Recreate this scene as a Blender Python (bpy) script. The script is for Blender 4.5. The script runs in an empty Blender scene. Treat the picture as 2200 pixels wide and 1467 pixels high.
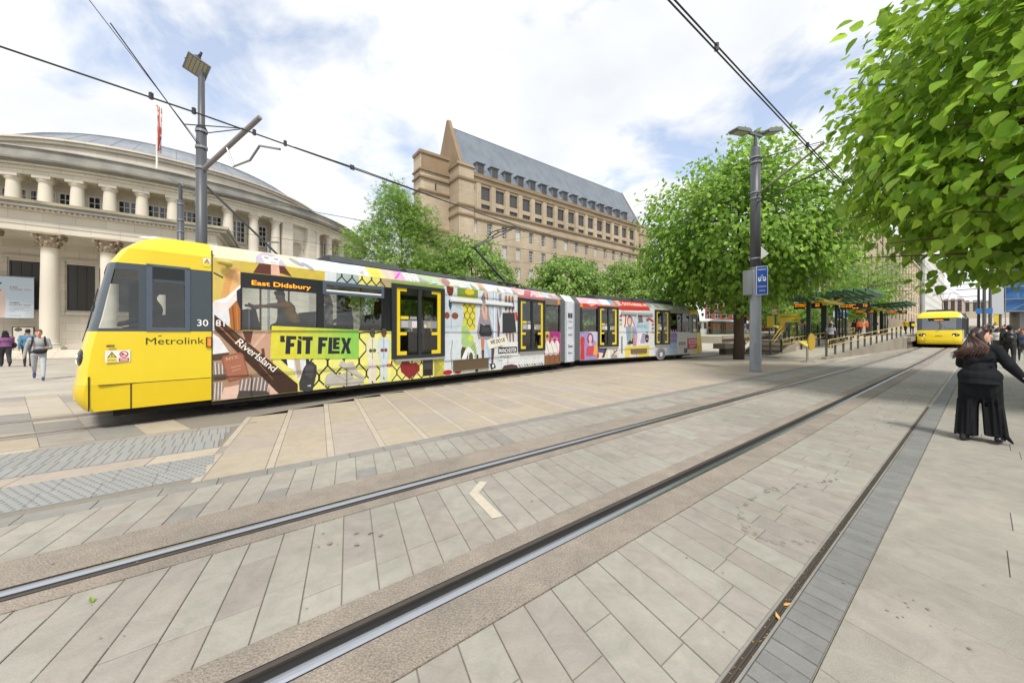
import bpy, math, random
import numpy as np
from mathutils import Vector, Matrix, Euler
random.seed(7); RNG = np.random.default_rng(7)
SC = bpy.context.scene
COL = SC.collection
R = math.radians
# ------------------------------------------------------------------ camera
cam_data = bpy.data.cameras.new('camera'); cam = bpy.data.objects.new('camera', cam_data); COL.objects.link(cam)
cam.location = (0, 0, 1.5); cam.rotation_euler = (R(90), 0, 0)
cam_data.sensor_width = 36; cam_data.lens = 36 * 780 / 2200
cam_data.shift_y = -17.5 / 2200
cam_data.clip_start = 0.05; cam_data.clip_end = 4000
SC.camera = cam
# ------------------------------------------------------------------ world: pale blue sky with broken white cloud
SUN_EL, SUN_AZ = R(54), R(172)       # azimuth clockwise from +Y
world = bpy.data.worlds.new('World'); SC.world = world; world.use_nodes = True
def build_world():
    nt = world.node_tree; N = nt.nodes; L = nt.links; N.clear()
    out = N.new('ShaderNodeOutputWorld')
    sky = N.new('ShaderNodeTexSky'); sky.sky_type = 'NISHITA'; sky.sun_disc = False
    sky.sun_elevation = SUN_EL; sky.sun_rotation = SUN_AZ; sky.air_density = 1.0; sky.dust_density = 0.6; sky.ozone_density = 2.0
    b1 = N.new('ShaderNodeBackground'); b1.inputs['Strength'].default_value = 0.15
    L.new(sky.outputs[0], b1.inputs['Color'])
    tc = N.new('ShaderNodeTexCoord'); sep = N.new('ShaderNodeSeparateXYZ'); L.new(tc.outputs['Generated'], sep.inputs[0])
    ad = N.new('ShaderNodeMath'); ad.operation = 'ADD'; ad.inputs[1].default_value = 0.22; L.new(sep.outputs['Z'], ad.inputs[0])
    mx = N.new('ShaderNodeMath'); mx.operation = 'MAXIMUM'; mx.inputs[1].default_value = 0.08; L.new(ad.outputs[0], mx.inputs[0])
    dx = N.new('ShaderNodeMath'); dx.operation = 'DIVIDE'; L.new(sep.outputs['X'], dx.inputs[0]); L.new(mx.outputs[0], dx.inputs[1])
    dy = N.new('ShaderNodeMath'); dy.operation = 'DIVIDE'; L.new(sep.outputs['Y'], dy.inputs[0]); L.new(mx.outputs[0], dy.inputs[1])
    cb = N.new('ShaderNodeCombineXYZ'); L.new(dx.outputs[0], cb.inputs[0]); L.new(dy.outputs[0], cb.inputs[1])
    cb.inputs[2].default_value = 9.3
    n1 = N.new('ShaderNodeTexNoise'); n1.inputs['Scale'].default_value = 2.3; n1.inputs['Detail'].default_value = 9
    n1.inputs['Roughness'].default_value = 0.56; n1.inputs['Distortion'].default_value = 0.35
    L.new(cb.outputs[0], n1.inputs['Vector'])
    r1 = N.new('ShaderNodeValToRGB'); r1.color_ramp.elements[0].position = 0.335; r1.color_ramp.elements[0].color = (0.38, 0.38, 0.38, 1)
    r1.color_ramp.elements[1].position = 0.47; r1.color_ramp.elements[1].color = (1, 1, 1, 1)
    L.new(n1.outputs['Fac'], r1.inputs[0])
    n2 = N.new('ShaderNodeTexNoise'); n2.inputs['Scale'].default_value = 1.9; n2.inputs['Detail'].default_value = 8
    n2.inputs['Roughness'].default_value = 0.5
    mp = N.new('ShaderNodeMapping'); mp.inputs['Location'].default_value = (4.2, 1.7, 0); L.new(cb.outputs[0], mp.inputs[0]); L.new(mp.outputs[0], n2.inputs['Vector'])
    r2 = N.new('ShaderNodeValToRGB'); r2.color_ramp.elements[0].position = 0.30; r2.color_ramp.elements[0].color = (0.54, 0.56, 0.59, 1)
    r2.color_ramp.elements[1].position = 0.62; r2.color_ramp.elements[1].color = (0.70, 0.705, 0.71, 1)
    L.new(n2.outputs['Fac'], r2.inputs[0])
    b2 = N.new('ShaderNodeBackground'); b2.inputs['Strength'].default_value = 1.0; L.new(r2.outputs[0], b2.inputs['Color'])
    ms = N.new('ShaderNodeMixShader'); L.new(r1.outputs[0], ms.inputs[0]); L.new(b1.outputs[0], ms.inputs[1]); L.new(b2.outputs[0], ms.inputs[2])
    L.new(ms.outputs[0], out.inputs[0])
build_world()
sd = bpy.data.lights.new('sun', 'SUN'); sd.energy = 2.5; sd.angle = R(12); sd.color = (1.0, 0.95, 0.87)
sun = bpy.data.objects.new('sun', sd); COL.objects.link(sun)
_sv = Vector((math.sin(SUN_AZ) * math.cos(SUN_EL), math.cos(SUN_AZ) * math.cos(SUN_EL), math.sin(SUN_EL)))
sun.rotation_euler = _sv.to_track_quat('Z', 'Y').to_euler(); sun.location = _sv * 60
vs = SC.view_settings; vs.view_transform = 'Standard'; vs.look = 'None'; vs.gamma = 1; vs.exposure = 0.72; vs.use_curve_mapping = False
SC.render.resolution_x = 1024; SC.render.resolution_y = 682
# ------------------------------------------------------------------ frames.  s runs along the tram street, t to the right of it
PHI = math.atan2(.611, .791); CS, SN = math.cos(PHI), math.sin(PHI)
def rise(s):
    if s < 20: return 0.0
    if s < 90: return .00026 * (s - 20) ** 2
    return .00026 * 4900 + .0364 * (s - 90)
def S(s, t, z=0.0, g=False):
    return Vector((s * CS + t * SN, s * SN - t * CS, z + (rise(s) if g else 0)))
def street(s=0, t=0, z=0, rot=0.0):        # matrix: local x along the street, local y to its left
    return Matrix.Translation(S(s, t, z)) @ Matrix.Rotation(PHI + rot, 4, 'Z')
# ------------------------------------------------------------------ materials
def lin(c):
    if isinstance(c, str):
        c = [int(c[i:i + 2], 16) / 255 for i in (1, 3, 5)]
    return tuple(x / 12.92 if x <= .04045 else ((x + .055) / 1.055) ** 2.4 for x in c)
_MC = {}
def mat(name, col, rough=.6, metal=0.0, var=.12, scale=3.0, rnd=0.0, bump=0.0, bscale=40.0, col2=None, spot=0.0, spec=.5, trans=0.0, emit=0.0, island=0.0, coat=0.0, streak=0.0, course=None, grime=0.0):
    if name in _MC: return _MC[name]
    m = bpy.data.materials.new(name); m.use_nodes = True; _MC[name] = m
    nt = m.node_tree; N = nt.nodes; L = nt.links; N.clear()
    out = N.new('ShaderNodeOutputMaterial'); b = N.new('ShaderNodeBsdfPrincipled')
    c = lin(col) if isinstance(col, str) else tuple(col)
    b.inputs['Roughness'].default_value = rough; b.inputs['Metallic'].default_value = metal
    b.inputs['Specular IOR Level'].default_value = spec
    if coat: b.inputs['Coat Weight'].default_value = coat; b.inputs['Coat Roughness'].default_value = .06
    geo = N.new('ShaderNodeNewGeometry')
    def val(v):
        n = N.new('ShaderNodeValue'); n.outputs[0].default_value = v; return n.outputs[0]
    def math_(op, a, bb):
        n = N.new('ShaderNodeMath'); n.operation = op
        for i, x in enumerate((a, bb)):
            if isinstance(x, (int, float)): n.inputs[i].default_value = x
            else: L.new(x, n.inputs[i])
        return n.outputs[0]
    nz = N.new('ShaderNodeTexNoise'); nz.inputs['Scale'].default_value = scale; nz.inputs['Detail'].default_value = 8; nz.inputs['Roughness'].default_value = .62
    vec = geo.outputs['Position']
    if streak:
        mp = N.new('ShaderNodeMapping'); mp.inputs['Scale'].default_value = (1, 1, streak); L.new(vec, mp.inputs[0]); vec = mp.outputs[0]
    L.new(vec, nz.inputs['Vector'])
    k = math_('MULTIPLY', math_('SUBTRACT', nz.outputs['Fac'], .5), 2.2 * var)
    if rnd:
        oi = N.new('ShaderNodeObjectInfo'); k = math_('ADD', k, math_('MULTIPLY', math_('SUBTRACT', oi.outputs['Random'], .5), 2 * rnd))
    if island:
        k = math_('ADD', k, math_('MULTIPLY', math_('SUBTRACT', geo.outputs['Random Per Island'], .5), 2 * island))
    fac = math_('ADD', k, 1.0)
    base = N.new('ShaderNodeRGB'); base.outputs[0].default_value = (*c, 1); bc = base.outputs[0]
    if col2 is not None:
        c2 = lin(col2) if isinstance(col2, str) else tuple(col2)
        n2 = N.new('ShaderNodeTexNoise'); n2.inputs['Scale'].default_value = scale * .45; n2.inputs['Detail'].default_value = 6
        L.new(vec, n2.inputs['Vector'])
        f2 = n2.outputs['Fac']
        if rnd or island:
            src = oi.outputs['Random'] if rnd else geo.outputs['Random Per Island']
            h = math_('FRACT', math_('MULTIPLY', src, 7.31), 0); f2 = math_('ADD', math_('MULTIPLY', f2, .45), math_('MULTIPLY', h, .6))
        rp = N.new('ShaderNodeValToRGB'); rp.color_ramp.elements[0].position = .38; rp.color_ramp.elements[1].position = .68; L.new(f2, rp.inputs[0])
        mxc = N.new('ShaderNodeMix'); mxc.data_type = 'RGBA'; L.new(rp.outputs[0], mxc.inputs[0]); L.new(bc, mxc.inputs[6]); mxc.inputs[7].default_value = (*c2, 1); bc = mxc.outputs[2]
    if spot:
        vs_ = N.new('ShaderNodeTexNoise'); vs_.inputs['Scale'].default_value = bscale; vs_.inputs['Detail'].default_value = 3; L.new(geo.outputs['Position'], vs_.inputs['Vector'])
        fac = math_('ADD', fac, math_('MULTIPLY', math_('SUBTRACT', vs_.outputs['Fac'], .5), spot * 2))
    if grime:       # worn, patchy dirt with a shape of its own
        g1 = N.new('ShaderNodeTexNoise'); g1.inputs['Scale'].default_value = 5.5; g1.inputs['Detail'].default_value = 12; g1.inputs['Roughness'].default_value = .72; g1.inputs['Distortion'].default_value = .6; L.new(geo.outputs['Position'], g1.inputs['Vector'])
        g2 = N.new('ShaderNodeTexNoise'); g2.inputs['Scale'].default_value = .55; g2.inputs['Detail'].default_value = 6; L.new(geo.outputs['Position'], g2.inputs['Vector'])
        mr = N.new('ShaderNodeMapRange'); mr.inputs['From Min'].default_value = .36; mr.inputs['From Max'].default_value = .62; mr.inputs['To Min'].default_value = 1 - grime; mr.inputs['To Max'].default_value = 1.03; L.new(g1.outputs['Fac'], mr.inputs[0])
        m2 = N.new('ShaderNodeMapRange'); m2.inputs['From Min'].default_value = .35; m2.inputs['From Max'].default_value = .6; m2.inputs['To Min'].default_value = 1 - grime * .8; m2.inputs['To Max'].default_value = 1.02; L.new(g2.outputs['Fac'], m2.inputs[0])
        fac = math_('MULTIPLY', fac, math_('MULTIPLY', mr.outputs[0], m2.outputs[0]))
    if course:      # faint stone coursing on far walls
        sp = N.new('ShaderNodeSeparateXYZ'); L.new(geo.outputs['Position'], sp.inputs[0]); cx = math_('ADD', math_('MULTIPLY', sp.outputs[0], .792), math_('MULTIPLY', sp.outputs[1], .611)); cc = N.new('ShaderNodeCombineXYZ'); L.new(cx, cc.inputs[0]); L.new(sp.outputs[2], cc.inputs[1])
        bt = N.new('ShaderNodeTexBrick'); L.new(cc.outputs[0], bt.inputs['Vector']); bt.inputs['Scale'].default_value = 1; bt.inputs['Brick Width'].default_value = course[0]; bt.inputs['Row Height'].default_value = course[1]; bt.inputs['Mortar Size'].default_value = .02
        for i_, v_ in (('Color1', 1.04), ('Color2', .93), ('Mortar', course[2])): bt.inputs[i_].default_value = (v_, v_, v_, 1)
        fac = math_('MULTIPLY', fac, bt.outputs['Color'])
    vm = N.new('ShaderNodeVectorMath'); vm.operation = 'SCALE'; L.new(bc, vm.inputs[0]); L.new(fac, vm.inputs['Scale'])
    L.new(vm.outputs[0], b.inputs['Base Color'])
    if emit:
        L.new(bc, b.inputs['Emission Color']); b.inputs['Emission Strength'].default_value = emit
    if bump:
        bn = N.new('ShaderNodeTexNoise'); bn.inputs['Scale'].default_value = bscale; bn.inputs['Detail'].default_value = 6; L.new(geo.outputs['Position'], bn.inputs['Vector'])
        bp = N.new('ShaderNodeBump'); bp.inputs['Strength'].default_value = bump; bp.inputs['Distance'].default_value = .01; L.new(bn.outputs['Fac'], bp.inputs['Height']); L.new(bp.outputs[0], b.inputs['Normal'])
    if trans:
        tr = N.new('ShaderNodeBsdfTranslucent'); L.new(vm.outputs[0], tr.inputs['Color']); mx = N.new('ShaderNodeMixShader'); mx.inputs[0].default_value = trans
        L.new(b.outputs[0], mx.inputs[1]); L.new(tr.outputs[0], mx.inputs[2]); L.new(mx.outputs[0], out.inputs[0])
    else: L.new(b.outputs[0], out.inputs[0])
    return m
def glass(name, tint, refl=.1):
    if name in _MC: return _MC[name]
    m = bpy.data.materials.new(name); m.use_nodes = True; _MC[name] = m; nt = m.node_tree; N = nt.nodes; L = nt.links; N.clear()
    out = N.new('ShaderNodeOutputMaterial'); tr = N.new('ShaderNodeBsdfTransparent'); tr.inputs[0].default_value = (*tint, 1)
    gl = N.new('ShaderNodeBsdfGlossy'); gl.inputs['Roughness'].default_value = .02
    fr = N.new('ShaderNodeFresnel'); fr.inputs[0].default_value = 1.5
    ad = N.new('ShaderNodeMath'); ad.operation = 'ADD'; ad.inputs[1].default_value = refl; L.new(fr.outputs[0], ad.inputs[0])
    mx = N.new('ShaderNodeMixShader'); L.new(ad.outputs[0], mx.inputs[0]); L.new(tr.outputs[0], mx.inputs[1]); L.new(gl.outputs[0], mx.inputs[2]); L.new(mx.outputs[0], out.inputs[0])
    return m
def vinyl(c):
    c = c.lower(); return mat('vinyl ' + c, c, rough=.28, var=.2, scale=7, spec=.4)
def plain(c, rough=.6):
    return mat('paint %s %.2f' % (c, rough), c, rough=rough, var=.08, scale=6)
# ------------------------------------------------------------------ mesh builder
def props(o, label=None, cat=None, group=None, kind=None):
    if label: o['label'] = label
    if cat: o['category'] = cat
    if group: o['group'] = group
    if kind: o['kind'] = kind
    return o
def link(name, me, parent=None):
    o = bpy.data.objects.new(name, me); COL.objects.link(o)
    if parent is not None: o.parent = parent
    return o
def thing(name, M, label, cat, group=None):
    o = bpy.data.objects.new(name, None); COL.objects.link(o); o.empty_display_size = .2
    o.matrix_world = M if isinstance(M, Matrix) else Matrix.Translation(Vector(M))
    return props(o, label, cat, group)
def copy_tree(o, M=None, parent=None, label=None):
    c = o.copy(); COL.objects.link(c)
    if parent is not None: c.parent = parent
    if M is not None: c.matrix_world = M
    if label: c['label'] = label
    for ch in list(o.children): copy_tree(ch, None, c)
    return c
class MB:
    def __init__(s, M=None): s.v = []; s.f = []; s.mi = []; s.M = M
    def add(s, vs, fs, mi=0, M=None):
        o = len(s.v); T = s.M if M is None else (M if s.M is None else s.M @ M)
        s.v += [tuple(T @ Vector(v)) for v in vs] if T is not None else [tuple(v) for v in vs]
        s.f += [tuple(i + o for i in f) for f in fs]; s.mi += [mi] * len(fs); return s
    def box(s, x0, x1, y0, y1, z0, z1, mi=0, M=None):
        return s.add([(x0, y0, z0), (x1, y0, z0), (x1, y1, z0), (x0, y1, z0), (x0, y0, z1), (x1, y0, z1), (x1, y1, z1), (x0, y1, z1)],
                     [(0, 3, 2, 1), (4, 5, 6, 7), (0, 1, 5, 4), (1, 2, 6, 5), (2, 3, 7, 6), (3, 0, 4, 7)], mi, M)
    def cbox(s, c, d, mi=0, M=None):
        return s.box(c[0] - d[0] / 2, c[0] + d[0] / 2, c[1] - d[1] / 2, c[1] + d[1] / 2, c[2] - d[2] / 2, c[2] + d[2] / 2, mi, M)
    def prism(s, poly, z0, z1, mi=0, M=None):      # poly in xy, extruded in z
        n = len(poly); v = [(p[0], p[1], z0) for p in poly] + [(p[0], p[1], z1) for p in poly]
        return s.add(v, [tuple(range(n))[::-1], tuple(range(n, 2 * n))] + [(i, (i + 1) % n, n + (i + 1) % n, n + i) for i in range(n)], mi, M)
    def prism_y(s, poly, y0, y1, mi=0, M=None):    # poly in xz, extruded in y
        n = len(poly); v = [(p[0], y0, p[1]) for p in poly] + [(p[0], y1, p[1]) for p in poly]
        return s.add(v, [tuple(range(n)), tuple(range(n, 2 * n))[::-1]] + [(i, n + i, n + (i + 1) % n, (i + 1) % n) for i in range(n)], mi, M)
    def prism_x(s, poly, x0, x1, mi=0, M=None):    # poly in yz, extruded in x
        n = len(poly); v = [(x0, p[0], p[1]) for p in poly] + [(x1, p[0], p[1]) for p in poly]
        return s.add(v, [tuple(range(n))[::-1], tuple(range(n, 2 * n))] + [(i, (i + 1) % n, n + (i + 1) % n, n + i) for i in range(n)], mi, M)
    def tube(s, pts, r, n=8, mi=0, cap=True, M=None):
        pts = [Vector(p) for p in pts]; k = len(pts); rr = r if isinstance(r, (list, tuple)) else [r] * k
        vs = []; up = None
        for i, p in enumerate(pts):
            d = (pts[min(i + 1, k - 1)] - pts[max(i - 1, 0)]).normalized()
            if up is None:
                up = Vector((0, 0, 1)) if abs(d.z) < .9 else Vector((1, 0, 0))
            a = d.cross(up).normalized(); b = a.cross(d).normalized(); up = b
            for j in range(n):
                w = 2 * math.pi * j / n; vs.append(p + (a * math.cos(w) + b * math.sin(w)) * rr[i])
        fs = [(i * n + j, i * n + (j + 1) % n, (i + 1) * n + (j + 1) % n, (i + 1) * n + j) for i in range(k - 1) for j in range(n)]
        if cap: fs += [tuple(range(n))[::-1], tuple(range((k - 1) * n, k * n))]
        return s.add(vs, fs, mi, M)
    def lathe(s, prof, n=24, c=(0, 0, 0), mi=0, a0=0.0, a1=2 * math.pi, M=None):
        full = abs(a1 - a0 - 2 * math.pi) < 1e-6; m = n if full else n + 1; vs = []
        for r, z in prof:
            for j in range(m):
                w = a0 + (a1 - a0) * j / n; vs.append((c[0] + r * math.cos(w), c[1] + r * math.sin(w), c[2] + z))
        fs = []
        for i in range(len(prof) - 1):
            for j in range(n):
                j2 = (j + 1) % m; fs.append((i * m + j, i * m + j2, (i + 1) * m + j2, (i + 1) * m + j))
        return s.add(vs, fs, mi, M)
    def ball(s, c, r, n=10, k=6, mi=0, M=None):
        r = (r, r, r) if isinstance(r, (int, float)) else r
        vs = [(c[0] + r[0] * math.sin(math.pi * i / k) * math.cos(2 * math.pi * j / n), c[1] + r[1] * math.sin(math.pi * i / k) * math.sin(2 * math.pi * j / n), c[2] + r[2] * math.cos(math.pi * i / k)) for i in range(k + 1) for j in range(n)]
        return s.add(vs, [(i * n + j, (i + 1) * n + j, (i + 1) * n + (j + 1) % n, i * n + (j + 1) % n) for i in range(k) for j in range(n)], mi, M)
    def compact(s):
        u = sorted({i for f in s.f for i in f}); ix = {a: b for b, a in enumerate(u)}; s.v = [s.v[i] for i in u]; s.f = [tuple(ix[i] for i in f) for f in s.f]; return s
    def mesh(s, name, mats, smooth=False):
        me = bpy.data.meshes.new(name); me.from_pydata(s.v, [], s.f)
        for m in (mats if isinstance(mats, (list, tuple)) else [mats]): me.materials.append(m)
        if s.mi: me.polygons.foreach_set('material_index', s.mi)
        if smooth: me.polygons.foreach_set('use_smooth', [True] * len(me.polygons))
        me.update(); return me
    def build(s, name, mats, parent=None, smooth=False, label=None, cat=None, group=None, kind=None):
        return props(link(name, s.mesh(name, mats, smooth), parent), label, cat, group, kind)
def autosmooth(o, ang=40):
    me = o.data; me.polygons.foreach_set('use_smooth', [True] * len(me.polygons)); me.set_sharp_from_angle(angle=R(ang)); return o
def bevel(o, w=.01, seg=2):
    m = o.modifiers.new('bevel', 'BEVEL'); m.width = w; m.segments = seg; m.limit_method = 'ANGLE'; m.angle_limit = R(40); return o
_TXT = {}
def text2d(body, size=1.0, bold=0.0, shear=0.0, space=1.0):
    key = (body, bold, shear, space)
    if key not in _TXT:
        cu = bpy.data.curves.new('txt', 'FONT'); cu.body = body; cu.size = 1.0; cu.offset = bold; cu.shear = shear; cu.space_character = space; cu.resolution_u = 3
        ob = bpy.data.objects.new('txt', cu); COL.objects.link(ob)
        dg = bpy.context.evaluated_depsgraph_get(); me = bpy.data.meshes.new_from_object(ob.evaluated_get(dg))
        _TXT[key] = ([(v.co.x, v.co.y) for v in me.vertices], [tuple(p.vertices) for p in me.polygons])
        bpy.data.objects.remove(ob); bpy.data.curves.remove(cu); bpy.data.meshes.remove(me)
    vs, fs = _TXT[key]; return [(x * size, y * size) for x, y in vs], fs
class Print:
    """flat print on a plane: 2-D shapes (u right, w up) laid in thin layers; conv maps (u, w, offset) to 3-D"""
    def __init__(s, conv, o0=.003, step=.00025): s.sh = []; s.conv = conv; s.o = o0; s.step = step
    def _add(s, pts, fs, c):
        us = [q[0] for q in pts]; ws = [q[1] for q in pts]; s.sh.append(((min(us), max(us), min(ws), max(ws)), [s.conv(u, w, s.o) for u, w in pts], fs, c))
    def poly(s, pts, c): s._add(pts, [tuple(range(len(pts)))], c); s.o += s.step; return s
    def rect(s, u0, u1, w0, w1, c): return s.poly([(u0, w0), (u1, w0), (u1, w1), (u0, w1)], c)
    def ell(s, cu, cw, ru, rw, c, n=18, rot=0.0):
        a = math.cos(rot), math.sin(rot)
        return s.poly([(cu + ru * math.cos(q) * a[0] - rw * math.sin(q) * a[1], cw + ru * math.cos(q) * a[1] + rw * math.sin(q) * a[0]) for q in [2 * math.pi * i / n for i in range(n)]], c)
    def line(s, pts, wd, c):
        for (a, b), (d, e) in zip(pts[:-1], pts[1:]):
            q = math.hypot(d - a, e - b) or 1; nx, ny = -(e - b) / q * wd / 2, (d - a) / q * wd / 2
            s._add([(a + nx, b + ny), (a - nx, b - ny), (d - nx, e - ny), (d + nx, e + ny)], [(0, 1, 2, 3)], c)
        s.o += s.step; return s
    def text(s, body, u, w, size, c, rot=0.0, bold=0.0, width=None, shear=0.0, align='l', space=1.0):
        vs, fs = text2d(body, size, min(bold, .009), shear, space); x0 = min(v[0] for v in vs); x1 = max(v[0] for v in vs)
        k = (width / (x1 - x0)) if width else 1.0; off = -x0 if align == 'l' else -(x0 + x1) / 2
        a, b = math.cos(rot), math.sin(rot)
        for d in ((-1, 0, 1) if bold > .009 else (0,)):
            e = d * (bold - .004) * size * .8; s._add([(u + e * a + (x + off) * k * a - y * b, w + e * b + (x + off) * k * b + y * a) for x, y in vs], fs, c); s.o += .00008
        s.o += s.step; return s
    def build(s, name, parent=None, label=None, split=True):
        n = len(s.sh); gr = list(range(n))
        def find(i):
            while gr[i] != i: gr[i] = gr[gr[i]]; i = gr[i]
            return i
        if split:
            for i in range(n):
                a = s.sh[i][0]
                for j in range(i):
                    b = s.sh[j][0]
                    if a[0] <= b[1] + .004 and b[0] <= a[1] + .004 and a[2] <= b[3] + .004 and b[2] <= a[3] + .004: gr[find(i)] = find(j)
        out = {}; first = None
        for i in range(n): out.setdefault(find(i) if split else 0, []).append(s.sh[i])
        for g in sorted(out.values(), key=lambda q: -len(q)):
            mb = MB(); mats = []; ix = {}
            for _, v, f, c in g:
                if c not in ix: ix[c] = len(mats); mats.append(vinyl(c) if isinstance(c, str) else c)
                mb.add(v, f, ix[c])
            o = mb.build(name, mats, parent, label=label if first is None else None); first = first or o
        return first
# ================================================================== GROUND
def paving_material(name, c1, c2, mortar, bw, bh, skew=.24):
    m = bpy.data.materials.new(name); m.use_nodes = True; nt = m.node_tree; N = nt.nodes; L = nt.links
    b = N['Principled BSDF']; b.inputs['Roughness'].default_value = .7
    geo = N.new('ShaderNodeTexCoord')
    br = N.new('ShaderNodeTexBrick'); br.inputs['Color1'].default_value = (*lin(c1), 1); br.inputs['Color2'].default_value = (*lin(c2), 1); br.inputs['Mortar'].default_value = (*lin(mortar), 1)
    br.inputs['Scale'].default_value = 1; br.inputs['Mortar Size'].default_value = .008; br.inputs['Brick Width'].default_value = bw; br.inputs['Row Height'].default_value = bh
    L.new(geo.outputs['Object'], br.inputs['Vector'])
    nz = N.new('ShaderNodeTexNoise'); nz.inputs['Scale'].default_value = .8; nz.inputs['Detail'].default_value = 9; L.new(geo.outputs['Object'], nz.inputs['Vector'])
    rp = N.new('ShaderNodeMapRange'); rp.inputs['From Min'].default_value = .25; rp.inputs['From Max'].default_value = .75; rp.inputs['To Min'].default_value = .82; rp.inputs['To Max'].default_value = 1.15; L.new(nz.outputs['Fac'], rp.inputs[0])
    vm = N.new('ShaderNodeVectorMath'); vm.operation = 'SCALE'; L.new(br.outputs['Color'], vm.inputs[0]); L.new(rp.outputs[0], vm.inputs['Scale']); L.new(vm.outputs[0], b.inputs['Base Color'])
    return m
M_GROUND = paving_material('plaza paving far', '#a9a296', '#a0998d', '#8c857b', .9, .45)
M_BED = mat('joint bedding', '#7a746a', rough=.9, var=.3, scale=30)
M_SLAB = mat('york stone slab', '#969389', grime=.17, rough=.72, var=.14, scale=1.7, rnd=.032, col2='#938d84', spot=.05, bump=.25, bscale=70, island=.04)
M_SLABP = mat('pink grey slab', '#928c84', grime=.17, rough=.72, var=.14, scale=2.2, rnd=.04, spot=.05, bump=.25, bscale=70)
M_SLABR = mat('grey pavement slab', '#928e84', grime=.16, rough=.78, var=.10, scale=1.6, rnd=.03, spot=.16, bump=.4, bscale=160, island=.03)
M_BEIGE = mat('beige plaza slab', '#a39886', grime=.10, rough=.72, var=.08, scale=1.8, rnd=.04, col2='#a0958a', spot=.05, bump=.2, bscale=80, island=.03)
M_PALE = mat('pale strip stone', '#aba192', grime=.10, rough=.7, var=.07, scale=3, rnd=.03, bump=.2, bscale=80)
M_GREYB = mat('grey granite block', '#82807b', grime=.14, rough=.7, var=.10, scale=4, rnd=.05, spot=.06, bump=.3, bscale=90, island=.05)
M_DARKB = mat('charcoal granite block', '#777775', grime=.16, rough=.66, var=.12, scale=3, rnd=.07, spot=.06, bump=.3, bscale=90, island=.05)
M_TACTD = mat('worn blister tops', '#6f7071', rough=.7, var=.1)
M_TACT = mat('tactile paving', '#8a8b89', rough=.7, var=.10, scale=5, rnd=.04, spot=.06, bump=.2, bscale=90)
M_AGG = mat('exposed aggregate', '#877f75', grime=.16, rough=.85, var=.14, scale=3.5, spot=.7, bump=1.0, bscale=90, col2='#958a7e')
M_RAIL = mat('polished rail steel', '#b9bcc2', rough=.3, metal=1.0, var=.08, scale=20, streak=1)
M_RAILD = mat('dull rail steel', '#5d5650', rough=.5, metal=.7, var=.2, scale=20)
M_BLACK = mat('black rubber', '#141414', rough=.7, var=.2)
M_WET = mat('dark stain', '#807a70', rough=.6, var=.2, scale=12)

def ground():
    ss = [-400, -120, -60, -30, -15, -8, 0, 8, 16, 20] + [20 + 5 * i for i in range(1, 15)] + [110, 150, 220, 400, 900, 2500]
    ts = [-1500, -400, -150, -90, -60, -40, -25, -15, -8, 0, 8, 15, 30, 80, 200, 1500]
    mb = MB(); vs = [(s, -t, rise(s) - .016) for s in ss for t in ts]; n = len(ts)
    mb.add(vs, [(i * n + j, i * n + j + 1, (i + 1) * n + j + 1, (i + 1) * n + j) for i in range(len(ss) - 1) for j in range(n - 1)])
    o = mb.build('ground', M_GROUND, kind='structure'); o.matrix_world = Matrix.Rotation(PHI, 4, 'Z')
    return o
ground()
def bedding(name, s0, s1, t0, t1, label=None, m=None, te=None):
    n = max(2, int((s1 - s0) / 2.5)); mb = MB(); vs = []
    for i in range(n + 1):
        s = s0 + (s1 - s0) * i / n
        a = t0 if te is None else te(s)
        vs += [S(s, a, -.009, True), S(s, t1, -.009, True)]
    mb.add(vs, [(2 * i, 2 * i + 1, 2 * i + 3, 2 * i + 2) for i in range(n)])
    return mb.build(name, m or M_BED, kind='structure', label=label)
def slab_geo(mb, q, top, gap=.0025, mi=0):
    """q: four (s,t) corners; a slab standing 10 mm out of its bedding with worn arrises"""
    c = (sum(p[0] for p in q) / 4, sum(p[1] for p in q) / 4)
    e1 = ((q[1][0] - q[0][0]), (q[1][1] - q[0][1])); e2 = ((q[3][0] - q[0][0]), (q[3][1] - q[0][1])); l1, l2 = math.hypot(*e1), math.hypot(*e2)
    def ring(d, z):
        a, b = .5 - min(d / l1, .2), .5 - min(d / l2, .2); return [S(c[0] + e1[0] * a * i + e2[0] * b * j, c[1] + e1[1] * a * i + e2[1] * b * j, z, True) for i, j in ((-1, -1), (1, -1), (1, 1), (-1, 1))]
    base = ring(gap, -.0095); mid = ring(gap + random.uniform(0, .0008), top - .003); up = ring(gap + .003, top)
    mb.add(base + mid + up, [(8, 9, 10, 11)] + [(i, (i + 1) % 4, 4 + (i + 1) % 4, 4 + i) for i in range(4)] + [(4 + i, 4 + (i + 1) % 4, 8 + (i + 1) % 4, 8 + i) for i in range(4)], mi)
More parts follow.
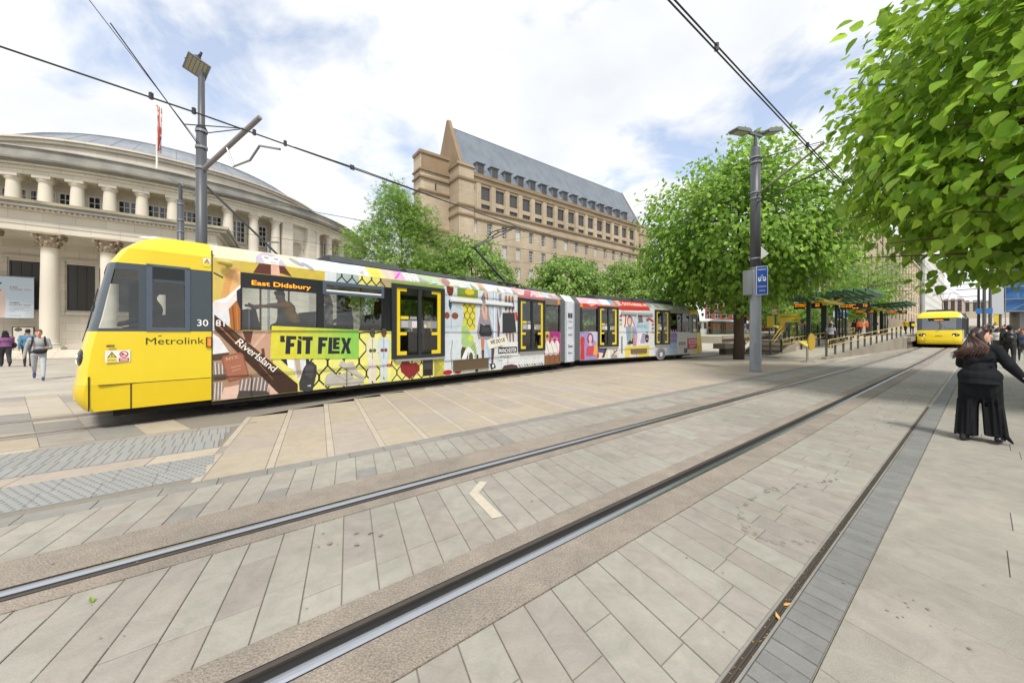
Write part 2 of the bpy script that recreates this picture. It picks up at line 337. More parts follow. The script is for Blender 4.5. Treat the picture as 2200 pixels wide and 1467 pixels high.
def course_zone(parent, name, s0, s1, t0, t1, pitch, lens, skew, mats, wts, s_obj, te=None, gap=.0025, jit=.0):
    stuff = MB(); i = 0; cnt = 0
    s = s0
    while s < s1:
        w = pitch * (1 + random.uniform(-jit, jit)); ta = t0 if te is None else te(s + skew * 3)
        cuts = [t1, ta] if t1 - ta < lens[0] * 1.1 else [t1]
        while cuts[-1] > ta + .02:
            nx = cuts[-1] - random.uniform(*lens) * (1 if len(cuts) > 1 else random.uniform(.35, 1))
            cuts.append(ta if nx < ta + lens[0] * .4 else nx)
        for b, a in zip(cuts[:-1], cuts[1:]):
            f = lambda ds, t: (s + ds - skew * (t - t1), t)
            q = [f(0, a), f(w, a), f(w, b), f(0, b)]
            mi = random.choices(range(len(mats)), wts)[0]; top = random.uniform(-.0012, .0012)
            if s < s_obj and cnt < 298:
                mb = MB(); slab_geo(mb, q, top, gap); mb.build(name, mats[mi], parent); cnt += 1
            else: slab_geo(stuff, q, top, gap, mi)
        s += w; i += 1
    if stuff.f: stuff.build(name, mats, parent, kind='stuff')
T1L, T1R, T2L, T2R = -3.20, -2.16, -1.55, -.70
z = bedding('track_paving', -5, 48, T1L, T1R); course_zone(z, 'slab', -4.5, 47.5, T1L, T1R, .2075, (.42, .66), .24, [M_SLAB, M_SLABP], [5, 1.2], 24)
z = bedding('footway_paving', -1, 48, T2L, T2R); course_zone(z, 'slab', -1, 47.5, T2L, T2R, .2075, (.40, .72), .24, [M_SLAB, M_SLABP], [5, 1.1], 24)
z = bedding('verge_paving', -5, 48, -4.65, -3.93); course_zone(z, 'slab', -5, 47.5, -4.65, -3.93, .2075, (.34, .62), .24, [M_SLAB, M_SLABP, M_GREYB], [5, 1, .35], 24)
z = bedding('channel_paving', -2, 42, -.64, -.45); course_zone(z, 'granite_block', -2, 42, -.64, -.452, .105, (.19, .2), .10, [M_DARKB], [1], 22, gap=.0025)
z = bedding('pavement', -2, 44, -.448, 7); course_zone(z, 'slab', -2, 43, -.448, 7, .46, (.75, 1.25), .24, [M_SLABR, M_SLAB], [6, 1], 11, gap=.0014)
z = bedding('plaza_kerb', -6, 25, -4.86, -4.652); course_zone(z, 'kerb_stone', -6, 25, -4.858, -4.656, .42, (.2, .21), .10, [M_GREYB], [1], 25, gap=.0025)
def interp(pts):
    def f(x):
        if x <= pts[0][0]: (a, b), (c, d) = pts[0], pts[1]
        elif x >= pts[-1][0]: (a, b), (c, d) = pts[-2], pts[-1]
        else:
            for (a, b), (c, d) in zip(pts[:-1], pts[1:]):
                if a <= x <= c: break
        return b + (d - b) * (x - a) / (c - a)
    return f
TE = interp([(-8, -7.2), (-4, -7.35), (-.23, -7.88), (2.97, -9.16), (10.55, -10.45), (14, -10.6), (27, -10.6)])
z = bedding('plaza_paving', .2, 26, -8, -4.862, te=TE, m=mat('pale joint sand', '#85796a', rough=.9, var=.3, scale=30))
def plaza(parent):
    pitch, sw, skew = .625, .085, .17
    for i in range(41):
        s0 = -.33 + i * pitch; stuff_ok = i > 30
        for (a0, a1, m, nm, ln) in ((0, sw, M_PALE, 'strip_stone', (.55, .75)), (sw, pitch, M_BEIGE, 'slab', (.7, .95))):
            te = TE(s0 + .5); t = -4.864
            while t > te + .05:
                t2 = t - random.uniform(*ln)
                if t2 < te + .3: t2 = te
                f = lambda ds, tt: (s0 + ds - skew * (tt + 4.86), tt)
                mb = MB(); slab_geo(mb, [f(a0, t2), f(a1, t2), f(a1, t), f(a0, t)], random.uniform(-.001, .001), .002)
                mb.build(nm, m, parent); t = t2
plaza(z)
# plaza around the crossing on the left, with mixed slabs
z = bedding('crossing_paving', -9, .25, -8, -4.862, te=lambda s: -7.6)
def crossing(parent):
    mats = [M_BEIGE, M_PALE, M_SLABP]
    def bands(t0, t1):
        s = -8.5
        while s < -.12:
            w = random.uniform(.5, 1.1); e = min(s + w, -.1)
            f = lambda ss, tt: (ss - .17 * (tt + 4.86), tt)
            mb = MB(); slab_geo(mb, [f(s, t0), f(e, t0), f(e, t1), f(s, t1)], 0, .003); mb.build('slab', random.choice(mats), parent); s = e
    bands(-6.16, -5.82); bands(-7.58, -7.42)
    # tactile areas: blister slabs near the kerb, lozenge slabs behind
    def tact(name, pitch, nx, ny, rx, ry, stag):
        mb = MB(); w = .4; mb.box(.002, w - .002, .002, w - .002, -.009, .001)
        for i in range(nx):
            for j in range(ny):
                x = (i + .5 + (.25 if (stag and j % 2) else -.25 if stag else 0)) * w / nx; y = (j + .5) * w / ny; n = 8
                vs = [(x + rx * math.cos(q), y + ry * math.sin(q), .001) for q in [2 * math.pi * k / n for k in range(n)]] + [(x + .6 * rx * math.cos(q), y + .6 * ry * math.sin(q), .0065) for q in [2 * math.pi * k / n for k in range(n)]]
                mb.add(vs, [tuple(range(n, 2 * n))] + [(k, (k + 1) % n, n + (k + 1) % n, n + k) for k in range(n)], 1)
        return mb.mesh(name, [M_TACT, M_TACTD])
    a = tact('tactile_slab', .066, 6, 6, .015, .015, True); b = tact('tactile_slab', .066, 4, 9, .009, .015, False)
    for me, t0, rows, s1 in ((a, -5.80, 2, -.16), (b, -7.38, 3, -.02)):
        for r in range(rows):
            for c in range(18):
                t = t0 + .4 * r; s = s1 - .4 * (c + 1) - .17 * (t + 4.86) * .0 - .06 * r
                o = link('tactile_slab', me, parent); o.matrix_world = street(s, t + .4, .0005) 
    mb = MB()
crossing(z)
z = bedding('tram_path_paving', -12, 30, -14, -7.6, te=lambda s: -14 if s < 3 else TE(s) - 4.2)
def trampath(parent):
    mats = [M_BEIGE, M_PALE, M_GREYB, M_SLABP]; i = 0; s = -11.5
    while s < 1.5:
        w = .5; t = -7.62 if s < -.9 else TE(s) - .03
        while t > -13.9:
            t2 = max(t - random.uniform(.8, 1.5), -13.9)
            f = lambda ss, tt: (ss + .30 * (tt + 7.6), tt)
            q = [f(s, t2), f(s + w, t2), f(s + w, t), f(s, t)]
            if min(p[1] - TE(p[0]) for p in q) < -.02 or True:
                if all(p[1] < TE(p[0]) - .0 or p[0] < -.4 for p in q):
                    mb = MB(); slab_geo(mb, q, 0, .003); mb.build('slab', random.choices(mats, [4, 3, 1, 1])[0], parent)
            t = t2
        s += w
trampath(z)
# ------------------------------------------------------------------ rails
def rail_pair(name, paths, band, label):
    root = thing(name, S(paths[0][len(paths[0]) // 2][0], paths[0][len(paths[0]) // 2][1]), label, 'tram rails'); Mi = root.matrix_world.inverted()
    for k, path in enumerate(paths):
        sp = path
        def strip(a, b, z0, z1, nm, m, crown=False):
            mb = MB(Mi); vs = []
            for i, (s, t) in enumerate(sp):
                s0, t0 = sp[max(i - 1, 0)]; s1, t1 = sp[min(i + 1, len(sp) - 1)]; l = math.hypot(s1 - s0, t1 - t0); n = (-(t1 - t0) / l, (s1 - s0) / l)
                pf = ((a, z0), (a, z1), (b, z1), (b, z0)) if not crown else ((a, z0), (a, z1 - .012), (a * .75 + b * .25, z1 - .002), (a * .5 + b * .5, z1), (a * .25 + b * .75, z1 - .002), (b, z1 - .012), (b, z0))
                for d, zz in pf: vs.append(S(s + n[0] * d, t + n[1] * d, zz, True))
            N = len(sp); q = len(pf); fs = [(q * i + j, q * i + j + 1, q * i + q + 1 + j, q * i + q + j) for i in range(N - 1) for j in range(q - 1)] + [tuple(range(q))]
            mb.add(vs, fs); return mb.build(nm, m, root)
        sgn = 1 if k == 0 else -1          # running edge faces the other rail
        bl, br = band[k]
        strip(-bl, -.084, -.02, .0015, 'concrete_band', M_AGG); strip(.084, br, -.02, .0015, 'concrete_band', M_AGG)
        strip(-.084, -.077, -.02, .003, 'sealant', M_BLACK); strip(.077, .084, -.02, .003, 'sealant', M_BLACK)
        hd = (-.075, -.003) if k == 0 else (.003, .075); kp = (.046, .075) if k == 0 else (-.075, -.046); gr = (-.003, .046) if k == 0 else (-.046, .003)
        w = hd[1] - hd[0]; strip(*hd, -.02, .006, 'rail_head', M_RAIL, crown=True); strip(*kp, -.02, .004, 'keeper', M_RAILD); strip(*gr, -.014, -.0095, 'groove', M_BLACK)
    return root
st = [(-12 + 1.0 * i) for i in range(20)] + [10 + 3 * i for i in range(45)]
rail_pair('tram_rails', [[(s, -3.43 + .0 * s) for s in st], [(s, -1.905) for s in st]], [(.49, .225), (.25, .35)], 'pair of grooved rails in the foreground running to the yellow oncoming tram')
TRK = interp([(-9, -8.1), (-5.5, -8.2), (-2.5, -8.5), (-1.0, -8.76), (1, -9.18), (4, -9.85), (8, -10.7), (11, -11.3), (14, -11.62), (18, -11.72), (26, -11.7), (60, -11.7)])
def smooth_track(off):
    ss = [-10 + .75 * i for i in range(90)]; raw = [sum(TRK(s + d) for d in (-1.5, -.75, 0, .75, 1.5)) / 5 for s in ss]; out = []
    for i, s in enumerate(ss):
        a, b = max(i - 1, 0), min(i + 1, len(ss) - 1); l = math.hypot(ss[b] - ss[a], raw[b] - raw[a]); out.append((s + off * (raw[b] - raw[a]) / l, raw[i] - off * (ss[b] - ss[a]) / l))
    return out
rail_pair('tram_rails', [smooth_track(1.5), smooth_track(0)], [(.2, .2), (.2, .2)], 'pair of curved rails under the advert covered tram')
# ------------------------------------------------------------------ slot drain
def drain():
    root = thing('slot_drain', S(6, -.67), 'narrow slot drain with steel edges beside the charcoal blocks', 'drain'); Mi = root.matrix_world.inverted()
    for nm, a, b, z1, m in (('edge_rail', -.70, -.689, .001, M_GREYB), ('edge_rail', -.651, -.64, .001, M_GREYB), ('edge_rail', -.674, -.666, .0, M_RAILD), ('channel', -.689, -.651, -.006, mat('drain grime', '#3d372f', rough=.9, var=.5, scale=60))):
        mb = MB(Mi @ street()); mb.box(-2, 11.3, -b, -a, -.0085, z1); mb.build(nm, m, root)
    mb = MB(Mi @ street())
    for i in range(260):
        s = random.uniform(.5, 11); t = random.uniform(-.69, -.65); a = random.uniform(0, 3.1); l = random.uniform(.006, .02)
        mb.cbox((0, 0, 0), (l, .004, .002), M=Matrix.Translation((s, -t, -.003)) @ Matrix.Rotation(a, 4, 'Z'))
    mb.build('debris', mat('leaf litter', '#8a6a45', rough=.9, var=.4, scale=40), root, kind='stuff')
drain()
# marks and stains on the slabs
def marks():
    mb = MB(); pts = [(2.02, -3.10), (1.95, -2.95), (1.82, -2.86), (1.70, -2.40)]
    pr = Print(lambda u, w, o: S(u, w, o), .0035, .0003)
    tape = mat('peeling tape', '#b3ab9a', rough=.7, var=.2, scale=20)
    pr.poly([(2.04, -3.05), (1.84, -2.89), (1.76, -2.40), (1.67, -2.42), (1.755, -2.93), (1.99, -3.11)], tape)
    for i in range(3): pr.line([(1.80 + .03 * i, -2.94 + .0 * i), (1.85 + .03 * i, -2.86 - .04 * i)], .003, M_WET)
    props(pr.build('tape_mark'), 'bent strip of peeling beige tape on slabs between the near rails', 'floor mark')
    pr = Print(lambda u, w, o: S(u, w, o), .0022, .00005)
    def blob(s, t, r):
        n = 11; p = random.uniform(0, 6); pr.poly([(s + r * (1 + .35 * math.sin(3 * q + p) + random.uniform(-.15, .15)) * math.cos(q), t + r * .8 * (1 + .3 * math.cos(2 * q + p)) * math.sin(q)) for q in [2 * math.pi * k / n for k in range(n)]], M_WET)
    ring = [(3.35, -.72), (3.15, -.85), (3.05, -.95), (3.1, -1.1), (3.25, -1.2), (3.5, -1.27), (3.8, -1.28), (4.15, -1.22), (4.6, -1.02), (4.9, -.9)]
    for (a, b), (c, d) in zip(ring[:-1], ring[1:]):
        for k in range(7):
            f = random.random(); blob(a + (c - a) * f + random.gauss(0, .018), b + (d - b) * f + random.gauss(0, .014), random.uniform(.006, .022))
    for _ in range(9):
        f = random.random(); blob(2.7 + .3 * f + random.gauss(0, .05), -.42 + .1 * f + random.gauss(0, .04) + .1, random.uniform(.004, .012))
    for _ in range(150): blob(random.uniform(-1, 9), random.uniform(-4.6, 2.0), random.uniform(.004, .011))
    for q in ((.55, -2.83), (.74, -2.86), (.82, -2.8), (.87, -2.72), (.70, -2.7)): blob(*q, .018)
    props(pr.build('wet_stain', split=False), 'scattered dark wet stains and a ring of drips on the grey slabs', 'stain', kind='stuff')
    for i, (s, t, c, lb) in enumerate(((2.42, -.655, '#c98a4a', 'small orange dry leaf in the slot drain'), (2.28, -.66, '#c8a060', 'tan dry leaf lying across the slot drain'), (-.62, -3.05, '#6f8a2a', 'small green leaf on slabs at the left between the near rails'), (8.1, -.2, '#d8862c', 'small orange leaf on pavement in front of woman in black'), (2.2, -7.05, '#d8b030', 'yellow leaf on the beige plaza slabs'))):
        mb = MB(); r = .022 if i < 2 else .03; M = Matrix.Translation(S(s, t, .006)) @ Matrix.Rotation(i * 1.3, 4, 'Z')
        mb.add([(-r, 0, 0), (-.2 * r, .45 * r, .006), (r, 0, .012), (-.2 * r, -.45 * r, .004), (0, 0, -.001)], [(0, 4, 1), (1, 4, 2), (2, 4, 3), (3, 4, 0)], M=M)
        mb.build('fallen_leaf', plain(c), label=lb, cat='leaf')
marks()
# ================================================================== BUILDINGS
M_PORT = mat('portland stone', '#cfc8ba', rough=.8, var=.12, scale=.9, col2='#c4bcae', spot=.04, bump=.2, bscale=30, streak=.35, course=(1.3, .55, .80))
M_PORTC = mat('smooth column stone', '#cfc8ba', rough=.8, var=.12, scale=.9, col2='#c4bcae', spot=.04, bump=.2, bscale=30, streak=.35)
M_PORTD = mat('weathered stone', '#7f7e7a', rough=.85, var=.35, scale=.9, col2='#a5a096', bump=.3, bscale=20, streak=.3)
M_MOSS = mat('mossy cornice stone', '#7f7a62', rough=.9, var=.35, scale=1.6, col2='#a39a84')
M_SLATE = mat('grey slate', '#808993', rough=.5, var=.14, scale=1.2, col2='#727b86', streak=.3)
M_DOME = mat('pale dome slate', '#a3a8ad', rough=.5, var=.14, scale=1.2, col2='#9297a0', streak=.3)
M_LEAD = mat('lead seam', '#6f7780', rough=.5, var=.1)
M_SAND = mat('sandstone', '#b0a28c', rough=.85, var=.26, scale=.35, col2='#9a8c77', bump=.15, bscale=12, streak=.4, course=(1.5, .6, .72))
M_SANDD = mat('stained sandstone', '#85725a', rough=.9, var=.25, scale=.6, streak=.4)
M_PANE = mat('window pane', '#2c3138', rough=.08, var=.2, scale=.7, rnd=.5, spec=.8)
M_PANEL = mat('pale blind pane', '#aeb2b2', rough=.3, var=.1, scale=.7, rnd=.2)
M_WFR = mat('white window frame', '#c9c9c5', rough=.5, var=.05)
M_WFD = mat('dark window frame', '#5c564d', rough=.5, var=.05)
M_BRNZ = mat('dark bronze glazing', '#3b3833', rough=.35, var=.15, scale=3)
def holes_wall(mb, x0, x1, z0, z1, holes, y=0.0, reveal=.3, mi=0, rmi=None):
    """wall in the xz plane facing -y with real openings and reveals running back"""
    xs = sorted({x0, x1, *[h[0] for h in holes], *[h[1] for h in holes]}); zs = sorted({z0, z1, *[h[2] for h in holes], *[h[3] for h in holes]})
    xs = [x for x in xs if x0 <= x <= x1]; zs = [q for q in zs if z0 <= q <= z1]
    for a, b in zip(xs[:-1], xs[1:]):
        run = None
        for c, d in zip(zs[:-1], zs[1:]):
            mx, mz = (a + b) / 2, (c + d) / 2
            hole = any(h[0] < mx < h[1] and h[2] < mz < h[3] for h in holes)
            if not hole: run = (run[0], d) if run else (c, d)
            if (hole or d == zs[-1]) and run:
                mb.add([(a, y, run[0]), (b, y, run[0]), (b, y, run[1]), (a, y, run[1])], [(0, 1, 2, 3)], mi); run = None
    r = mi if rmi is None else rmi
    for h in holes:
        a, b, c, d = h[:4]
        mb.add([(a, y, c), (b, y, c), (b, y, d), (a, y, d), (a, y + reveal, c), (b, y + reveal, c), (b, y + reveal, d), (a, y + reveal, d)], [(0, 4, 5, 1), (1, 5, 6, 2), (2, 6, 7, 3), (3, 7, 4, 0)], r)
def win_mesh(w, h, nx, nz, bar=.05, fr=.08, mid=()):
    p = MB().box(-w / 2, w / 2, .02, .03, 0, h).mesh('pane', M_PANE); f = MB()
    for a in (-w / 2, w / 2 - fr): f.box(a, a + fr, -.03, .02, 0, h)
    for c in (0, h - fr): f.box(-w / 2 + fr, w / 2 - fr, -.03, .018, c, c + fr)
    for i in range(1, nx):
        b = bar * (2 if i in mid else 1); x = -w / 2 + w * i / nx; f.box(x - b / 2, x + b / 2, -.02, .016, fr, h - fr)
    for j in range(1, nz): q = h * j / nz; f.box(-w / 2 + fr, w / 2 - fr, -.012, .014, q - bar / 2, q + bar / 2)
    return p, f
def put_window(parent, pm, fm, loc, rot=0.0, blind=0):
    o = link('window', pm, parent); o.location = loc; o.rotation_euler = (0, 0, rot)
    link('frame', fm, o); return o
# ------------------------------------------------------------------ long sandstone office building
def office():
    root = thing('office_building', street(31.8, -57), 'long tan sandstone office building with steep grey slate roof and dormers', 'building')
    L = 60.2
    r1 = [37.8 + 3.322 * i - 31.8 for i in range(15)]; r3 = [35.3 + 3.433 * i - 31.8 for i in range(16)]
    holes = []
    for x in r1: holes += [(x - 1.0, x + 1.0, 26.4, 28.9), (x - 1.0, x + 1.0, 24.75, 25.6)]
    for k, (za, zb) in enumerate(((20.0, 22.35), (16.15, 18.5), (12.3, 14.65), (8.4, 10.75), (4.5, 6.85))):
        holes += [(x - .6, x + .6, za, zb) for x in r3]
    mb = MB(); holes_wall(mb, 3.1, L - 4.4, 0, 30.6, holes, reveal=.35)
    mb.box(3.1, L - 4.4, .36, 13, 0, 30.55, 0)           # body behind
    mb.v = mb.v; mb.build('wall', M_SAND, root)
    # bay pilasters between upper windows
    for x in [r1[0] - 1.66] + [a + 1.66 for a in r1]:
        MB().box(x - .5, x + .5, -.16, 0, 24.55, 29.3).build('pilaster', M_SAND, root)
    for x in r1:
        p = MB(); p.box(x - .99, x + .99, .10, .14, 25.62, 26.38)
        for i in range(7):
            for j in range(3): p.box(x - .92 + i * .27, x - .74 + i * .27, .05, .1, 25.68 + j * .23, 25.84 + j * .23)
        p.build('carved_panel', M_SANDD, root)
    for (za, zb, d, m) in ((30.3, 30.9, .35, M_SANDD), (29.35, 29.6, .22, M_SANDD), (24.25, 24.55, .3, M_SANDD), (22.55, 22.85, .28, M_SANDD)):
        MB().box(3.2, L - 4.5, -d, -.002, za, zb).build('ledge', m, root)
    # corner pier and end tower
    pr = MB(); pr.box(0, 3.1, -.5, 13, 0, 31.4); pr.build('corner_pier', M_SAND, root)
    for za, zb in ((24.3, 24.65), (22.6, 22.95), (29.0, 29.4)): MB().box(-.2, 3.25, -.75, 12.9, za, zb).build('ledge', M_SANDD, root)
    MB().prism_x([(-.75, 31.4), (13.2, 31.4), (13.2, 31.7), (-.2, 32.1)], -.25, 3.3).build('pier_cap', M_SANDD, root)
    MB().box(L - 4.4, L, -.5, 13, 0, 30.4).build('end_tower', M_SAND, root)
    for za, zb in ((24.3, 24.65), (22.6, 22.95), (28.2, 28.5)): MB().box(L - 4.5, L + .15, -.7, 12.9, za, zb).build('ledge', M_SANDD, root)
    MB().prism_x([(-.7, 30.4), (13.2, 30.4), (13.2, 30.8), (-.2, 31.0)], L - 4.55, L + .2).build('tower_cap', M_SANDD, root)
    # gable wall, roof, far gable
    RY, RZ = 6.4, 41.6
    MB().prism_x([(.6, 31.0), (12.4, 31.0), (RY + .35, RZ + 1.2), (RY - .25, RZ + 1.2)], 1.3, 2.0).build('gable', M_SANDD, root)
    rf = MB()
    rf.add([(2.0, .5, 30.9), (L - 3.2, .5, 30.9), (L - 3.2, RY, RZ), (2.0, RY, RZ), (2.0, 12.4, 30.9), (L - 3.2, 12.4, 30.9)], [(0, 1, 2, 3), (3, 2, 5, 4), (1, 5, 2)])
    ro = rf.build('roof', M_SLATE, root)
    MB().prism_x([(.3, 31.0), (12.6, 31.0), (RY, RZ + .35)], L - 3.2, L - 2.8).build('coping', M_SANDD, root)
    MB().tube([(2, RY, RZ + .02), (L - 3.2, RY, RZ + .02)], .12, 6).build('ridge', M_LEAD, root)
    # slate courses: thin battens follow the slope
    sl = (RZ - 30.9) / (RY - .5); c = MB()
    for i in range(1, 34):
        y = .5 + (RY - .5) * i / 34; q = 30.9 + sl * (y - .5); c.add([(2.0, y - .02, q + .0), (L - 3.2, y - .02, q), (L - 3.2, y - .05, q + .02), (2.0, y - .05, q + .02), (2.0, y + .12, q + sl * .14 + .004), (L - 3.2, y + .12, q + sl * .14 + .004)], [(0, 1, 2, 3), (3, 2, 5, 4)])
    c.build('slate_course', M_SLATE, ro, kind='stuff')
    pm1, fm1 = win_mesh(2.0, 2.5, 6, 4, .05, .1, mid=(3,)); fm1 = fm1.mesh('frame', M_WFD)
    pm2, fm2 = win_mesh(2.0, .85, 6, 2, .05, .08, mid=(3,)); fm2 = fm2.mesh('frame', M_WFD)
    pm3, fm3 = win_mesh(1.2, 2.35, 3, 4, .05, .08); fm3 = fm3.mesh('frame', M_WFR)
    pb = pm3.copy(); pb.materials.clear(); pb.materials.append(M_PANEL)
    for x in r1: put_window(root, pm1, fm1, (x, .28, 26.4)); put_window(root, pm2, fm2, (x, .28, 24.75))
    for za in (20.0, 16.15, 12.3, 8.4, 4.5):
        for x in r3: put_window(root, pb if random.random() < .3 else pm3, fm3, (x, .28, za))
    pd, fd = win_mesh(1.35, 2.0, 3, 4, .05, .09); fd = fd.mesh('frame', M_WFD)
    dm = MB(); dm.box(-.85, .85, 0, 2.2, 0, 2.35); dm.prism_x([(-.35, 2.35), (2.6, 2.35), (2.6, 2.5), (-.35, 2.5)], -1.05, 1.05); dme = dm.mesh('dormer', M_LEAD)
    for i in range(15):
        o = link('dormer', dme, root); o.location = (37.2 + 3.25 * i - 31.8, .85, 31.1)
        w = link('window', pd, o); w.location = (0, -.05, .18); f = link('frame', fd, o); f.location = (0, -.05, .18)
    # set-back stair wing at the near end
    w = MB(); w.box(-5.6, -.02, 3.1, 6.2, 0, 33.4); w.build('stair_wing', M_SAND, root)
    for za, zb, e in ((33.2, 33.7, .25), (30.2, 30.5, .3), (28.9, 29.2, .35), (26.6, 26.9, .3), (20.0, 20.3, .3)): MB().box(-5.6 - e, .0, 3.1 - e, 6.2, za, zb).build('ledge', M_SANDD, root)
    MB().box(-2.9, -2.6, 3.06, 3.12, 27.2, 28.4).build('slit_window', M_PANE, root)
    MB().box(-5.5, -.1, 3.07, 3.1, 30.6, 33.1).build('stained_panel', M_SANDD, root)
office()
# ------------------------------------------------------------------ round library with portico
def library():
    root = thing('round_library', street(-6, -66), 'round pale stone library with columned portico and slate dome', 'building')
    P = lambda a, r, z: (r * math.sin(R(a)), -r * math.cos(R(a)), z)
    n = 144
    def ring(prof, name, m): return autosmooth(MB().lathe(prof, n).build(name, m, root), 30)
    ring([(23.4, 0), (23.4, 8.6), (23.55, 8.65), (23.55, 9.0), (23.2, 9.05)], 'drum_wall', M_PORT)
    for i in range(1, 15):   # rusticated courses on the lower wall
        for j in range(24):
            a0 = R(-62 + 3.0 * j + (1.5 if i % 2 else 0)); MB().lathe([(23.41, i * .6 - .57), (23.45, i * .6 - .56), (23.45, i * .6 - .03), (23.41, i * .6 - .02)], 2, a0=a0, a1=a0 + R(2.92)).build('stone', M_PORT, root) if 4 <= j else None
    ring([(21.4, 8.8), (21.4, 13.5)], 'loggia_wall', M_PORT); ring([(23.2, 9.02), (21.4, 9.03)], 'loggia_floor', M_PORT)
    ring([(21.4, 13.42), (23.15, 13.40), (23.15, 13.7), (23.25, 13.73), (23.25, 14.08)], 'entablature', M_PORT)
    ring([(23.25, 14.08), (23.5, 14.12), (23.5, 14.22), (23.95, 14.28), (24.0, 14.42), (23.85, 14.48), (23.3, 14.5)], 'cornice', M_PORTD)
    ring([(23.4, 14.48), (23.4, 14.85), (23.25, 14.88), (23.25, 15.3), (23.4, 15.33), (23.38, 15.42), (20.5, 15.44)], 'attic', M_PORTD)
    ring([(17.0, 15.4), (17.0, 18.1), (17.25, 18.2), (17.25, 18.4), (17.45, 18.46), (17.45, 18.62), (16.5, 18.68)], 'upper_drum', M_PORT)
    d = MB()
    for i in range(430):
        a = -95 + 190 * i / 430; M = Matrix.Translation(P(a, 23.42, 14.05)) @ Matrix.Rotation(R(a), 4, 'Z'); d.cbox((0, 0, 0), (.19, .2, .12), M=M)
    d.build('dentil', M_PORT, root, kind='stuff')
    prof = [(16.6, 18.66), (15.6, 19.4), (14.5, 20.2), (13.4, 20.92), (12.2, 21.55), (11, 21.95), (9, 22.15), (5, 22.3), (0.05, 22.4)]
    dome = ring(prof, 'dome', M_DOME)
    ribs = MB()
    for i in range(64):
        a = 360 * i / 64; ribs.tube([P(a, r, q + .01) for r, q in prof[:-1]], .022, 4)
    ribs.build('dome_seam', M_LEAD, dome, kind='stuff')
    rg = MB()
    for k in range(1, 22):
        f = k / 22 * 5.0; i = min(int(f), 6); g = f - i; r = prof[i][0] * (1 - g) + prof[i + 1][0] * g; q = prof[i][1] * (1 - g) + prof[i + 1][1] * g
        rg.lathe([(r + .012, q - .0), (r + .022, q + .022), (r - .02, q + .026)], 96)
    rg.build('slate_course', M_SLATE, dome, kind='stuff')
    # loggia columns and windows
    cm = MB().lathe([(.52, 0), (.52, .10), (.46, .14), (.42, .2), (.42, 1.4), (.405, 2.8), (.36, 3.8), (.36, 3.9), (.44, 3.98), (.47, 4.07), (.47, 4.14)], 20).mesh('column', M_PORTC, True)
    ab = MB().box(-.5, .5, -.5, .5, 4.14, 4.36).mesh('abacus', M_PORT)
    angs = [-39.6, -35.2, -30.8, -26.4, -22, -17.7, -13.4, -9.1, -4.6, .1, 4.9, 9.7, 14.6, 19.9, 25.1]; right = [37.6, 42.8, 49.3, 55.5, 62, 69]
    pm, fm = win_mesh(1.45, 2.1, 4, 4, .055, .07, mid=(2,)); fm = fm.mesh('frame', M_WFR)
    pm2, fm2 = win_mesh(.95, 1.9, 3, 4, .055, .07); fm2 = fm2.mesh('frame', M_WFR)
    for a in angs + right:
        o = link('column', cm, root); o.location = P(a, 22.75, 9.04); o.rotation_euler = (0, 0, R(a)); link('abacus', ab, o)
    def framed(a, pmm, fmm, w, h, zz):
        o = put_window(root, pmm, fmm, P(a, 21.5, zz), R(a)); s = MB(); s.box(-w / 2 - .12, w / 2 + .12, -.05, .05, -.12, -.01); link('sill', s.mesh('sill', M_PORT), o); s = MB(); s.box(-w / 2 - .14, w / 2 + .14, -.03, .05, h, h + .12); s.box(-w / 2 - .14, -w / 2, -.03, .05, 0, h); s.box(w / 2, w / 2 + .14, -.03, .05, 0, h); link('surround', s.mesh('surround', M_PORT), o)
    for a, b in zip(angs[:-1], angs[1:]): framed((a + b) / 2, pm, fm, 1.45, 2.1, 10.6); framed((a + b) / 2, pm, fm, 1.45, 2.1, 7.0) if False else None
    for a, b in zip(right[:-1], right[1:]): framed((a + b) / 2, pm2, fm2, .95, 1.9, 11.0); framed((a + b) / 2, pm2, fm2, .95, 1.9, 8.3) if False else None
    # solid bay with arched niche
    for a in (27.9, 35.2): MB().box(-.55, .55, -.35, 1.2, 8.9, 13.4, M=Matrix.Translation(P(a, 22.75, 0)) @ Matrix.Rotation(R(a), 4, 'Z')).build('pier', M_PORT, root)
    M = Matrix.Translation(P(31.5, 22.5, 0)) @ Matrix.Rotation(R(31.5), 4, 'Z')
    nb = MB(); k = 14; zs = 11.0; arc = [(.62 * math.cos(math.pi * i / k), zs + .62 * math.sin(math.pi * i / k)) for i in range(k + 1)]
    out = [(1.1, 8.9), (1.1, 13.4), (-1.1, 13.4), (-1.1, 8.9)]
    nb.add([(x, 0, q) for x, q in [(.62, 8.9)] + arc + [(-.62, 8.9)]] + [(x, 0, q) for x, q in out], [(0, 17, 18, 1)] + [(i, 18 if i < 8 else 19, i + 1) for i in range(1, 15)] + [(8, 18, 19), (15, 19, 20, 16)], M=M)
    nb.lathe([(.62, 8.9), (.62, zs), (.55, zs + .3), (.38, zs + .5), (.02, zs + .62)], 12, a0=0, a1=math.pi, M=M); nb.build('niche', M_PORT, root)
    MB().tube([(x * 1.18, -.04, zs + (q - zs) * 1.18) for x, q in arc], .09, 6, M=M).build('niche_arch', M_PORT, root)
    # ---- portico
    y0 = -30.7; yw = -27.3
    st = MB()
    for i in range(4): st.box(-11.2, 5.5 + .35 * (3 - i) * .3, y0 - .75 - .32 * (3 - i), yw, i * .12, (i + 1) * .12)
    st.build('plinth_steps', M_PORT, root)
    sh = [(.40 - .055 * max(0, (k / 14 - .33)) / .67, .9 + 5.85 * k / 14) for k in range(15)]
    colm = MB().lathe([(.42, .86)] + sh + [(.39, 6.76)], 26).mesh('column', M_PORTC, True)
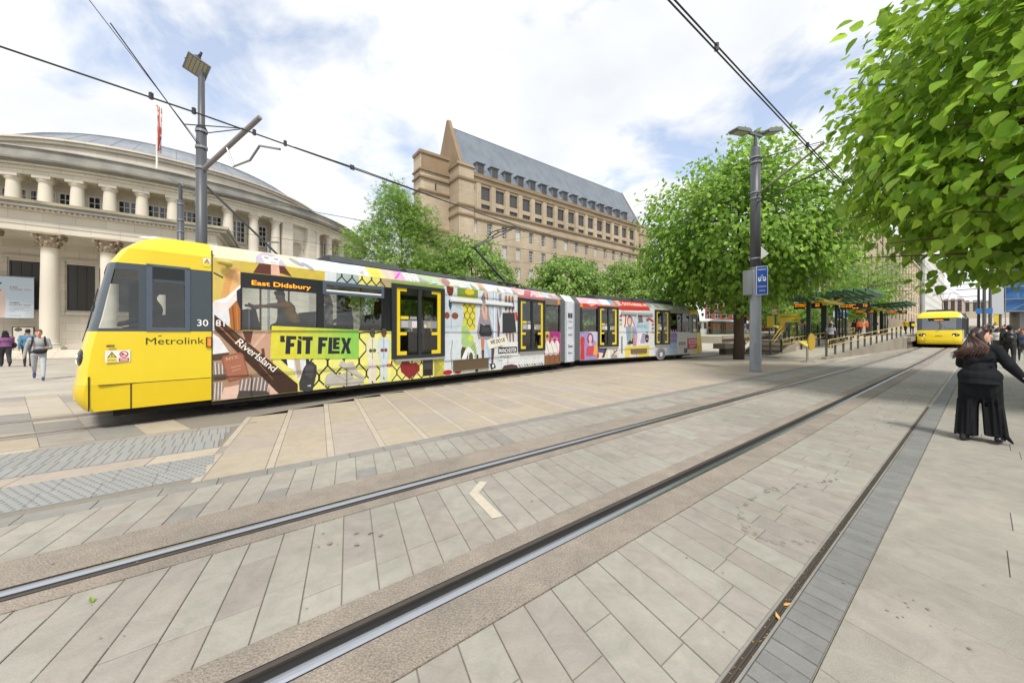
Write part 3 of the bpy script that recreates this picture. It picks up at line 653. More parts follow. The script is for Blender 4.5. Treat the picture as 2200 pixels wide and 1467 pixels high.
    bs = MB(); bs.box(-.58, .58, -.58, .58, .46, .62); bs.lathe([(.40, .62), (.56, .62), (.58, .67), (.56, .72), (.47, .74), (.46, .78), (.50, .80), (.50, .85), (.42, .88)], 26); bsm = bs.mesh('base', M_PORT)
    cp = MB(); cp.lathe([(.36, 6.76), (.37, 7.0), (.42, 7.25), (.56, 7.48)], 20)
    for row, (n_, z0, hh, r0) in enumerate(((8, 6.78, .32, .40), (8, 6.95, .38, .43))):
        for i in range(n_):
            a = 2 * math.pi * (i + .5 * row) / n_; M = Matrix.Rotation(a, 4, 'Z')
            cp.add([(r0, -.11, z0), (r0, .11, z0), (r0 + .05, .13, z0 + hh * .6), (r0 + .05, -.13, z0 + hh * .6), (r0 + .15, .08, z0 + hh), (r0 + .15, -.08, z0 + hh), (r0 + .2, .03, z0 + hh - .1), (r0 + .2, -.03, z0 + hh - .1), (r0 + .09, 0, z0 + hh * .55)], [(0, 1, 2, 8), (0, 8, 3), (3, 8, 2, 4), (3, 4, 5), (5, 4, 6, 7)], M=M)
    for i in range(4):
        M = Matrix.Rotation(math.pi / 4 + i * math.pi / 2, 4, 'Z')
        cp.tube([(.42, 0, 7.15), (.5, 0, 7.36), (.66, 0, 7.5), (.78, 0, 7.44), (.76, 0, 7.34), (.69, 0, 7.36)], [.05, .06, .07, .07, .06, .04], 6, M=M)
    k = 6; pts = []
    for i in range(4):
        for j in range(k):
            f = j / k; q = math.pi / 4 + i * math.pi / 2 + f * math.pi / 2; r = .86 - .30 * math.sin(math.pi * f); pts.append((r * math.cos(q), r * math.sin(q)))
    cp.prism(pts, 7.5, 7.62); cpm = cp.mesh('capital', mat('carved capital stone', '#93846f', rough=.85, var=.3, scale=5))
    for s in (-13.85, -11.4, -8.92, -6.46, -4.0, -1.55):
        o = link('column', colm, root); o.location = (s + 6, y0, 0); link('base', bsm, o); link('capital', cpm, o)
    x0, x1 = -10.8, 5.05
    holes = [(x - .66, x + .66, 3.07, 6.27) for x in (-7.25, -4.8, -2.37, .1, 2.55)]
    w = MB(); holes_wall(w, x0, x1, 0, 7.7, holes, y=yw, reveal=.14); w.build('portico_wall', M_PORT, root)
    pg, fg = win_mesh(1.32, 3.2, 3, 4, .045, .06); fg = fg.mesh('frame', M_BRNZ); pg.materials.clear(); pg.materials.append(M_BRNZ)
    for h in holes:
        put_window(root, pg, fg, ((h[0] + h[1]) / 2, yw + .09, 3.07)); xa, xb = h[0], h[1]
        for b in ((xa - .22, xa - .06, 2.95, 6.45), (xb + .06, xb + .22, 2.95, 6.45)): MB().box(b[0], b[1], yw - .08, yw - .002, b[2], b[3]).build('architrave', M_PORT, root)
        MB().box(xa - .3, xb + .3, yw - .15, yw - .002, 6.46, 6.62).build('window_hood', M_PORT, root); MB().box(xa - .3, xb + .3, yw - .17, yw - .002, 2.78, 2.94).build('window_sill', M_PORT, root)
        MB().box(xa - .1, xb + .1, yw - .04, yw - .002, 6.78, 7.3).build('wall_panel', M_PORT, root)
    MB().box(x0, x1, yw - .25, yw - .002, 0, .75).build('wall_base', M_PORT, root)
    X1 = 5.15
    def slabp(a, z0, z1, nm, m): MB().prism([(x0 - .2, y0 - a), (X1 + a - .45, y0 - a), (X1 + a + .7, -21.5), (x0 - .2, -21.5)], z0, z1).build(nm, m, root)
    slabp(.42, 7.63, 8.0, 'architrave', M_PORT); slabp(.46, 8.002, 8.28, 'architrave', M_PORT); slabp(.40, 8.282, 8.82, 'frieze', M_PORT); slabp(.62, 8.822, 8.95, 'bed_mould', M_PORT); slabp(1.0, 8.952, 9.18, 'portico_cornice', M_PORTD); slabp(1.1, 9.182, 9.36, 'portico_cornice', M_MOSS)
    dn = MB()
    for i in range(70): q = x0 + .22 * i; dn.box(q, q + .12, y0 - .78, y0 - .61, 8.86, 8.951)
    dn.build('dentil', M_PORT, root, kind='stuff')
    # low side block right of the portico
    MB().box(5.2, 6.0, yw, -22, 0, 7.6).build('side_wall', M_PORT, root); MB().box(6.2, 11.5, -29.0, -20, 0, 7.1).build('side_block', M_PORT, root); MB().box(6.1, 11.7, -29.2, -20, 7.1, 7.35).build('side_coping', M_PORTD, root)
    return root
library()
def at_lib(x, y, z): return street(-6, -66) @ Vector((x, y, z))
def flag():
    base = at_lib(22.0 * math.sin(R(2.2)), -22.0 * math.cos(R(2.2)), 15.4)
    t = thing('flagpole', base, 'white flagpole with drooping red white and blue flag on the library roof', 'flagpole')
    MB().tube([(0, 0, 0), (0, 0, 6.1)], [.08, .05], 10).build('pole', plain('#d8d5cc'), t); MB().ball((0, 0, 5.95), .09).build('finial', plain('#c8b98a'), t)
    nx, nz = 10, 26; mb = MB(); vs = []; cols = ['#2f3a68', '#b04a48', '#d9d6d2']
    for j in range(nz + 1):
        for i in range(nx + 1):
            f = i / nx; q = j / nz; vs.append((.05 + .42 * f * (1 - .35 * q), .13 * math.sin(f * 9 + q * 2) * (.3 + q), 5.9 - 3.9 * q - .3 * f * f))
    fs = []; mi = []
    for j in range(nz):
        for i in range(nx):
            u, v = (i + .5) / nx * 1.0, (j + .5) / nz
            c = 0; a = abs(v - .5); d1 = abs((u - .5) - (v - .5)); d2 = abs((u - .5) + (v - .5))
            if min(d1, d2) < .14: c = 2
            if min(d1, d2) < .06: c = 1
            if abs(v - .5) < .13 or abs(u - .5) < .2: c = 2
            if abs(v - .5) < .075 or abs(u - .5) < .11: c = 1
            fs.append((j * (nx + 1) + i, j * (nx + 1) + i + 1, (j + 1) * (nx + 1) + i + 1, (j + 1) * (nx + 1) + i)); mi.append(c)
    for f, c in zip(fs, mi): pass
    mb.add(vs, fs); mb.mi = mi; mb.build('flag', [plain(c) for c in cols], t, smooth=True)
flag()
def banner():
    t = thing('hanging_banner', street(-11.2, -37.95), 'large pale blue banner with thank you message hung on the library wall', 'banner')
    MB().box(-.95, .95, .03, .05, 2.49, 5.12).build('cloth', plain('#c4d6e6'), t)
    pr = Print(lambda u, w, o: (u, .03 - o, w), .003)
    pr.poly([(-.95, 2.5), (.95, 2.5), (.95, 3.4), (-.95, 3.9)], '#d3dde8')
    pr.poly([(-.72, 2.5), (-.22, 2.5), (-.18, 3.3), (-.20, 4.2), (-.36, 4.32), (-.6, 4.34), (-.82, 4.15), (-.8, 3.9), (-.7, 3.2)], '#ddc6c0'); pr.ell(-.53, 4.5, .13, .17, '#e0c4b8'); pr.ell(-.53, 4.66, .22, .07, '#3d4766', rot=.12); pr.line([(-.52, 4.60), (-.36, 4.61)], .03, '#b05a55'); pr.line([(-.42, 4.3), (-.35, 4.18)], .03, '#444a5a')
    pr.rect(-.78, -.44, 4.92, 5.04, '#c9a9b2'); pr.line([(-.78, 4.98), (-.44, 4.98)], .03, '#c25560')
    pr.text('A BIG', -.03, 4.42, .13, '#5b5b66', bold=.012); pr.text('THANK YOU', -.03, 4.28, .13, '#c9606a', bold=.012, width=.86)
    pr.text('ARMED', -.03, 3.42, .13, '#5b5b66', bold=.012); pr.text('FORCES DAY', -.03, 3.28, .13, '#5b5b66', bold=.012, width=.86)
    for i, w in enumerate((.84, .55, .8, .2)): pr.line([(-.03, 3.16 - .09 * i), (-.03 + w, 3.16 - .09 * i)], .022, '#8d93a3')
    pr.line([(.0, 2.64), (.45, 2.64)], .022, '#8d93a3'); pr.build('printed_design', t)
    MB().tube([(-1, .04, 5.16), (1, .04, 5.16)], .02, 6).build('top_bar', plain('#8a8a86'), t); MB().tube([(-1, .04, 2.46), (1, .04, 2.46)], .02, 6).build('bottom_bar', plain('#8a8a86'), t)
    t = thing('poster_case', street(-10.68, -37.95), 'wall poster case with dark frame on library wall by the column', 'poster')
    MB().box(-.45, .45, .03, .1, .75, 1.92).build('frame', plain('#4a2f2a'), t); pr = Print(lambda u, w, o: (u, .03 - o, w), .003)
    pr.rect(-.40, .40, .8, 1.87, '#cfccc0'); pr.ell(-.2, 1.74, .16, .12, '#55524e'); pr.ell(.16, 1.42, .14, .11, '#6d7a5a'); pr.ell(-.1, 1.06, .15, .11, '#5a4c33'); pr.ell(.1, 1.2, .1, .07, '#d9c24a'); pr.ell(.23, 1.28, .05, .06, '#d9c24a'); pr.ell(.17, 1.45, .06, .04, '#3d6ea0'); pr.ell(-.1, 1.06, .08, .05, '#c9a23a'); pr.build('poster', t)
banner()
# ================================================================== TRAMS
M_YEL = mat('tram yellow paint', '#dcc21c', rough=.3, var=.05, scale=3, coat=.35)
M_YEL2 = mat('deep yellow skirt paint', '#d4b605', rough=.35, var=.06, scale=3, coat=.25)
M_TGREY = mat('tram slate grey paint', '#39434b', rough=.35, var=.05, coat=.3)
M_TGLASS = glass('tram window glass', (.80, .83, .82), .06)
M_WSCREEN = glass('tram windscreen', (.55, .6, .62), .22)
M_TGLASSD = glass('tinted door glass', (.42, .45, .45), .05)
M_INT = mat('tram interior lining', '#8d8d88', rough=.6, var=.05)
M_FLOOR = mat('tram floor', '#3a3a3c', rough=.7)
M_SEAT = mat('seat moquette', '#4a4650', rough=.9, var=.3, scale=30)
M_SEATB = mat('seat shell', '#a9a7a3', rough=.5)
M_POLE = mat('yellow grab pole', '#c99a14', rough=.35)
M_ROOFT = mat('tram roof equipment', '#3d4143', rough=.6, var=.15)
M_FRAME = mat('black window surround', '#17191b', rough=.25, var=.1, spec=.5)
M_DFRAME = mat('door frame rubber', '#23282b', rough=.5, var=.1)
M_UNDER = mat('underframe grime', '#1b1917', rough=.9, var=.3)
M_AMBER = mat('amber display', '#f08c10', rough=.5, emit=1.1, var=0)
M_LED = mat('amber indicator', '#e07a1c', rough=.3, emit=.25, var=.1)
M_ALU = mat('brushed aluminium', '#b9bcbd', rough=.35, metal=.8, var=.1)
SECT = [(0, .27), (0, 2.87), (.28, 3.15), (.62, 3.22), (2.03, 3.22), (2.37, 3.15), (2.65, 2.87), (2.65, .27)]
LZ = interp([(.2, -1.46), (.3, -1.50), (.42, -1.58), (.58, -1.62), (.8, -1.58), (.92, -1.575), (1.3, -1.525), (1.75, -1.42), (2.18, -1.345), (2.62, -1.26), (2.87, -1.11), (2.98, -1.0), (3.08, -.86), (3.15, -.70), (3.22, -.42)])
CABC = [(0, 0), (-.32, 0), (-.37, 0), (-.77, 0), (-.82, 0), (-.93, 0), (.93, .035), (.975, .13), (1.0, .34), (1.012, .8), (1.016, 1.325)]
CABC = CABC + [(a, 2.65 - b) for a, b in CABC[:-1][::-1]]
def cab_pt(c, z):
    a, y = CABC[c]; Lz = LZ(z); sc = min(1, Lz / LZ(2.62)) if z > 2.62 else 1.0
    l = a * sc if a <= 0 else a * Lz
    ins = 0 if z <= 2.87 else .28 * (z - 2.87) / .28 if z < 3.15 else .28 + .34 * (z - 3.15) / .07
    f = 1 - 2 * ins / 2.65; return (l, 1.325 + (y - 1.325) * f, z)
def zbot(c):
    a, y = CABC[c]; l = a if a <= 0 else a * 1.5
    return 1.53 if l >= -.93 else max(1.28, 1.53 - (-.93 - l) * .40)
def cab(root, T, low=None, top=None, wrap=None):
    """driver's cab: lofted shell with glazed openings"""
    nc = len(CABC); low = low or M_YEL; top = top or M_YEL
    def shell(rows, name, m, skip=None, off=0.0):
        mb = MB(T); vs = [p for r in rows for p in r]; fs = []
        for i in range(len(rows) - 1):
            for c in range(nc - 1):
                if skip and skip(i, c): continue
                fs.append((i * nc + c, i * nc + c + 1, (i + 1) * nc + c + 1, (i + 1) * nc + c))
        mb.add(vs, fs); return mb.build(name, m, root)
    rowz = lambda z: [cab_pt(c, z) for c in range(nc)]
    lows = [rowz(z) for z in (.30, .42, .58, .70)]; autosmooth(shell(lows, 'front_skirt', low if low is not M_YEL else M_YEL2), 35)
    lows = [rowz(z) for z in (.703, .8, .92, 1.1, 1.24)] + [[cab_pt(c, zbot(c)) for c in range(nc)]]; autosmooth(shell(lows, 'lower_panel', low), 35)
    fr = (0, .045, .2, .5, .75, .9, .955, 1)
    band = [[cab_pt(c, zbot(c) + (2.62 - zbot(c)) * f) for c in range(nc)] for f in fr]
    mir = lambda c: min(c, nc - 2 - c)
    def hole(i, c):
        k = mir(c)
        if k == 2 and 1 <= i <= 3: return True
        if k == 5 and 1 <= i <= 4: return True
        if k >= 8 and 1 <= i <= 5: return True
        return False
    autosmooth(shell(band, 'cab_surround', M_TGREY, hole), 35)
    vs = [(p[0] + .012 * (1 if CABC[c % nc][0] > 0 else 0), p[1] + (.012 if p[1] < .2 else -.012 if p[1] > 2.45 else 0), p[2]) for r in band for c, p in enumerate(r)]
    for cols in ((2,), (5,), tuple(range(8, nc - 9)), (nc - 7,), (nc - 4,)):
        g = MB(T); g.add(vs, [(i * nc + c, i * nc + c + 1, (i + 1) * nc + c + 1, (i + 1) * nc + c) for i in range(7) for c in cols if hole(i, c)]); g.compact(); g.build('windscreen' if len(cols) > 1 else 'cab_window', M_WSCREEN if len(cols) > 1 else M_TGLASS, root)
    tops = [rowz(z) for z in (2.62, 2.74, 2.87)]; autosmooth(shell(tops, 'roof_band', top), 35)
    tops = [rowz(z) for z in (2.87, 2.98, 3.08, 3.15, 3.22)]; o = shell(tops, 'cab_roof', top)
    mb = MB(T); mb.add(rowz(3.219), [tuple(range(nc))]); mb.build('cab_roof_top', top, root)
    # floor, desk, bulkhead, driver's seat
    mb = MB(T); mb.box(-1.4, 0, .1, 2.55, .9, .94); mb.box(-1.38, -1.0, .2, 2.45, .94, 1.32); mb.build('driver_desk', M_FLOOR, root)
    mb = MB(T); mb.box(-.06, 0, .06, 2.59, .94, 1.5); mb.box(-.06, 0, .06, .9, 1.5, 2.85); mb.box(-.06, 0, 1.75, 2.59, 1.5, 2.85); mb.build('bulkhead', M_FRAME, root)
    mb = MB(T); mb.box(-.62, -.5, 1.1, 1.55, 1.0, 1.85); mb.box(-.95, -.5, 1.1, 1.55, 1.25, 1.36); mb.build('driver_seat', M_SEAT, root)
    # door window frame, rubber lines
    mb = MB(T)
    for a, b, c, d in ((-.84, -.30, 2.60, 2.64), (-.84, -.30, 1.535, 1.60), (-.84, -.77, 1.6, 2.62), (-.37, -.30, 1.6, 2.62)): mb.box(a, b, -.014, .0, c, d)
    mb.build('cab_door_frame', mat('blue grey frame', '#4a5563', rough=.4), root)
    mb = MB(T); mb.box(-.80, -.34, -.01, .001, 2.41, 2.59); mb.build('cab_vent_window', M_FRAME, root)
    mb = MB(T)
    for a, b, c, d in ((-1.36, -.02, .696, .706), (-1.02, -1.005, .30, .70), (-1.46, -1.445, .32, .84)): mb.box(a, b, -.002 if a > -1.4 else .02, .03, c, d)
    mb.box(-.008, .008, -.003, .05, .28, 3.0); mb.build('panel_gap', M_FRAME, root)
    for f in (1, -1):
        yy = .40 if f == 1 else 2.25
        mb = MB(T); mb.ball((-1.50, yy, 1.1), (.085, .27, .17), 16, 10); o = mb.build('headlight', M_FRAME, root, smooth=True); mb = MB(T); mb.ball((-1.555, yy + .07 * f, 1.06), (.04, .065, .06), 10, 6); mb.ball((-1.55, yy - .09 * f, 1.14), (.035, .04, .04), 10, 6); mb.build('lens', mat('headlamp lens', '#e8e0c4', rough=.1, emit=.6), o, smooth=True)
        pass
    mb = MB(T); mb.box(-1.62, -1.58, .55, 2.1, .45, .5);  mb.build('bumper_fittings', low, root)
    mb = MB(T); mb.tube([(-1.535, 1.5, 1.36), (-1.475, 1.2, 1.62), (-1.40, 1.15, 2.05)], .012, 6); mb.tube([(-1.46, .9, 1.7), (-1.36, 1.45, 2.3)], .01, 6); mb.build('wiper', M_FRAME, root)
    mb = MB(T); mb.box(-1.345, -1.335, .7, 1.95, 2.36, 2.58); mb.build('destination_board', M_FRAME, root)
def tram_wheels(root, T, xs):
    for x in xs:
        for y in (.42, 2.1):
            mb = MB(T); mb.tube([(x, y, .32), (x, y + .12, .32)], .33, 22); o = mb.build('wheel', M_UNDER, root); mb = MB(T); mb.tube([(x, y - .01, .32), (x, y + .13, .32)], .2, 16); mb.build('rim', M_RAILD, o)
def tram_body(root, T, L, near, far, wall, doors, inner=True, roofm=None, covem=None):
    mb = MB(T); holes_wall(mb, 0, L, .27, 2.87, near, 0, .05, 0, 1); mb.build('side_wall', [wall, M_FRAME], root)
    mb = MB(T); holes_wall(mb, 0, L, .27, 2.87, far, 2.65, -.05, 0, 1); mb.build('side_wall', [wall, M_FRAME], root)
    mb = MB(T); holes_wall(mb, 0, L, .94, 2.86, near, .052, .002); mb.build('lining', M_INT, root); mb = MB(T); holes_wall(mb, 0, L, .94, 2.86, far, 2.598, -.002); mb.build('lining', M_INT, root)
    for a, b in ((1, 2), (5, 6)):
        (ya, za), (yb, zb) = SECT[a], SECT[b]; MB(T).add([(0, ya, za), (L, ya, za), (L, yb, zb), (0, yb, zb)], [(0, 1, 2, 3)]).build('roof_cove', covem or wall, root)
    mb = MB(T)
    for a, b in ((2, 3), (3, 4), (4, 5)):
        (ya, za), (yb, zb) = SECT[a], SECT[b]; mb.add([(0, ya, za), (L, ya, za), (L, yb, zb), (0, yb, zb)], [(0, 1, 2, 3)])
    mb.build('roof', roofm or M_ROOFT, root); MB(T).box(0, L, .05, 2.6, 2.80, 2.84).build('ceiling', plain('#c9c9c4'), root)
    mb = MB(T); mb.box(0, L, .07, 2.58, .88, .94); mb.build('floor', M_FLOOR, root); MB(T).box(.2, L - .2, .3, 2.35, .3, .87).build('underframe', M_UNDER, root)
    MB(T).box(0, L, .012, .03, .20, .30).build('under_skirt', M_UNDER, root); MB(T).box(0, L, 2.62, 2.638, .20, .30).build('under_skirt', M_UNDER, root)
    for h in near:
        if h not in doors: MB(T).add([(h[0], .022, h[2]), (h[1], .022, h[2]), (h[1], .022, h[3]), (h[0], .022, h[3])], [(0, 1, 2, 3)]).build('window', M_TGLASS, root)
    for h in far: MB(T).add([(h[0], 2.624, h[2]), (h[1], 2.624, h[2]), (h[1], 2.624, h[3]), (h[0], 2.624, h[3])], [(0, 1, 2, 3)]).build('window', M_TGLASS, root)
    for h in doors: tram_door(root, T, *h)
def tram_door(root, T, a, b, c, d):
    fr = .10; mb = MB(T)
    for x0, x1, z0, z1 in ((a - .03, a + fr, c - .02, d + .02), (b - fr, b + .03, c - .02, d + .02), (a + fr, b - fr, c - .02, c + .07), (a + fr, b - fr, d - .08, d + .02)): mb.box(x0, x1, -.05, .02, z0, z1)
    mb.box((a + b) / 2 - .05, (a + b) / 2 + .05, -.04, .02, c + .07, d - .08)
    o = mb.build('door', M_DFRAME, root)
    for sgn, (x0, x1) in ((1, (a + fr, (a + b) / 2 - .05)), (-1, ((a + b) / 2 + .05, b - fr))):
        w = x1 - x0; e = .11; l = MB(T); z0, z1 = c + .07, d - .08; oe = x0 if sgn > 0 else x1
        xa, xb = (x0, x0 + e) if sgn > 0 else (x1 - e, x1)
        l.box(xa, xb, -.022, .0, z0, z1); ya, yb = (x0 + e, x0 + e + .2) if sgn > 0 else (x1 - e - .2, x1 - e)
        for q0, q1 in ((z0, z0 + .10), (z1 - .08, z1), (z0 + .52, z0 + .60)): l.box(ya, yb, -.022, 0, q0, q1)
        l.build('door_leaf', M_YEL, o); p = MB(T); p.add([(x0, -.009, z0), (x1, -.009, z0), (x1, -.009, z1), (x0, -.009, z1)], [(0, 1, 2, 3)]); p.build('pane', M_TGLASSD, o)
    pr = Print(lambda u, w, q: T @ Vector((u, -.025 - q, w)), .002); m = (a + b) / 2; q = c + .78
    pr.rect(a + .22, m - .09, q, q + .2, '#8d9094'); pr.rect(m - .24, m - .1, q + .02, q + .18, '#d9dadb'); pr.ell(m - .17, q + .1, .05, .05, '#c2404a', 10); pr.ell(m - .17, q + .1, .035, .035, '#e6e2e0', 10); pr.rect(a + .22, a + .46, q + .23, q + .31, '#d8c030'); pr.rect(a + .5, m - .1, q + .23, q + .31, '#8d9094')
    for i in range(3): pr.line([(a + .26, q + .05 + .05 * i), (a + .44, q + .05 + .05 * i)], .014, '#e4dcd8')
    pr.build('door_notice', o); pr = Print(lambda u, w, q: T @ Vector((u, -.025 - q, w)), .002); pr.rect(m + .12, b - .24, q, q + .2, '#84868a'); pr.ell(m + .18, q + .06, .045, .05, '#c9bfa0', 10)
    for i in range(3): pr.line([(m + .26, q + .05 + .05 * i), (m + .36, q + .05 + .05 * i)], .02, '#cdbb4a')
    pr.build('door_notice', o); MB(T).box(a + .05, b, -.06, .0, c - .09, c - .03).build('step_plate', M_ALU, o)
def seats(root, T, xs, y=(.25, 1.75)):
    for x, f in xs:
        for yy in y:
            mb = MB(T); mb.prism_y([(x, 1.35), (x + .42 * f, 1.33), (x + .46 * f, 1.36), (x + .42 * f, 1.44), (x + .09 * f, 1.45), (x - .02 * f, 1.98), (x - .1 * f, 1.98), (x - .03 * f, 1.4)], yy, yy + .8); mb.box(x, x + .3 * f if f > 0 else x, yy + .3, yy + .5, .94, 1.34) if f > 0 else mb.box(x - .3, x, yy + .3, yy + .5, .94, 1.34)
            o = mb.build('seat', M_SEAT, root); mb = MB(T); mb.box(min(x - .11 * f, x - .14 * f), max(x - .11 * f, x - .14 * f), yy + .04, yy + .76, 1.5, 1.99); mb.build('seat_shell', M_SEATB, o)
def poles_in(root, T, ps):
    for x, y in ps: MB(T).tube([(x, y, .94), (x, y, 2.81)], .02, 8).build('grab_pole', M_POLE, root)
def pantograph(root, T, x, zt=2.3):
    mb = MB(T)
    for y in (.9, 1.75): mb.tube([(x - .5, y, 3.42), (x + .7, y, 3.42)], .04, 6)
    for q in (x - .5, x + .7): mb.tube([(q, .9, 3.42), (q, 1.75, 3.42)], .04, 6)
    for q in (x - .45, x + .65):
        for y in (.95, 1.7): mb.tube([(q, y, 3.2), (q, y, 3.42)], .06, 8)
    mb.build('pantograph_base', M_ROOFT, root)
    el = (x - 1.35, 3.42 + zt * .56); top = (x + .35, 3.42 + zt)
    mb = MB(T); mb.tube([(x + .5, 1.325, 3.45), (el[0], 1.325, el[1])], [.055, .045], 8); mb.tube([(x + .3, 1.15, 3.42), (el[0] + .1, 1.25, el[1] - .12)], .018, 6)
    mb.build('pantograph_arm', M_ROOFT, root)
    mb = MB(T)
    for y in (-.35, .35): mb.tube([(el[0], 1.325 + y * .35, el[1]), (top[0], 1.325 + y, top[1])], .022, 6)
    mb.tube([(el[0], 1.2, el[1]), (el[0], 1.45, el[1])], .04, 6)
    mb.build('pantograph_fork', M_ROOFT, root)
    mb = MB(T)
    for d in (-.12, .12): mb.tube([(top[0] + d, .45, top[1] - .16), (top[0] + d, .62, top[1] + .02), (top[0] + d, .9, top[1] + .07), (top[0] + d, 1.75, top[1] + .07), (top[0] + d, 2.03, top[1] + .02), (top[0] + d, 2.2, top[1] - .16)], .022, 6)
    for y in (.95, 1.7): mb.tube([(top[0] - .12, y, top[1] + .06), (top[0] + .12, y, top[1] + .06)], .018, 6)
    mb.build('collector_head', M_ROOFT, root)
# ------------------------------------------------------------------ the advert tram
FM = street(-.28, -8.52, 0, R(11.15)); RM = street(12.5, -11.15, 0, R(-2.79))
tram = thing('tram', FM, 'articulated tram wrapped in fashion collage adverts with yellow cab', 'tram')
I4 = Matrix.Identity(4); T2 = FM.inverted() @ RM
D1, D2 = (3.6, 5.22, .86, 2.76), (8.58, 10.15, .86, 2.76)
W1, W2, W3 = (.45, 1.79, 1.56, 2.65), (1.93, 3.33, 1.56, 2.65), (10.2, 11.2, 1.57, 2.66)
M_WRAP = vinyl('#d9d46e')
tram_body(tram, I4, 11.3, [W1, W2, D1, D2, W3], [W1, W2, D1, (5.45, 6.8, 1.56, 2.65), (6.95, 8.3, 1.56, 2.65), D2, W3], M_WRAP, [D1, D2])
cab(tram, I4)
RL = 9.25
E1, E2 = (1.2, 2.62, .88, 2.77), (5.72, 7.06, .90, 2.77); V1, V2 = (.15, 1.12, 1.58, 2.67), (7.2, 8.35, 1.58, 2.66)
V3 = (8.45, 9.2, 1.58, 2.66)
tram_body(tram, T2, RL, [V1, E1, E2, V2, V3], [V1, E1, (2.9, 4.2, 1.57, 2.66), (4.3, 5.5, 1.57, 2.66), E2, V2, V3], vinyl('#cfcfc8'), [E1, E2])
cab(tram, T2 @ Matrix.Translation((RL, 0, 0)) @ Matrix.Scale(-1, 4, (1, 0, 0)) @ Matrix.Diagonal((.95, 1, 1, 1)))
def bellows():
    a = [(11.3, y, q) for y, q in SECT]; b = [tuple(T2 @ Vector((0, y, q))) for y, q in SECT]; n = len(SECT)
    P = lambda f, ins: [(Vector(p).lerp(Vector(q), f) * (1 - ins) + (Vector((11.3, 1.325, 1.7)).lerp(T2 @ Vector((0, 1.325, 1.7)), f)) * ins) for p, q in zip(a, b)]
    for f0, f1, m, nm, k in ((0, .20, mat('grey bellows', '#55585a', rough=.8), 'bellows', 8), (.21, .70, vinyl('#cfd3da'), 'joint_cover', 0), (.71, 1, _MC['grey bellows'] if 'grey bellows' in _MC else None, 'bellows', 10)):
        m = m or _MC['grey bellows']; mb = MB(); st = [f0 + (f1 - f0) * i / max(k, 1) for i in range(max(k, 1) + 1)]; vs = []
        for i, f in enumerate(st): vs += P(f, (.0 if i % 2 == 0 else .035) if k else -.004)
        mb.add(vs, [(i * n + j, i * n + j + 1, (i + 1) * n + j + 1, (i + 1) * n + j) for i in range(len(st) - 1) for j in range(n - 1)]); mb.build(nm, m, tram)
bellows()
tram_wheels(tram, I4, (.87, 2.6)); tram_wheels(tram, T2, (7.3, 8.9)); tram_wheels(tram, I4, (11.4, 12.9))
MB().box(.3, 3.2, .15, .5, .18, .3).build('bogie_frame', M_RAILD, tram); MB(T2).box(6.8, 9.2, .15, .5, .18, .3).build('bogie_frame', M_RAILD, tram)
MB().box(-1.2, 11.3, .12, 2.5, .19, .44).build('under_box', M_UNDER, tram); MB(T2).box(0, 8.6, .12, 2.5, .19, .44).build('under_box', M_UNDER, tram)  # low dark box brought near the ground to deepen the shade under the skirt
MB().box(0, 1.9, 0, 1, 0, .22, M=Matrix.Translation((11.2, .8, .3))).build('coupling', M_UNDER, tram)
for a, b, c, d, T in ((2.25, 4.1, 3.22, 3.36, I4), (4.3, 6.1, 3.22, 3.32, I4), (6.5, 8.0, 3.22, 3.36, I4), (9.6, 11.0, 3.22, 3.3, I4), (1.5, 4.2, 3.22, 3.38, T2), (4.5, 8.2, 3.22, 3.4, T2)):
    mb = MB(T); mb.prism_x([(.42, c - .02), (.52, d), (2.13, d), (2.23, c - .02)], a, b); mb.build('roof_box', M_ROOFT, tram)
pantograph(tram, I4, 9.0, 2.15)
seats(tram, I4, ((.75, 1), (1.75, -1), (2.05, 1), (3.3, -1), (6.0, 1), (7.9, -1), (10.35, 1))); seats(tram, T2, ((.4, 1), (3.4, 1), (5.2, -1), (7.4, 1), (8.8, -1)))
poles_in(tram, I4, ((1.02, 1.1), (1.72, 1.55), (2.5, 1.25), (3.36, 1.2), (3.9, .5), (4.9, .5), (4.4, 2.0), (8.8, .5), (9.9, .5), (10.7, 1.2))); poles_in(tram, T2, ((.6, 1.2), (1.5, .5), (2.3, .5), (2.9, 1.3), (6, .5), (6.8, .5), (7.7, 1.3), (8.5, 1)))
# dark surrounds, destination display, vents
for T, rs in ((I4, ((1.79, 1.93, 1.56, 2.66), (3.33, 3.57, 1.56, 2.66), (.42, .45, 1.56, 2.66), (.45, 1.79, 2.37, 2.66), (10.16, 10.2, 1.56, 2.67), (11.2, 11.3, 1.56, 2.67))), (T2, ((0, .15, 1.57, 2.68), (1.12, 1.17, 1.57, 2.68), (7.09, 7.2, 1.57, 2.68), (8.35, 8.45, 1.57, 2.68)))):
    for a, b, c, d in rs: MB(T).box(a, b, -.004, .024, c, d).build('window_surround', M_FRAME, tram)
mb = MB()
for a, b, c, d in ((1.9, 3.36, 2.58, 2.66), (1.9, 3.36, 2.37, 2.43), (1.9, 1.97, 2.43, 2.58), (3.29, 3.36, 2.43, 2.58)): mb.box(a, b, -.03, .01, c, d)
mb.build('hopper_window_frame', mat('blue grey frame', '#4a5563', rough=.4), tram); MB().box(1.97, 3.29, -.02, .01, 2.43, 2.475).build('hopper_ledge', plain('#d5d6d8', .3), tram)
conv1 = lambda u, w, o: (u, -o, w) if w <= 2.8701 else (u, .28 * (w - 2.87) / .23 - .7 * o, 2.87 + .28 * (w - 2.87) / .23 + .7 * o)
conv2 = lambda u, w, o: tuple(T2 @ Vector(conv1(u, w, o)))
pr = Print(conv1, .006); pr.text('East Didsbury', .60, 2.44, .125, M_AMBER, width=1.06, bold=.01); pr.build('destination_display', tram, label='amber dot display reading East Didsbury')
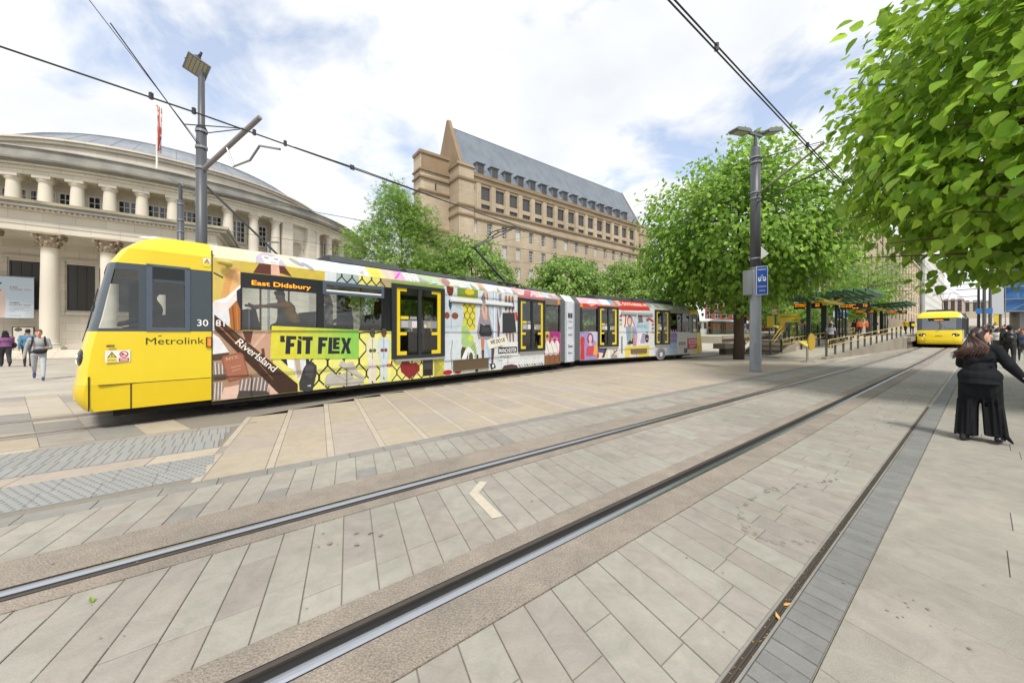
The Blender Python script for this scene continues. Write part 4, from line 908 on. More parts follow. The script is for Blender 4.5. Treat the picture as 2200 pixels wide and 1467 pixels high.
# ------------------------------------------------------------------ advert collage printed on the tram sides
def figure(pr, u, z0, h, top, bot, skin, hair, w=.22, cap=None):
    hw = w * h; H = lambda f: z0 + h * f
    pr.poly([(u - .30 * hw, z0), (u - .06 * hw, z0), (u, H(.42)), (u + .06 * hw, z0), (u + .30 * hw, z0), (u + .40 * hw, H(.5)), (u - .40 * hw, H(.5))], bot)
    pr.poly([(u - .42 * hw, H(.42)), (u + .42 * hw, H(.42)), (u + .52 * hw, H(.6)), (u + .56 * hw, H(.76)), (u + .3 * hw, H(.84)), (u - .3 * hw, H(.84)), (u - .56 * hw, H(.76)), (u - .52 * hw, H(.6))], top)
    pr.line([(u, H(.44)), (u, H(.82))], hw * .04, hair); pr.ell(u - .16 * hw, H(.60), .15 * hw, .035 * h, skin); pr.ell(u + .18 * hw, H(.60), .15 * hw, .035 * h, skin)
    pr.ell(u, H(.925), .24 * hw, .075 * h, hair); pr.ell(u, H(.905), .19 * hw, .065 * h, skin)
    if cap: pr.ell(u, H(.965), .23 * hw, .04 * h, cap)
def lattice(pr, u0, u1, z0, z1, p, wd, c):
    u = u0; k = 0; st = pr.step; pr.step = 0.0
    while u <= u1 - p * .5:
        z = z0; up = 0
        while z < z1 - .01:
            a = min(z + p * .55, z1); b = min(a + p * .3, z1)
            pr.line([(u if up % 2 == 0 else u + p / 2, z), (u + p / 2 if up % 2 == 0 else u, a)], wd, c); pr.line([(u + p if up % 2 == 0 else u + p / 2, z), (u + p / 2 if up % 2 == 0 else u + p, a)], wd, c)
            if b > a: pr.line([(u + p / 2 if up % 2 == 0 else u, a), (u + p / 2 if up % 2 == 0 else u, b)], wd * 1.3, c)
            z = b; up += 1
        u += p
    pr.step = st; pr.o += st
def adverts_front():
    # --- clothing panel behind the cab
    pr = Print(conv1)
    pr.rect(.01, .42, 1.5, 2.868, '#c9b15a'); pr.line([(.02, 2.6), (.16, 2.52)], .03, '#4a4038'); pr.rect(.42, 1.95, 2.665, 2.868, '#c3ad48')
    pr.poly([(.12, 2.10), (.20, 2.6), (.34, 2.74), (.42, 2.7), (.42, 2.42), (.22, 2.14)], '#cf9a5c'); pr.poly([(.24, 2.2), (.32, 2.62), (.42, 2.7), (.42, 2.42)], '#dcae74')
    pr.poly([(.01, 2.06), (.24, 2.18), (.42, 2.42), (.40, 2.22), (.34, 1.98), (.16, 1.84), (.01, 1.9)], '#ddd3cf'); pr.poly([(.01, 1.95), (.16, 1.95), (.30, 2.0), (.24, 1.6), (.01, 1.55)], '#d5d6da'); pr.poly([(.01, 2.08), (.2, 2.16), (.42, 2.42), (.42, 2.36), (.2, 2.06)], '#eceae8')
    pr.poly([(.36, 2.30), (.42, 2.36), (.42, 1.86), (.37, 2.0)], '#2b2a35'); pr.poly([(.24, 1.95), (.36, 2.12), (.42, 1.95), (.42, 1.55), (.28, 1.55)], '#a5652f'); pr.line([(.30, 2.0), (.33, 1.56)], .02, '#7c451d'); pr.line([(.36, 2.05), (.38, 1.56)], .015, '#c07b40')
    pr.rect(.01, .95, .28, 1.545, '#a5856c'); pr.poly([(.01, 1.5), (.10, 1.42), (.25, 1.15), (.01, 1.12)], '#d9d9dc'); pr.poly([(.01, 1.12), (.25, 1.14), (.22, 1.02), (.01, 1.0)], '#4b3f30')
    pr.poly([(.42, 1.545), (.95, 1.545), (.92, .95), (.68, 1.1), (.5, 1.3)], '#bb9480'); pr.poly([(.45, 1.545), (.62, 1.545), (.58, 1.3), (.5, 1.36)], '#5c3828'); pr.line([(.85, 1.54), (.6, 1.2)], .05, '#caa792'); pr.line([(.78, 1.2), (.80, 1.0)], .05, '#5d3d2c')
    for k in range(7): pr.line([(.015 + .026 * k, .98 - .01 * k), (.03 + .024 * k, .70)], .013, '#c8ccd2' if k % 2 else '#6a6a70')
    pr.rect(.01, .20, .62, .75, '#5a4c3c'); pr.poly([(.01, .62), (.5, .66), (.62, .28), (.01, .28)], '#a07f66')
    for k in range(6): pr.line([(.02 + .024 * k, .60), (.01 + .024 * k, .30)], .013, '#c8ccd2' if k % 2 else '#6a6a70')
    for k in range(16): pr.line([(.42 + .032 * k, .62 + .002 * k), (.38 + .032 * k, .33)], .015, '#c4c8ce' if k % 2 else '#63636a')
    pr.poly([(.12, .28), (.17, .50), (.40, .53), (.38, .28)], '#d6b5a4'); pr.poly([(.36, .28), (.9, .28), (.85, .36), (.4, .42)], '#45423f'); pr.poly([(.9, .28), (.86, .6), (1.12, .28)], '#cfa898')
    pr.poly([(.03, 1.84), (.03, 1.58), (1.05, .28), (1.40, .28), (1.40, .44)], '#3c281e'); pr.poly([(.10, 1.74), (.30, 1.52), (1.02, .80), (1.2, .62), (.9, .86), (.4, 1.34)], '#5c3d26'); pr.line([(.05, 1.70), (.45, 1.19)], .022, '#a0693a'); pr.line([(.72, .9), (.95, .58)], .014, '#8a5930')
    pr.text('RiverIsland', .33, 1.315, .185, '#efeae2', rot=-.757, width=.86, space=.9)
    a = .22; cs, sn = math.cos(a), math.sin(a); rr = [(-.15, -.24), (.15, -.24), (.17, -.2), (.17, .2), (.13, .25), (-.13, .25), (-.17, .2), (-.17, -.2)]
    pr.poly([(.34 + x * cs - y * sn, .87 + x * sn + y * cs) for x, y in rr], '#8f5742'); pr.poly([(.34 + x * cs * .86 - y * sn * .88, .87 + x * sn * .86 + y * cs * .88) for x, y in rr], '#a0664f')
    pr.text('NYX', .21, .99, .09, '#c99a84', rot=.22, bold=.01); pr.line([(.27, .86), (.43, .895)], .02, '#b98a74'); pr.line([(.29, .80), (.42, .83)], .02, '#b98a74')
    pr.text('81', .05, 1.63, .165, '#e8e8e6', bold=.006)
    pr.build('advert_panel', tram, label='brown clothing collage with RiverIsland lettering')
    # --- middle pattern and FIT FLEX
    pr = Print(conv1); pr.rect(1.4, 3.57, .28, 1.545, '#dcd97a'); pr.poly([(1.4, .45), (1.4, .95), (1.5, .95), (1.5, .36)], '#dcd97a')
    lattice(pr, 1.65, 3.55, .28, 1.54, .36, .035, '#35312b')
    pr.poly([(1.2, .98), (1.32, .72), (1.42, .5), (1.56, .5), (1.6, .98)], '#cfd2d8'); pr.poly([(1.18, .98), (1.22, .80), (1.34, .74), (1.32, .98)], '#e6e6e6'); pr.poly([(1.34, .98), (1.40, .55), (1.48, .62), (1.44, .98)], '#b5a68c'); pr.poly([(1.08, .98), (1.2, .98), (1.22, .82)], '#26283a'); pr.poly([(1.56, .98), (1.62, .98), (1.66, .72), (1.58, .6)], '#2b3038')
    pr.poly([(1.44, .30), (1.43, .46), (1.52, .76), (1.58, .85), (1.70, .87), (1.78, .80), (1.78, .62), (1.70, .27), (1.60, .25)], '#3b393b'); pr.poly([(1.54, .62), (1.56, .78), (1.64, .83), (1.72, .80), (1.73, .62), (1.66, .54)], '#4d4b4d'); pr.line([(1.50, .56), (1.74, .62)], .012, '#272628'); pr.line([(1.58, .85), (1.65, .9), (1.72, .86)], .015, '#2e2d2f'); pr.text('NB', 1.60, .36, .05, '#dddddd', bold=.02)
    pr.poly([(1.93, .34), (1.98, .58), (2.10, .64), (2.2, .56), (2.45, .60), (2.62, .45), (2.84, .40), (2.85, .30), (2.6, .27), (2.2, .31)], '#b0aca3'); pr.line([(1.95, .36), (2.3, .34), (2.83, .33)], .03, '#8e8a82'); pr.line([(2.2, .55), (2.4, .42), (2.6, .46)], .015, '#8e8a82'); pr.ell(2.27, .59, .03, .02, '#4a4a4a')
    pr.poly([(2.24, .78), (2.34, .90), (2.42, .80), (2.58, .84), (2.70, .58), (2.86, .47), (2.86, .40), (2.74, .42), (2.46, .62)], '#b3afa8'); pr.line([(2.28, .76), (2.55, .56), (2.84, .42)], .02, '#8e8a82')
    figure(pr, 3.06, .28, 1.33, '#d3d2b0', '#d2c9c4', '#55523e', '#3b3a34', cap='#4e4e4c'); figure(pr, 3.36, .28, 1.33, '#bccad2', '#bfc9d0', '#7d3e2a', '#3a302c', cap='#4e4e4c'); pr.rect(3.44, 3.58, .66, .73, '#c43a32'); pr.text('VIS', 3.46, .675, .05, '#efe6e2', bold=.02)
    n = 12; e0 = Vector((.90, .985)); e1 = Vector((2.71, .905)); f0 = Vector((.93, 1.65)); f1 = Vector((2.72, 1.58))
    ca, cb = Vector((.80, .74, .06)), Vector((.30, .66, .10))
    for i in range(n):
        a, b = i / n, (i + 1) / n + .002; t = min(1, max(0, (i / n - .15) / .7)); c = ca.lerp(cb, t); hexc = '#%02x%02x%02x' % tuple(int(255 * (x ** .4545)) for x in (c * .78))
        pr.o -= pr.step if i else 0; pr.poly([tuple(e0.lerp(e1, a)), tuple(e0.lerp(e1, min(b, 1))), tuple(f0.lerp(f1, min(b, 1))), tuple(f0.lerp(f1, a))], hexc)
    pr.line([(.92, 1.548), (2.72, 1.548)], .008, '#5a6a20')
    G = [[(1.08, 1.45), (1.16, 1.45), (1.155, 1.4), (1.17, 1.32), (1.08, 1.32)], [(1.19, 1.45), (1.38, 1.44), (1.375, 1.37), (1.27, 1.37), (1.27, 1.3), (1.34, 1.3), (1.335, 1.22), (1.265, 1.22), (1.26, 1.07), (1.17, 1.075)],
         [(1.41, 1.44), (1.48, 1.435), (1.48, 1.355), (1.41, 1.39)], [(1.4, 1.375), (1.478, 1.335), (1.472, 1.062), (1.39, 1.067)], [(1.49, 1.432), (1.70, 1.428), (1.695, 1.345), (1.65, 1.345), (1.64, 1.055), (1.55, 1.06), (1.562, 1.35), (1.49, 1.35)],
         [(1.81, 1.42), (2.01, 1.413), (2.0, 1.335), (1.9, 1.338), (1.9, 1.285), (1.965, 1.283), (1.96, 1.205), (1.893, 1.207), (1.88, 1.047), (1.80, 1.05)], [(2.03, 1.412), (2.112, 1.408), (2.1, 1.11), (2.272, 1.10), (2.27, 1.035), (2.012, 1.042)],
         [(2.125, 1.407), (2.28, 1.402), (2.275, 1.337), (2.2, 1.34), (2.2, 1.305), (2.262, 1.302), (2.258, 1.24), (2.197, 1.242), (2.194, 1.205), (2.27, 1.2), (2.268, 1.135), (2.117, 1.14)], [(2.3, 1.4), (2.385, 1.398), (2.425, 1.275), (2.455, 1.395), (2.54, 1.392), (2.472, 1.213), (2.53, 1.025), (2.44, 1.028), (2.403, 1.16), (2.368, 1.03), (2.288, 1.033), (2.36, 1.218)]]
    for g in G: pr.poly(g, '#20262c'); pr.o -= pr.step
    pr.o += pr.step
    pr.build('advert_panel', tram, label="yellow to green panel lettered 'FIT FLEX with backpack and grey trainers")
    # --- under and around first door
    pr = Print(conv1); pr.rect(3.57, 5.25, .28, .80, '#d6d37a'); pr.rect(3.57, 5.25, 2.785, 2.868, '#8aa05a'); lattice(pr, 3.58, 4.7, .28, .79, .3, .03, '#35312b')
    pr.poly([(4.10, .24 + .04), (3.85, .50), (3.82, .68), (3.92, .79), (4.06, .78), (4.16, .68), (4.30, .72), (4.42, .62), (4.42, .48)], '#7c2227')
    for k in range(9): pr.line([(3.86 + .06 * k, .40 + .0 * k + (.28 if k < 4 else .2)), (4.0 + .045 * k, .36)], .008, '#94383c')
    pr.rect(4.52, 4.86, .32, .78, '#3d3d40'); pr.rect(4.56, 4.82, .34, .50, '#241f1c'); pr.rect(4.9, 5.25, .28, .80, '#c9c24e')
    for k in range(8): pr.line([(4.9, .28 + .07 * k), (4.9 + min(.35, .52 - .065 * k), .28 + .07 * k + min(.35, .52 - .065 * k))], .012, '#4a4526'); pr.line([(4.9, .78 - .07 * k), (4.9 + min(.35, .5 - .065 * k), .78 - .07 * k - min(.35, .5 - .065 * k))], .012, '#4a4526')
    pr.build('advert_panel', tram, label='red ribbed heart shaped bag print below the doors')
    # --- big figures between the doors
    pr = Print(conv1); pr.rect(5.25, 8.55, .28, 2.868, '#c6ccd0')
    pr.rect(5.8, 6.5, 1.6, 2.868, '#c9bf42'); lattice(pr, 5.82, 6.48, 1.7, 2.4, .22, .025, '#4a4526'); pr.rect(5.75, 6.6, 2.62, 2.868, '#6f8a3a'); pr.ell(6.25, 2.78, .2, .09, '#d0b81e')
    pr.poly([(5.75, 1.9), (5.95, 2.0), (6.25, 1.55), (6.5, 1.1), (6.6, .7), (6.2, .9), (5.9, 1.2)], '#9dba77'); pr.ell(6.0, 1.8, .12, .08, '#b8c94a'); pr.ell(6.3, 1.35, .12, .1, '#b8c94a')
    pr.poly([(5.8, .28), (6.0, .95), (6.2, 1.1), (6.45, .9), (6.6, .28)], '#d9dadb'); pr.poly([(5.85, .9), (5.95, 1.1), (6.1, 1.05), (5.9, .7)], '#3e4428'); pr.poly([(5.98, .35), (6.2, .95), (6.14, .4)], '#2b2d2b'); pr.ell(6.3, .75, .09, .16, '#4a4d33'); pr.poly([(6.48, .28), (6.55, .85), (6.62, .8), (6.6, .28)], '#2d3033')
    for k in range(5): pr.line([(6.32 + .04 * k, 1.05 - .1 * k), (6.5, 1.2 - .1 * k)], .015, '#3a3a22')
    u = 5.5   # man in pale denim
    pr.poly([(5.26, .42), (5.52, .42), (5.56, 1.2), (5.62, .42), (5.86, .42), (5.92, 1.5), (5.9, 1.75), (5.26, 1.75)], '#c3ccd3'); pr.poly([(5.26, 1.6), (5.9, 1.62), (6.0, 2.0), (5.98, 2.3), (5.75, 2.55), (5.26, 2.62)], '#b5c1cb'); pr.line([(5.52, 1.62), (5.50, 2.5)], .02, '#7e8a94'); pr.poly([(5.42, 2.48), (5.5, 2.5), (5.54, 2.3), (5.48, 2.18), (5.42, 2.3)], '#3a4350')
    pr.ell(5.36, 2.02, .1, .1, '#7d452f'); pr.ell(5.66, 2.02, .13, .1, '#7d452f'); pr.line([(5.26, 1.68), (5.9, 1.72)], .015, '#909ca6'); pr.line([(5.7, 2.3), (5.95, 2.25)], .015, '#8c98a2'); pr.poly([(5.34, 2.868), (5.36, 2.7), (5.44, 2.6), (5.55, 2.62), (5.6, 2.75), (5.6, 2.868)], '#6a3626'); pr.ell(5.38, .36, .17, .07, '#a8241f'); pr.ell(5.78, .35, .13, .06, '#a8241f'); pr.line([(5.56, 1.3), (5.5, .9), (5.54, .45)], .02, '#5a5f45')
    # woman in grey dress with black handbag
    pr.poly([(6.72, 2.55), (7.05, 2.55), (7.1, 2.1), (7.3, 1.5), (7.42, 1.28), (7.2, 1.36), (7.0, 1.26), (6.8, 1.38), (6.62, 1.3), (6.55, 1.55), (6.68, 2.1)], '#8d8792')
    for k in range(60): a = random.uniform(6.66, 7.2); b = random.uniform(1.38, 2.5); pr.line([(a, b), (a + random.uniform(-.05, .05), b + random.uniform(-.08, .08))], .012, random.choice(['#5d5862', '#b8b2ba', '#6c6670'])); pr.o -= pr.step
    pr.o += pr.step; pr.poly([(6.7, 2.56), (6.78, 2.72), (6.9, 2.868), (7.0, 2.868), (7.05, 2.7), (7.06, 2.55)], '#77717c'); pr.poly([(6.86, 2.868), (6.9, 2.7), (6.97, 2.7), (7.0, 2.868)], '#cfa58d'); pr.poly([(6.92, 2.7), (7.0, 2.72), (7.0, 2.05), (6.9, 2.05)], '#cfa58d'); pr.poly([(6.68, 2.5), (6.76, 2.55), (6.92, 2.0), (6.84, 1.98)], '#cfa58d'); pr.ell(6.93, 2.0, .09, .07, '#c99a80')
    pr.poly([(6.64, 1.5), (6.70, 1.82), (6.86, 1.74), (6.95, 1.78), (7.14, 1.78), (7.24, 1.48), (7.18, 1.40), (6.72, 1.40)], '#26282b'); pr.poly([(6.72, 1.52), (6.76, 1.72), (7.1, 1.7), (7.14, 1.5)], '#3b3e42')
    pr.poly([(6.72, 1.36), (6.88, 1.34), (6.86, .95), (6.76, .95)], '#b9745a'); pr.rect(6.755, 6.865, .9, .96, '#1e1a1c'); pr.poly([(6.75, .92), (6.87, .92), (6.86, .45), (6.79, .42)], '#5b3d3d'); pr.rect(7.2, 7.34, .95, 1.0, '#1e1a1c'); pr.poly([(7.2, .97), (7.35, .97), (7.28, .5), (7.2, .5)], '#5b3d3d'); pr.poly([(6.76, .44), (6.88, .46), (6.9, .30), (6.78, .30)], '#c9c9c9'); pr.poly([(7.1, .55), (7.35, .5), (7.42, .36), (7.2, .30), (7.15, .42)], '#2b2b2d'); pr.ell(7.28, .42, .05, .06, '#d8d8d8')
    pr.rect(7.28, 7.46, 1.2, 2.868, '#a8bcd0'); pr.rect(7.33, 7.38, 1.2, 2.868, '#d5dde6'); pr.poly([(6.9, 1.25), (7.15, 1.2), (7.2, .5), (6.95, .5)], '#b9cbdc')
    for k in range(5): pr.line([(6.95 + .04 * k, 1.2), (7.1 + .02 * k, .6)], .01, '#7c96b5')
    pr.poly([(7.48, 2.4), (7.56, 1.9), (7.62, 1.7), (7.56, 1.2), (7.5, 1.2)], '#6d3f46'); pr.poly([(7.55, 2.8), (7.68, 2.868), (7.7, 2.2), (7.6, 2.0)], '#8a8790')
    for k in range(3):
        o = .17 * k; pr.poly([(7.74 + o, 2.2), (8.1 + o * .9, 2.22), (8.14 + o * .9, 1.55), (7.74 + o, 1.5)], '#2e3033'); pr.poly([(8.02 + o, 2.25), (8.16 + o, 2.25), (8.2 + o, 1.98), (8.08 + o, 1.95)], '#b03238'); pr.line([(8.02 + o, 2.5), (8.06 + o, 2.0), (8.14 + o, 1.5)], .015, '#d6d6d2'); pr.poly([(7.9 + o, 1.5), (8.0 + o, 1.5), (8.0 + o, 1.15), (7.95 + o, 1.15)], '#8c6259'); pr.poly([(7.82 + o, 2.55), (7.95 + o, 2.7), (8.02 + o, 2.4), (7.9 + o, 2.25)], '#4b4a4e'); pr.ell(7.92 + o, 2.72, .06, .09, '#a5622f')
    pr.rect(7.72, 8.54, .28, 1.2, '#d4d6d6'); pr.poly([(6.96, 1.28), (7.9, 1.44), (8.02, 1.14), (7.08, .98)], '#d8d5c6'); pr.text('WE DO US', 7.16, 1.13, .19, '#141414', rot=.13, bold=.03, width=.70)
    pr.rect(7.53, 8.5, .81, 1.03, '#17181a'); pr.text('MANCHESTER', 7.57, .845, .2, '#e6e6e6', bold=.012, width=.89); pr.rect(7.53, 8.5, .60, .805, '#d0d2d3'); pr.text('ARNDALE', 7.57, .635, .18, '#3c3e40', bold=.0, width=.62)
    for k in range(14): pr.line([(7.7 + .058 * k, .50), (7.7 + .058 * k, .44 + .05 * random.random())], .02, '#a3a6a8')
    pr.poly([(7.7, .28), (7.8, .40), (8.2, .42), (8.5, .36), (8.54, .28)], '#4c3340')
    pr.build('advert_panel', tram, label='pale collage of large fashion figures lettered WE DO US MANCHESTER ARNDALE')
    # --- after second door
    pr = Print(conv1); pr.rect(8.55, 10.17, .28, .80, '#cfd2d4'); pr.rect(8.55, 10.17, 2.785, 2.868, '#b96a78')
    for k in range(10): pr.line([(8.7 + .13 * k, .62), (8.7 + .13 * k, .54 + .06 * random.random())], .04, '#aeb2b4'); pr.line([(8.6 + .15 * k, .36), (8.72 + .15 * k, .3)], .05, ['#3d55a0', '#c9a53a', '#7f8cc0'][k % 3])
    pr.build('advert_panel', tram, label='pale strip with small print below the second doors'); pr = Print(conv1); pr.rect(10.17, 11.29, .28, 1.57, '#a81a86'); pr.rect(10.17, 10.5, 1.2, 1.57, '#c9b84a'); pr.rect(10.17, 11.29, .28, .6, '#6f4631'); pr.rect(10.16, 11.29, 2.67, 2.868, '#7c6a66'); pr.rect(11.1, 11.25, 2.7, 2.85, '#d98a2c')
    for k in range(3):
        o = .33 * k; pr.poly([(10.22 + o, .62), (10.52 + o, .62), (10.56 + o, 1.05), (10.44 + o, 1.2), (10.30 + o, 1.2), (10.18 + o, 1.02)], '#dcd8d2'); pr.ell(10.38 + o, 1.32, .09, .12, '#c08a68'); pr.ell(10.37 + o, 1.39, .1, .08, '#6d4228'); pr.line([(10.28 + o, 1.15), (10.48 + o, .7)], .02, '#7b5a3c'); pr.poly([(10.2 + o, .28), (10.5 + o, .28), (10.5 + o, .66), (10.28 + o, .62)], '#85583b')
    pr.text('3081', 10.75, 1.28, .16, '#d58cc4'); pr.build('advert_panel', tram, label='magenta panel with three repeated figures in white jackets')
    # --- band above windows
    pr = Print(conv1)
    segs = [(1.95, 2.2, '#cdd4d6'), (2.2, 2.72, '#9fb0b2'), (2.72, 3.0, '#d7d57a'), (3.0, 3.25, '#d3cf72'), (3.25, 3.57, '#a99a76')]
    for a, b, c in segs: pr.rect(a, b, 2.665, 2.868, c)
    lattice(pr, 2.2, 3.3, 2.67, 2.865, .24, .03, '#3c3830'); pr.poly([(.62, 2.67), (.72, 2.868), (1.16, 2.868), (1.3, 2.67), (1.1, 2.72), (.95, 2.67)], '#5a2f24'); pr.poly([(.92, 2.67), (.92, 2.868), (1.06, 2.868), (1.08, 2.67)], '#d8ad98'); pr.build('advert_panel', tram, label='mustard strip with brown hair above the windows')
    # --- roof cove
    pr = Print(conv1, .004)
    pal = [(.01, .55, '#cfc3a2'), (.55, 1.5, '#d3c9ac'), (1.5, 2.0, '#d2d2c8'), (2.0, 2.35, '#cfd6d8'), (2.35, 2.7, '#b3bfc0'), (2.7, 3.0, '#d8d8d4'), (3.0, 3.4, '#cdbf6a'), (3.4, 3.75, '#b8a99a'), (3.75, 4.0, '#bb8fb0'), (4.0, 4.4, '#a9a99a'), (4.4, 5.2, '#9fb08a'), (5.2, 5.6, '#a99a98'), (5.6, 6.7, '#b7bfb4'), (6.7, 7.05, '#c9b0a0'), (7.05, 7.6, '#c4ccd6'), (7.6, 8.4, '#c9bfc2'), (8.4, 8.9, '#c49aa0'), (8.9, 9.6, '#c9a8b4'), (9.6, 10.2, '#c9a0a8'), (10.2, 10.5, '#b3b9a2'), (10.5, 11.29, '#b4aeb0')]
    for a, b, c in pal: pr.rect(a, b, 2.872, 3.098, c)
    pr.poly([(.66, 2.872), (.70, 2.99), (.82, 3.08), (1.02, 3.085), (1.16, 2.98), (1.2, 2.872)], '#a79fae'); pr.poly([(.82, 2.872), (.80, 3.02), (1.1, 3.02), (1.06, 2.872)], '#d8c0b8'); pr.ell(.88, 2.99, .075, .04, '#efe9e4'); pr.ell(1.05, 2.99, .07, .04, '#efe9e4'); pr.ell(.88, 2.99, .05, .026, '#8b8896'); pr.ell(1.05, 2.99, .046, .026, '#8b8896'); pr.line([(.93, 2.91), (1.02, 2.91)], .016, '#b98a88'); pr.ell(1.42, 2.98, .14, .04, '#8f8f9c', rot=-.5); pr.ell(1.62, 2.93, .12, .04, '#8f8f9c', rot=-.5)
    pr.poly([(2.72, 2.88), (2.82, 3.08), (3.0, 3.05), (2.9, 2.88)], '#dadcdc'); pr.text('elf', 2.77, 2.9, .13, '#55565a', bold=.01); pr.ell(3.2, 2.985, .16, .09, '#d2c04a'); pr.line([(3.12, 2.97), (3.2, 2.95), (3.28, 2.97)], .012, '#7a6a20'); pr.line([(3.7, 2.9), (3.95, 3.06)], .04, '#c04fa5')
    for x, a, b in ((4.02, 'UNI', 'QLO'), (4.26, 'UNI', 'QLO')):
        pr.rect(x, x + .2, 2.89, 3.085, '#dcdcda'); pr.text(a, x + .02, 3.0, .08, '#5a5a5c', bold=.015); pr.text(b, x + .02, 2.905, .08, '#5a5a5c', bold=.015)
    pr.ell(5.42, 2.97, .15, .1, '#8f6a62'); pr.text('HOLLISTER', 5.75, 2.94, .12, '#d8d8d4', width=.8); pr.ell(6.88, 2.98, .12, .1, '#c2957c')
    for k in range(26): a = random.uniform(4.4, 11.2); pr.poly([(a, 2.88), (a + random.uniform(.05, .25), 3.0 + random.uniform(-.05, .08)), (a + random.uniform(.2, .4), 2.9)], random.choice(['#d8d4d0', '#8f8a86', '#b88a90', '#a8b0c4', '#c9bfa0', '#7f8a72']))
    pr.poly([(8.9, 2.88), (9.2, 3.06), (9.6, 3.06), (9.3, 2.88)], '#a8485a'); pr.line([(10.55, 2.96), (10.85, 2.96)], .05, '#8a8a8a'); pr.build('advert_panel', tram, label='pastel collage band along the roof edge')
    # vents, grilles, lamps, camera
    for a, b in ((5.46, 6.75), (6.92, 8.25)):
        mb = MB(); mb.prism_x([(0, 2.42), (-.02, 2.42), (-.07, 2.44), (-.07, 2.47), (-.012, 2.58), (0, 2.58)], a, b); mb.build('window_vent', plain('#b9bcbc', .3), tram); MB().box(a - .02, b + .02, -.016, -.0005, 2.40, 2.418).build('vent_lip', M_FRAME, tram)
    g = MB()
    for k in range(46): g.box(5.6 + .0317 * k, 5.615 + .0317 * k, -.045, -.02, .40, .68)
    g.box(5.58, 7.07, -.05, -.02, .37, .40); g.box(5.58, 7.07, -.05, -.02, .68, .70); g.box(5.58, 7.07, -.022, -.002, .37, .70); g.build('grille', plain('#6a5a44'), tram)
    for T, bs in ((I4, ((.02, 3.55, 1.548, 1.555), (5.26, 8.54, 1.548, 1.555), (.02, 3.55, .70, .707), (5.26, 8.54, .70, .707), (5.26, 8.54, 2.655, 2.661), (10.2, 11.28, .70, .707), (.585, .590, .28, .70), (2.42, 2.425, .28, .70), (8.0, 8.005, .28, .70))), (T2, ((2.7, 5.66, 1.57, 1.577), (2.7, 5.66, .70, .707), (7.1, 9.2, .70, .707), (4.1, 4.105, .28, .7)))):
        for b in bs: MB(T).box(b[0], b[1], -.034, -.02, b[2], b[3]).build('panel_seam', mat('dark panel seam', '#3a3834', rough=.8), tram)  # thin dark bars mark the panel seams
    mb = MB(); mb.tube([(.05, -.10, 2.80), (.08, -.11, 2.80), (.22, -.12, 2.785), (.27, -.12, 2.78)], [.02, .045, .06, .062], 10); mb.tube([(.2, -.1, 2.79), (.2, .0, 2.79)], .03, 6); mb.build('side_camera', plain('#b5a552', .4), tram, smooth=False)
    mb = MB(); mb.box(-.085, -.005, -.03, .0, 1.255, 1.43); o = mb.build('side_indicator', M_FRAME, tram); MB().box(-.07, -.02, -.04, -.028, 1.27, 1.415).build('lens', M_LED, o)
    # cab lettering and notices
    pr = Print(conv1); pr.text('Metrolink', -.845, 1.315, .165, '#3a3a24', width=.735); pr.line([(-.70, 1.455), (-.66, 1.46)], .012, '#3a3a24'); pr.text('30', -.205, 1.63, .165, '#e8e8e6', bold=.006)
    pr.rect(-1.29, -1.02, 1.05, 1.235, '#dcdcd6'); pr.poly([(-1.27, 1.12), (-1.165, 1.12), (-1.218, 1.215)], '#2a2a1c'); pr.poly([(-1.252, 1.13), (-1.183, 1.13), (-1.218, 1.195)], '#dcc21c'); pr.line([(-1.218, 1.142), (-1.218, 1.178)], .012, '#22221a'); pr.rect(-1.27, -1.165, 1.06, 1.11, '#dcc21c'); pr.text('Danger', -1.26, 1.075, .03, '#22221a', width=.085)
    pr.ell(-1.09, 1.17, .05, .05, '#b5222a'); pr.ell(-1.09, 1.17, .035, .035, '#e0dedc'); pr.ell(-1.10, 1.168, .02, .015, '#2a2a2a'); pr.line([(-1.12, 1.195), (-1.06, 1.145)], .012, '#b5222a'); pr.rect(-1.145, -1.035, 1.06, 1.11, '#b5222a'); pr.line([(-1.13, 1.092), (-1.05, 1.092)], .008, '#e0dedc'); pr.line([(-1.13, 1.075), (-1.05, 1.075)], .008, '#e0dedc')
    pr.rect(-.125, -.02, 2.69, 2.845, '#d6c52a'); pr.rect(-.125, -.02, 2.74, 2.845, '#dcdcd6'); pr.poly([(-.115, 2.75), (-.03, 2.75), (-.072, 2.835)], '#22221a'); pr.poly([(-.1, 2.757), (-.045, 2.757), (-.072, 2.818)], '#dcc21c'); pr.line([(-.07, 2.808), (-.08, 2.785), (-.066, 2.785), (-.076, 2.764)], .006, '#22221a')
    pr.rect(-1.275, -1.19, 1.285, 1.32, '#6a5a20'); pr.ell(-1.245, 1.302, .013, .013, '#b5342a'); pr.ell(-1.215, 1.302, .013, .013, '#3a8a5a'); pr.build('cab_lettering', tram)
    for y in (.42, .6): MB().ball((-.78 + (.12 if y > .5 else 0), y, 3.13 + (.05 if y > .5 else 0)), (.12, .04, .03), 10, 6).build('roof_lamp', plain('#d8d4d0', .3), tram)
    # joint cover print
    Pc = lambda u, w, o: tuple((Vector((11.3, 0, w)).lerp(T2 @ Vector((0, 0, w)), u)) + Vector((.0, -.016 - o, 0)))
    pr = Print(Pc, .002); pr.poly([(.22, .3), (.30, .3), (.28, 1.2), (.31, 2.0), (.27, 2.85), (.22, 2.85)], '#a9b5cc'); pr.poly([(.69, .3), (.63, .3), (.66, 1.1), (.62, 1.9), (.66, 2.85), (.69, 2.85)], '#a9b5cc')
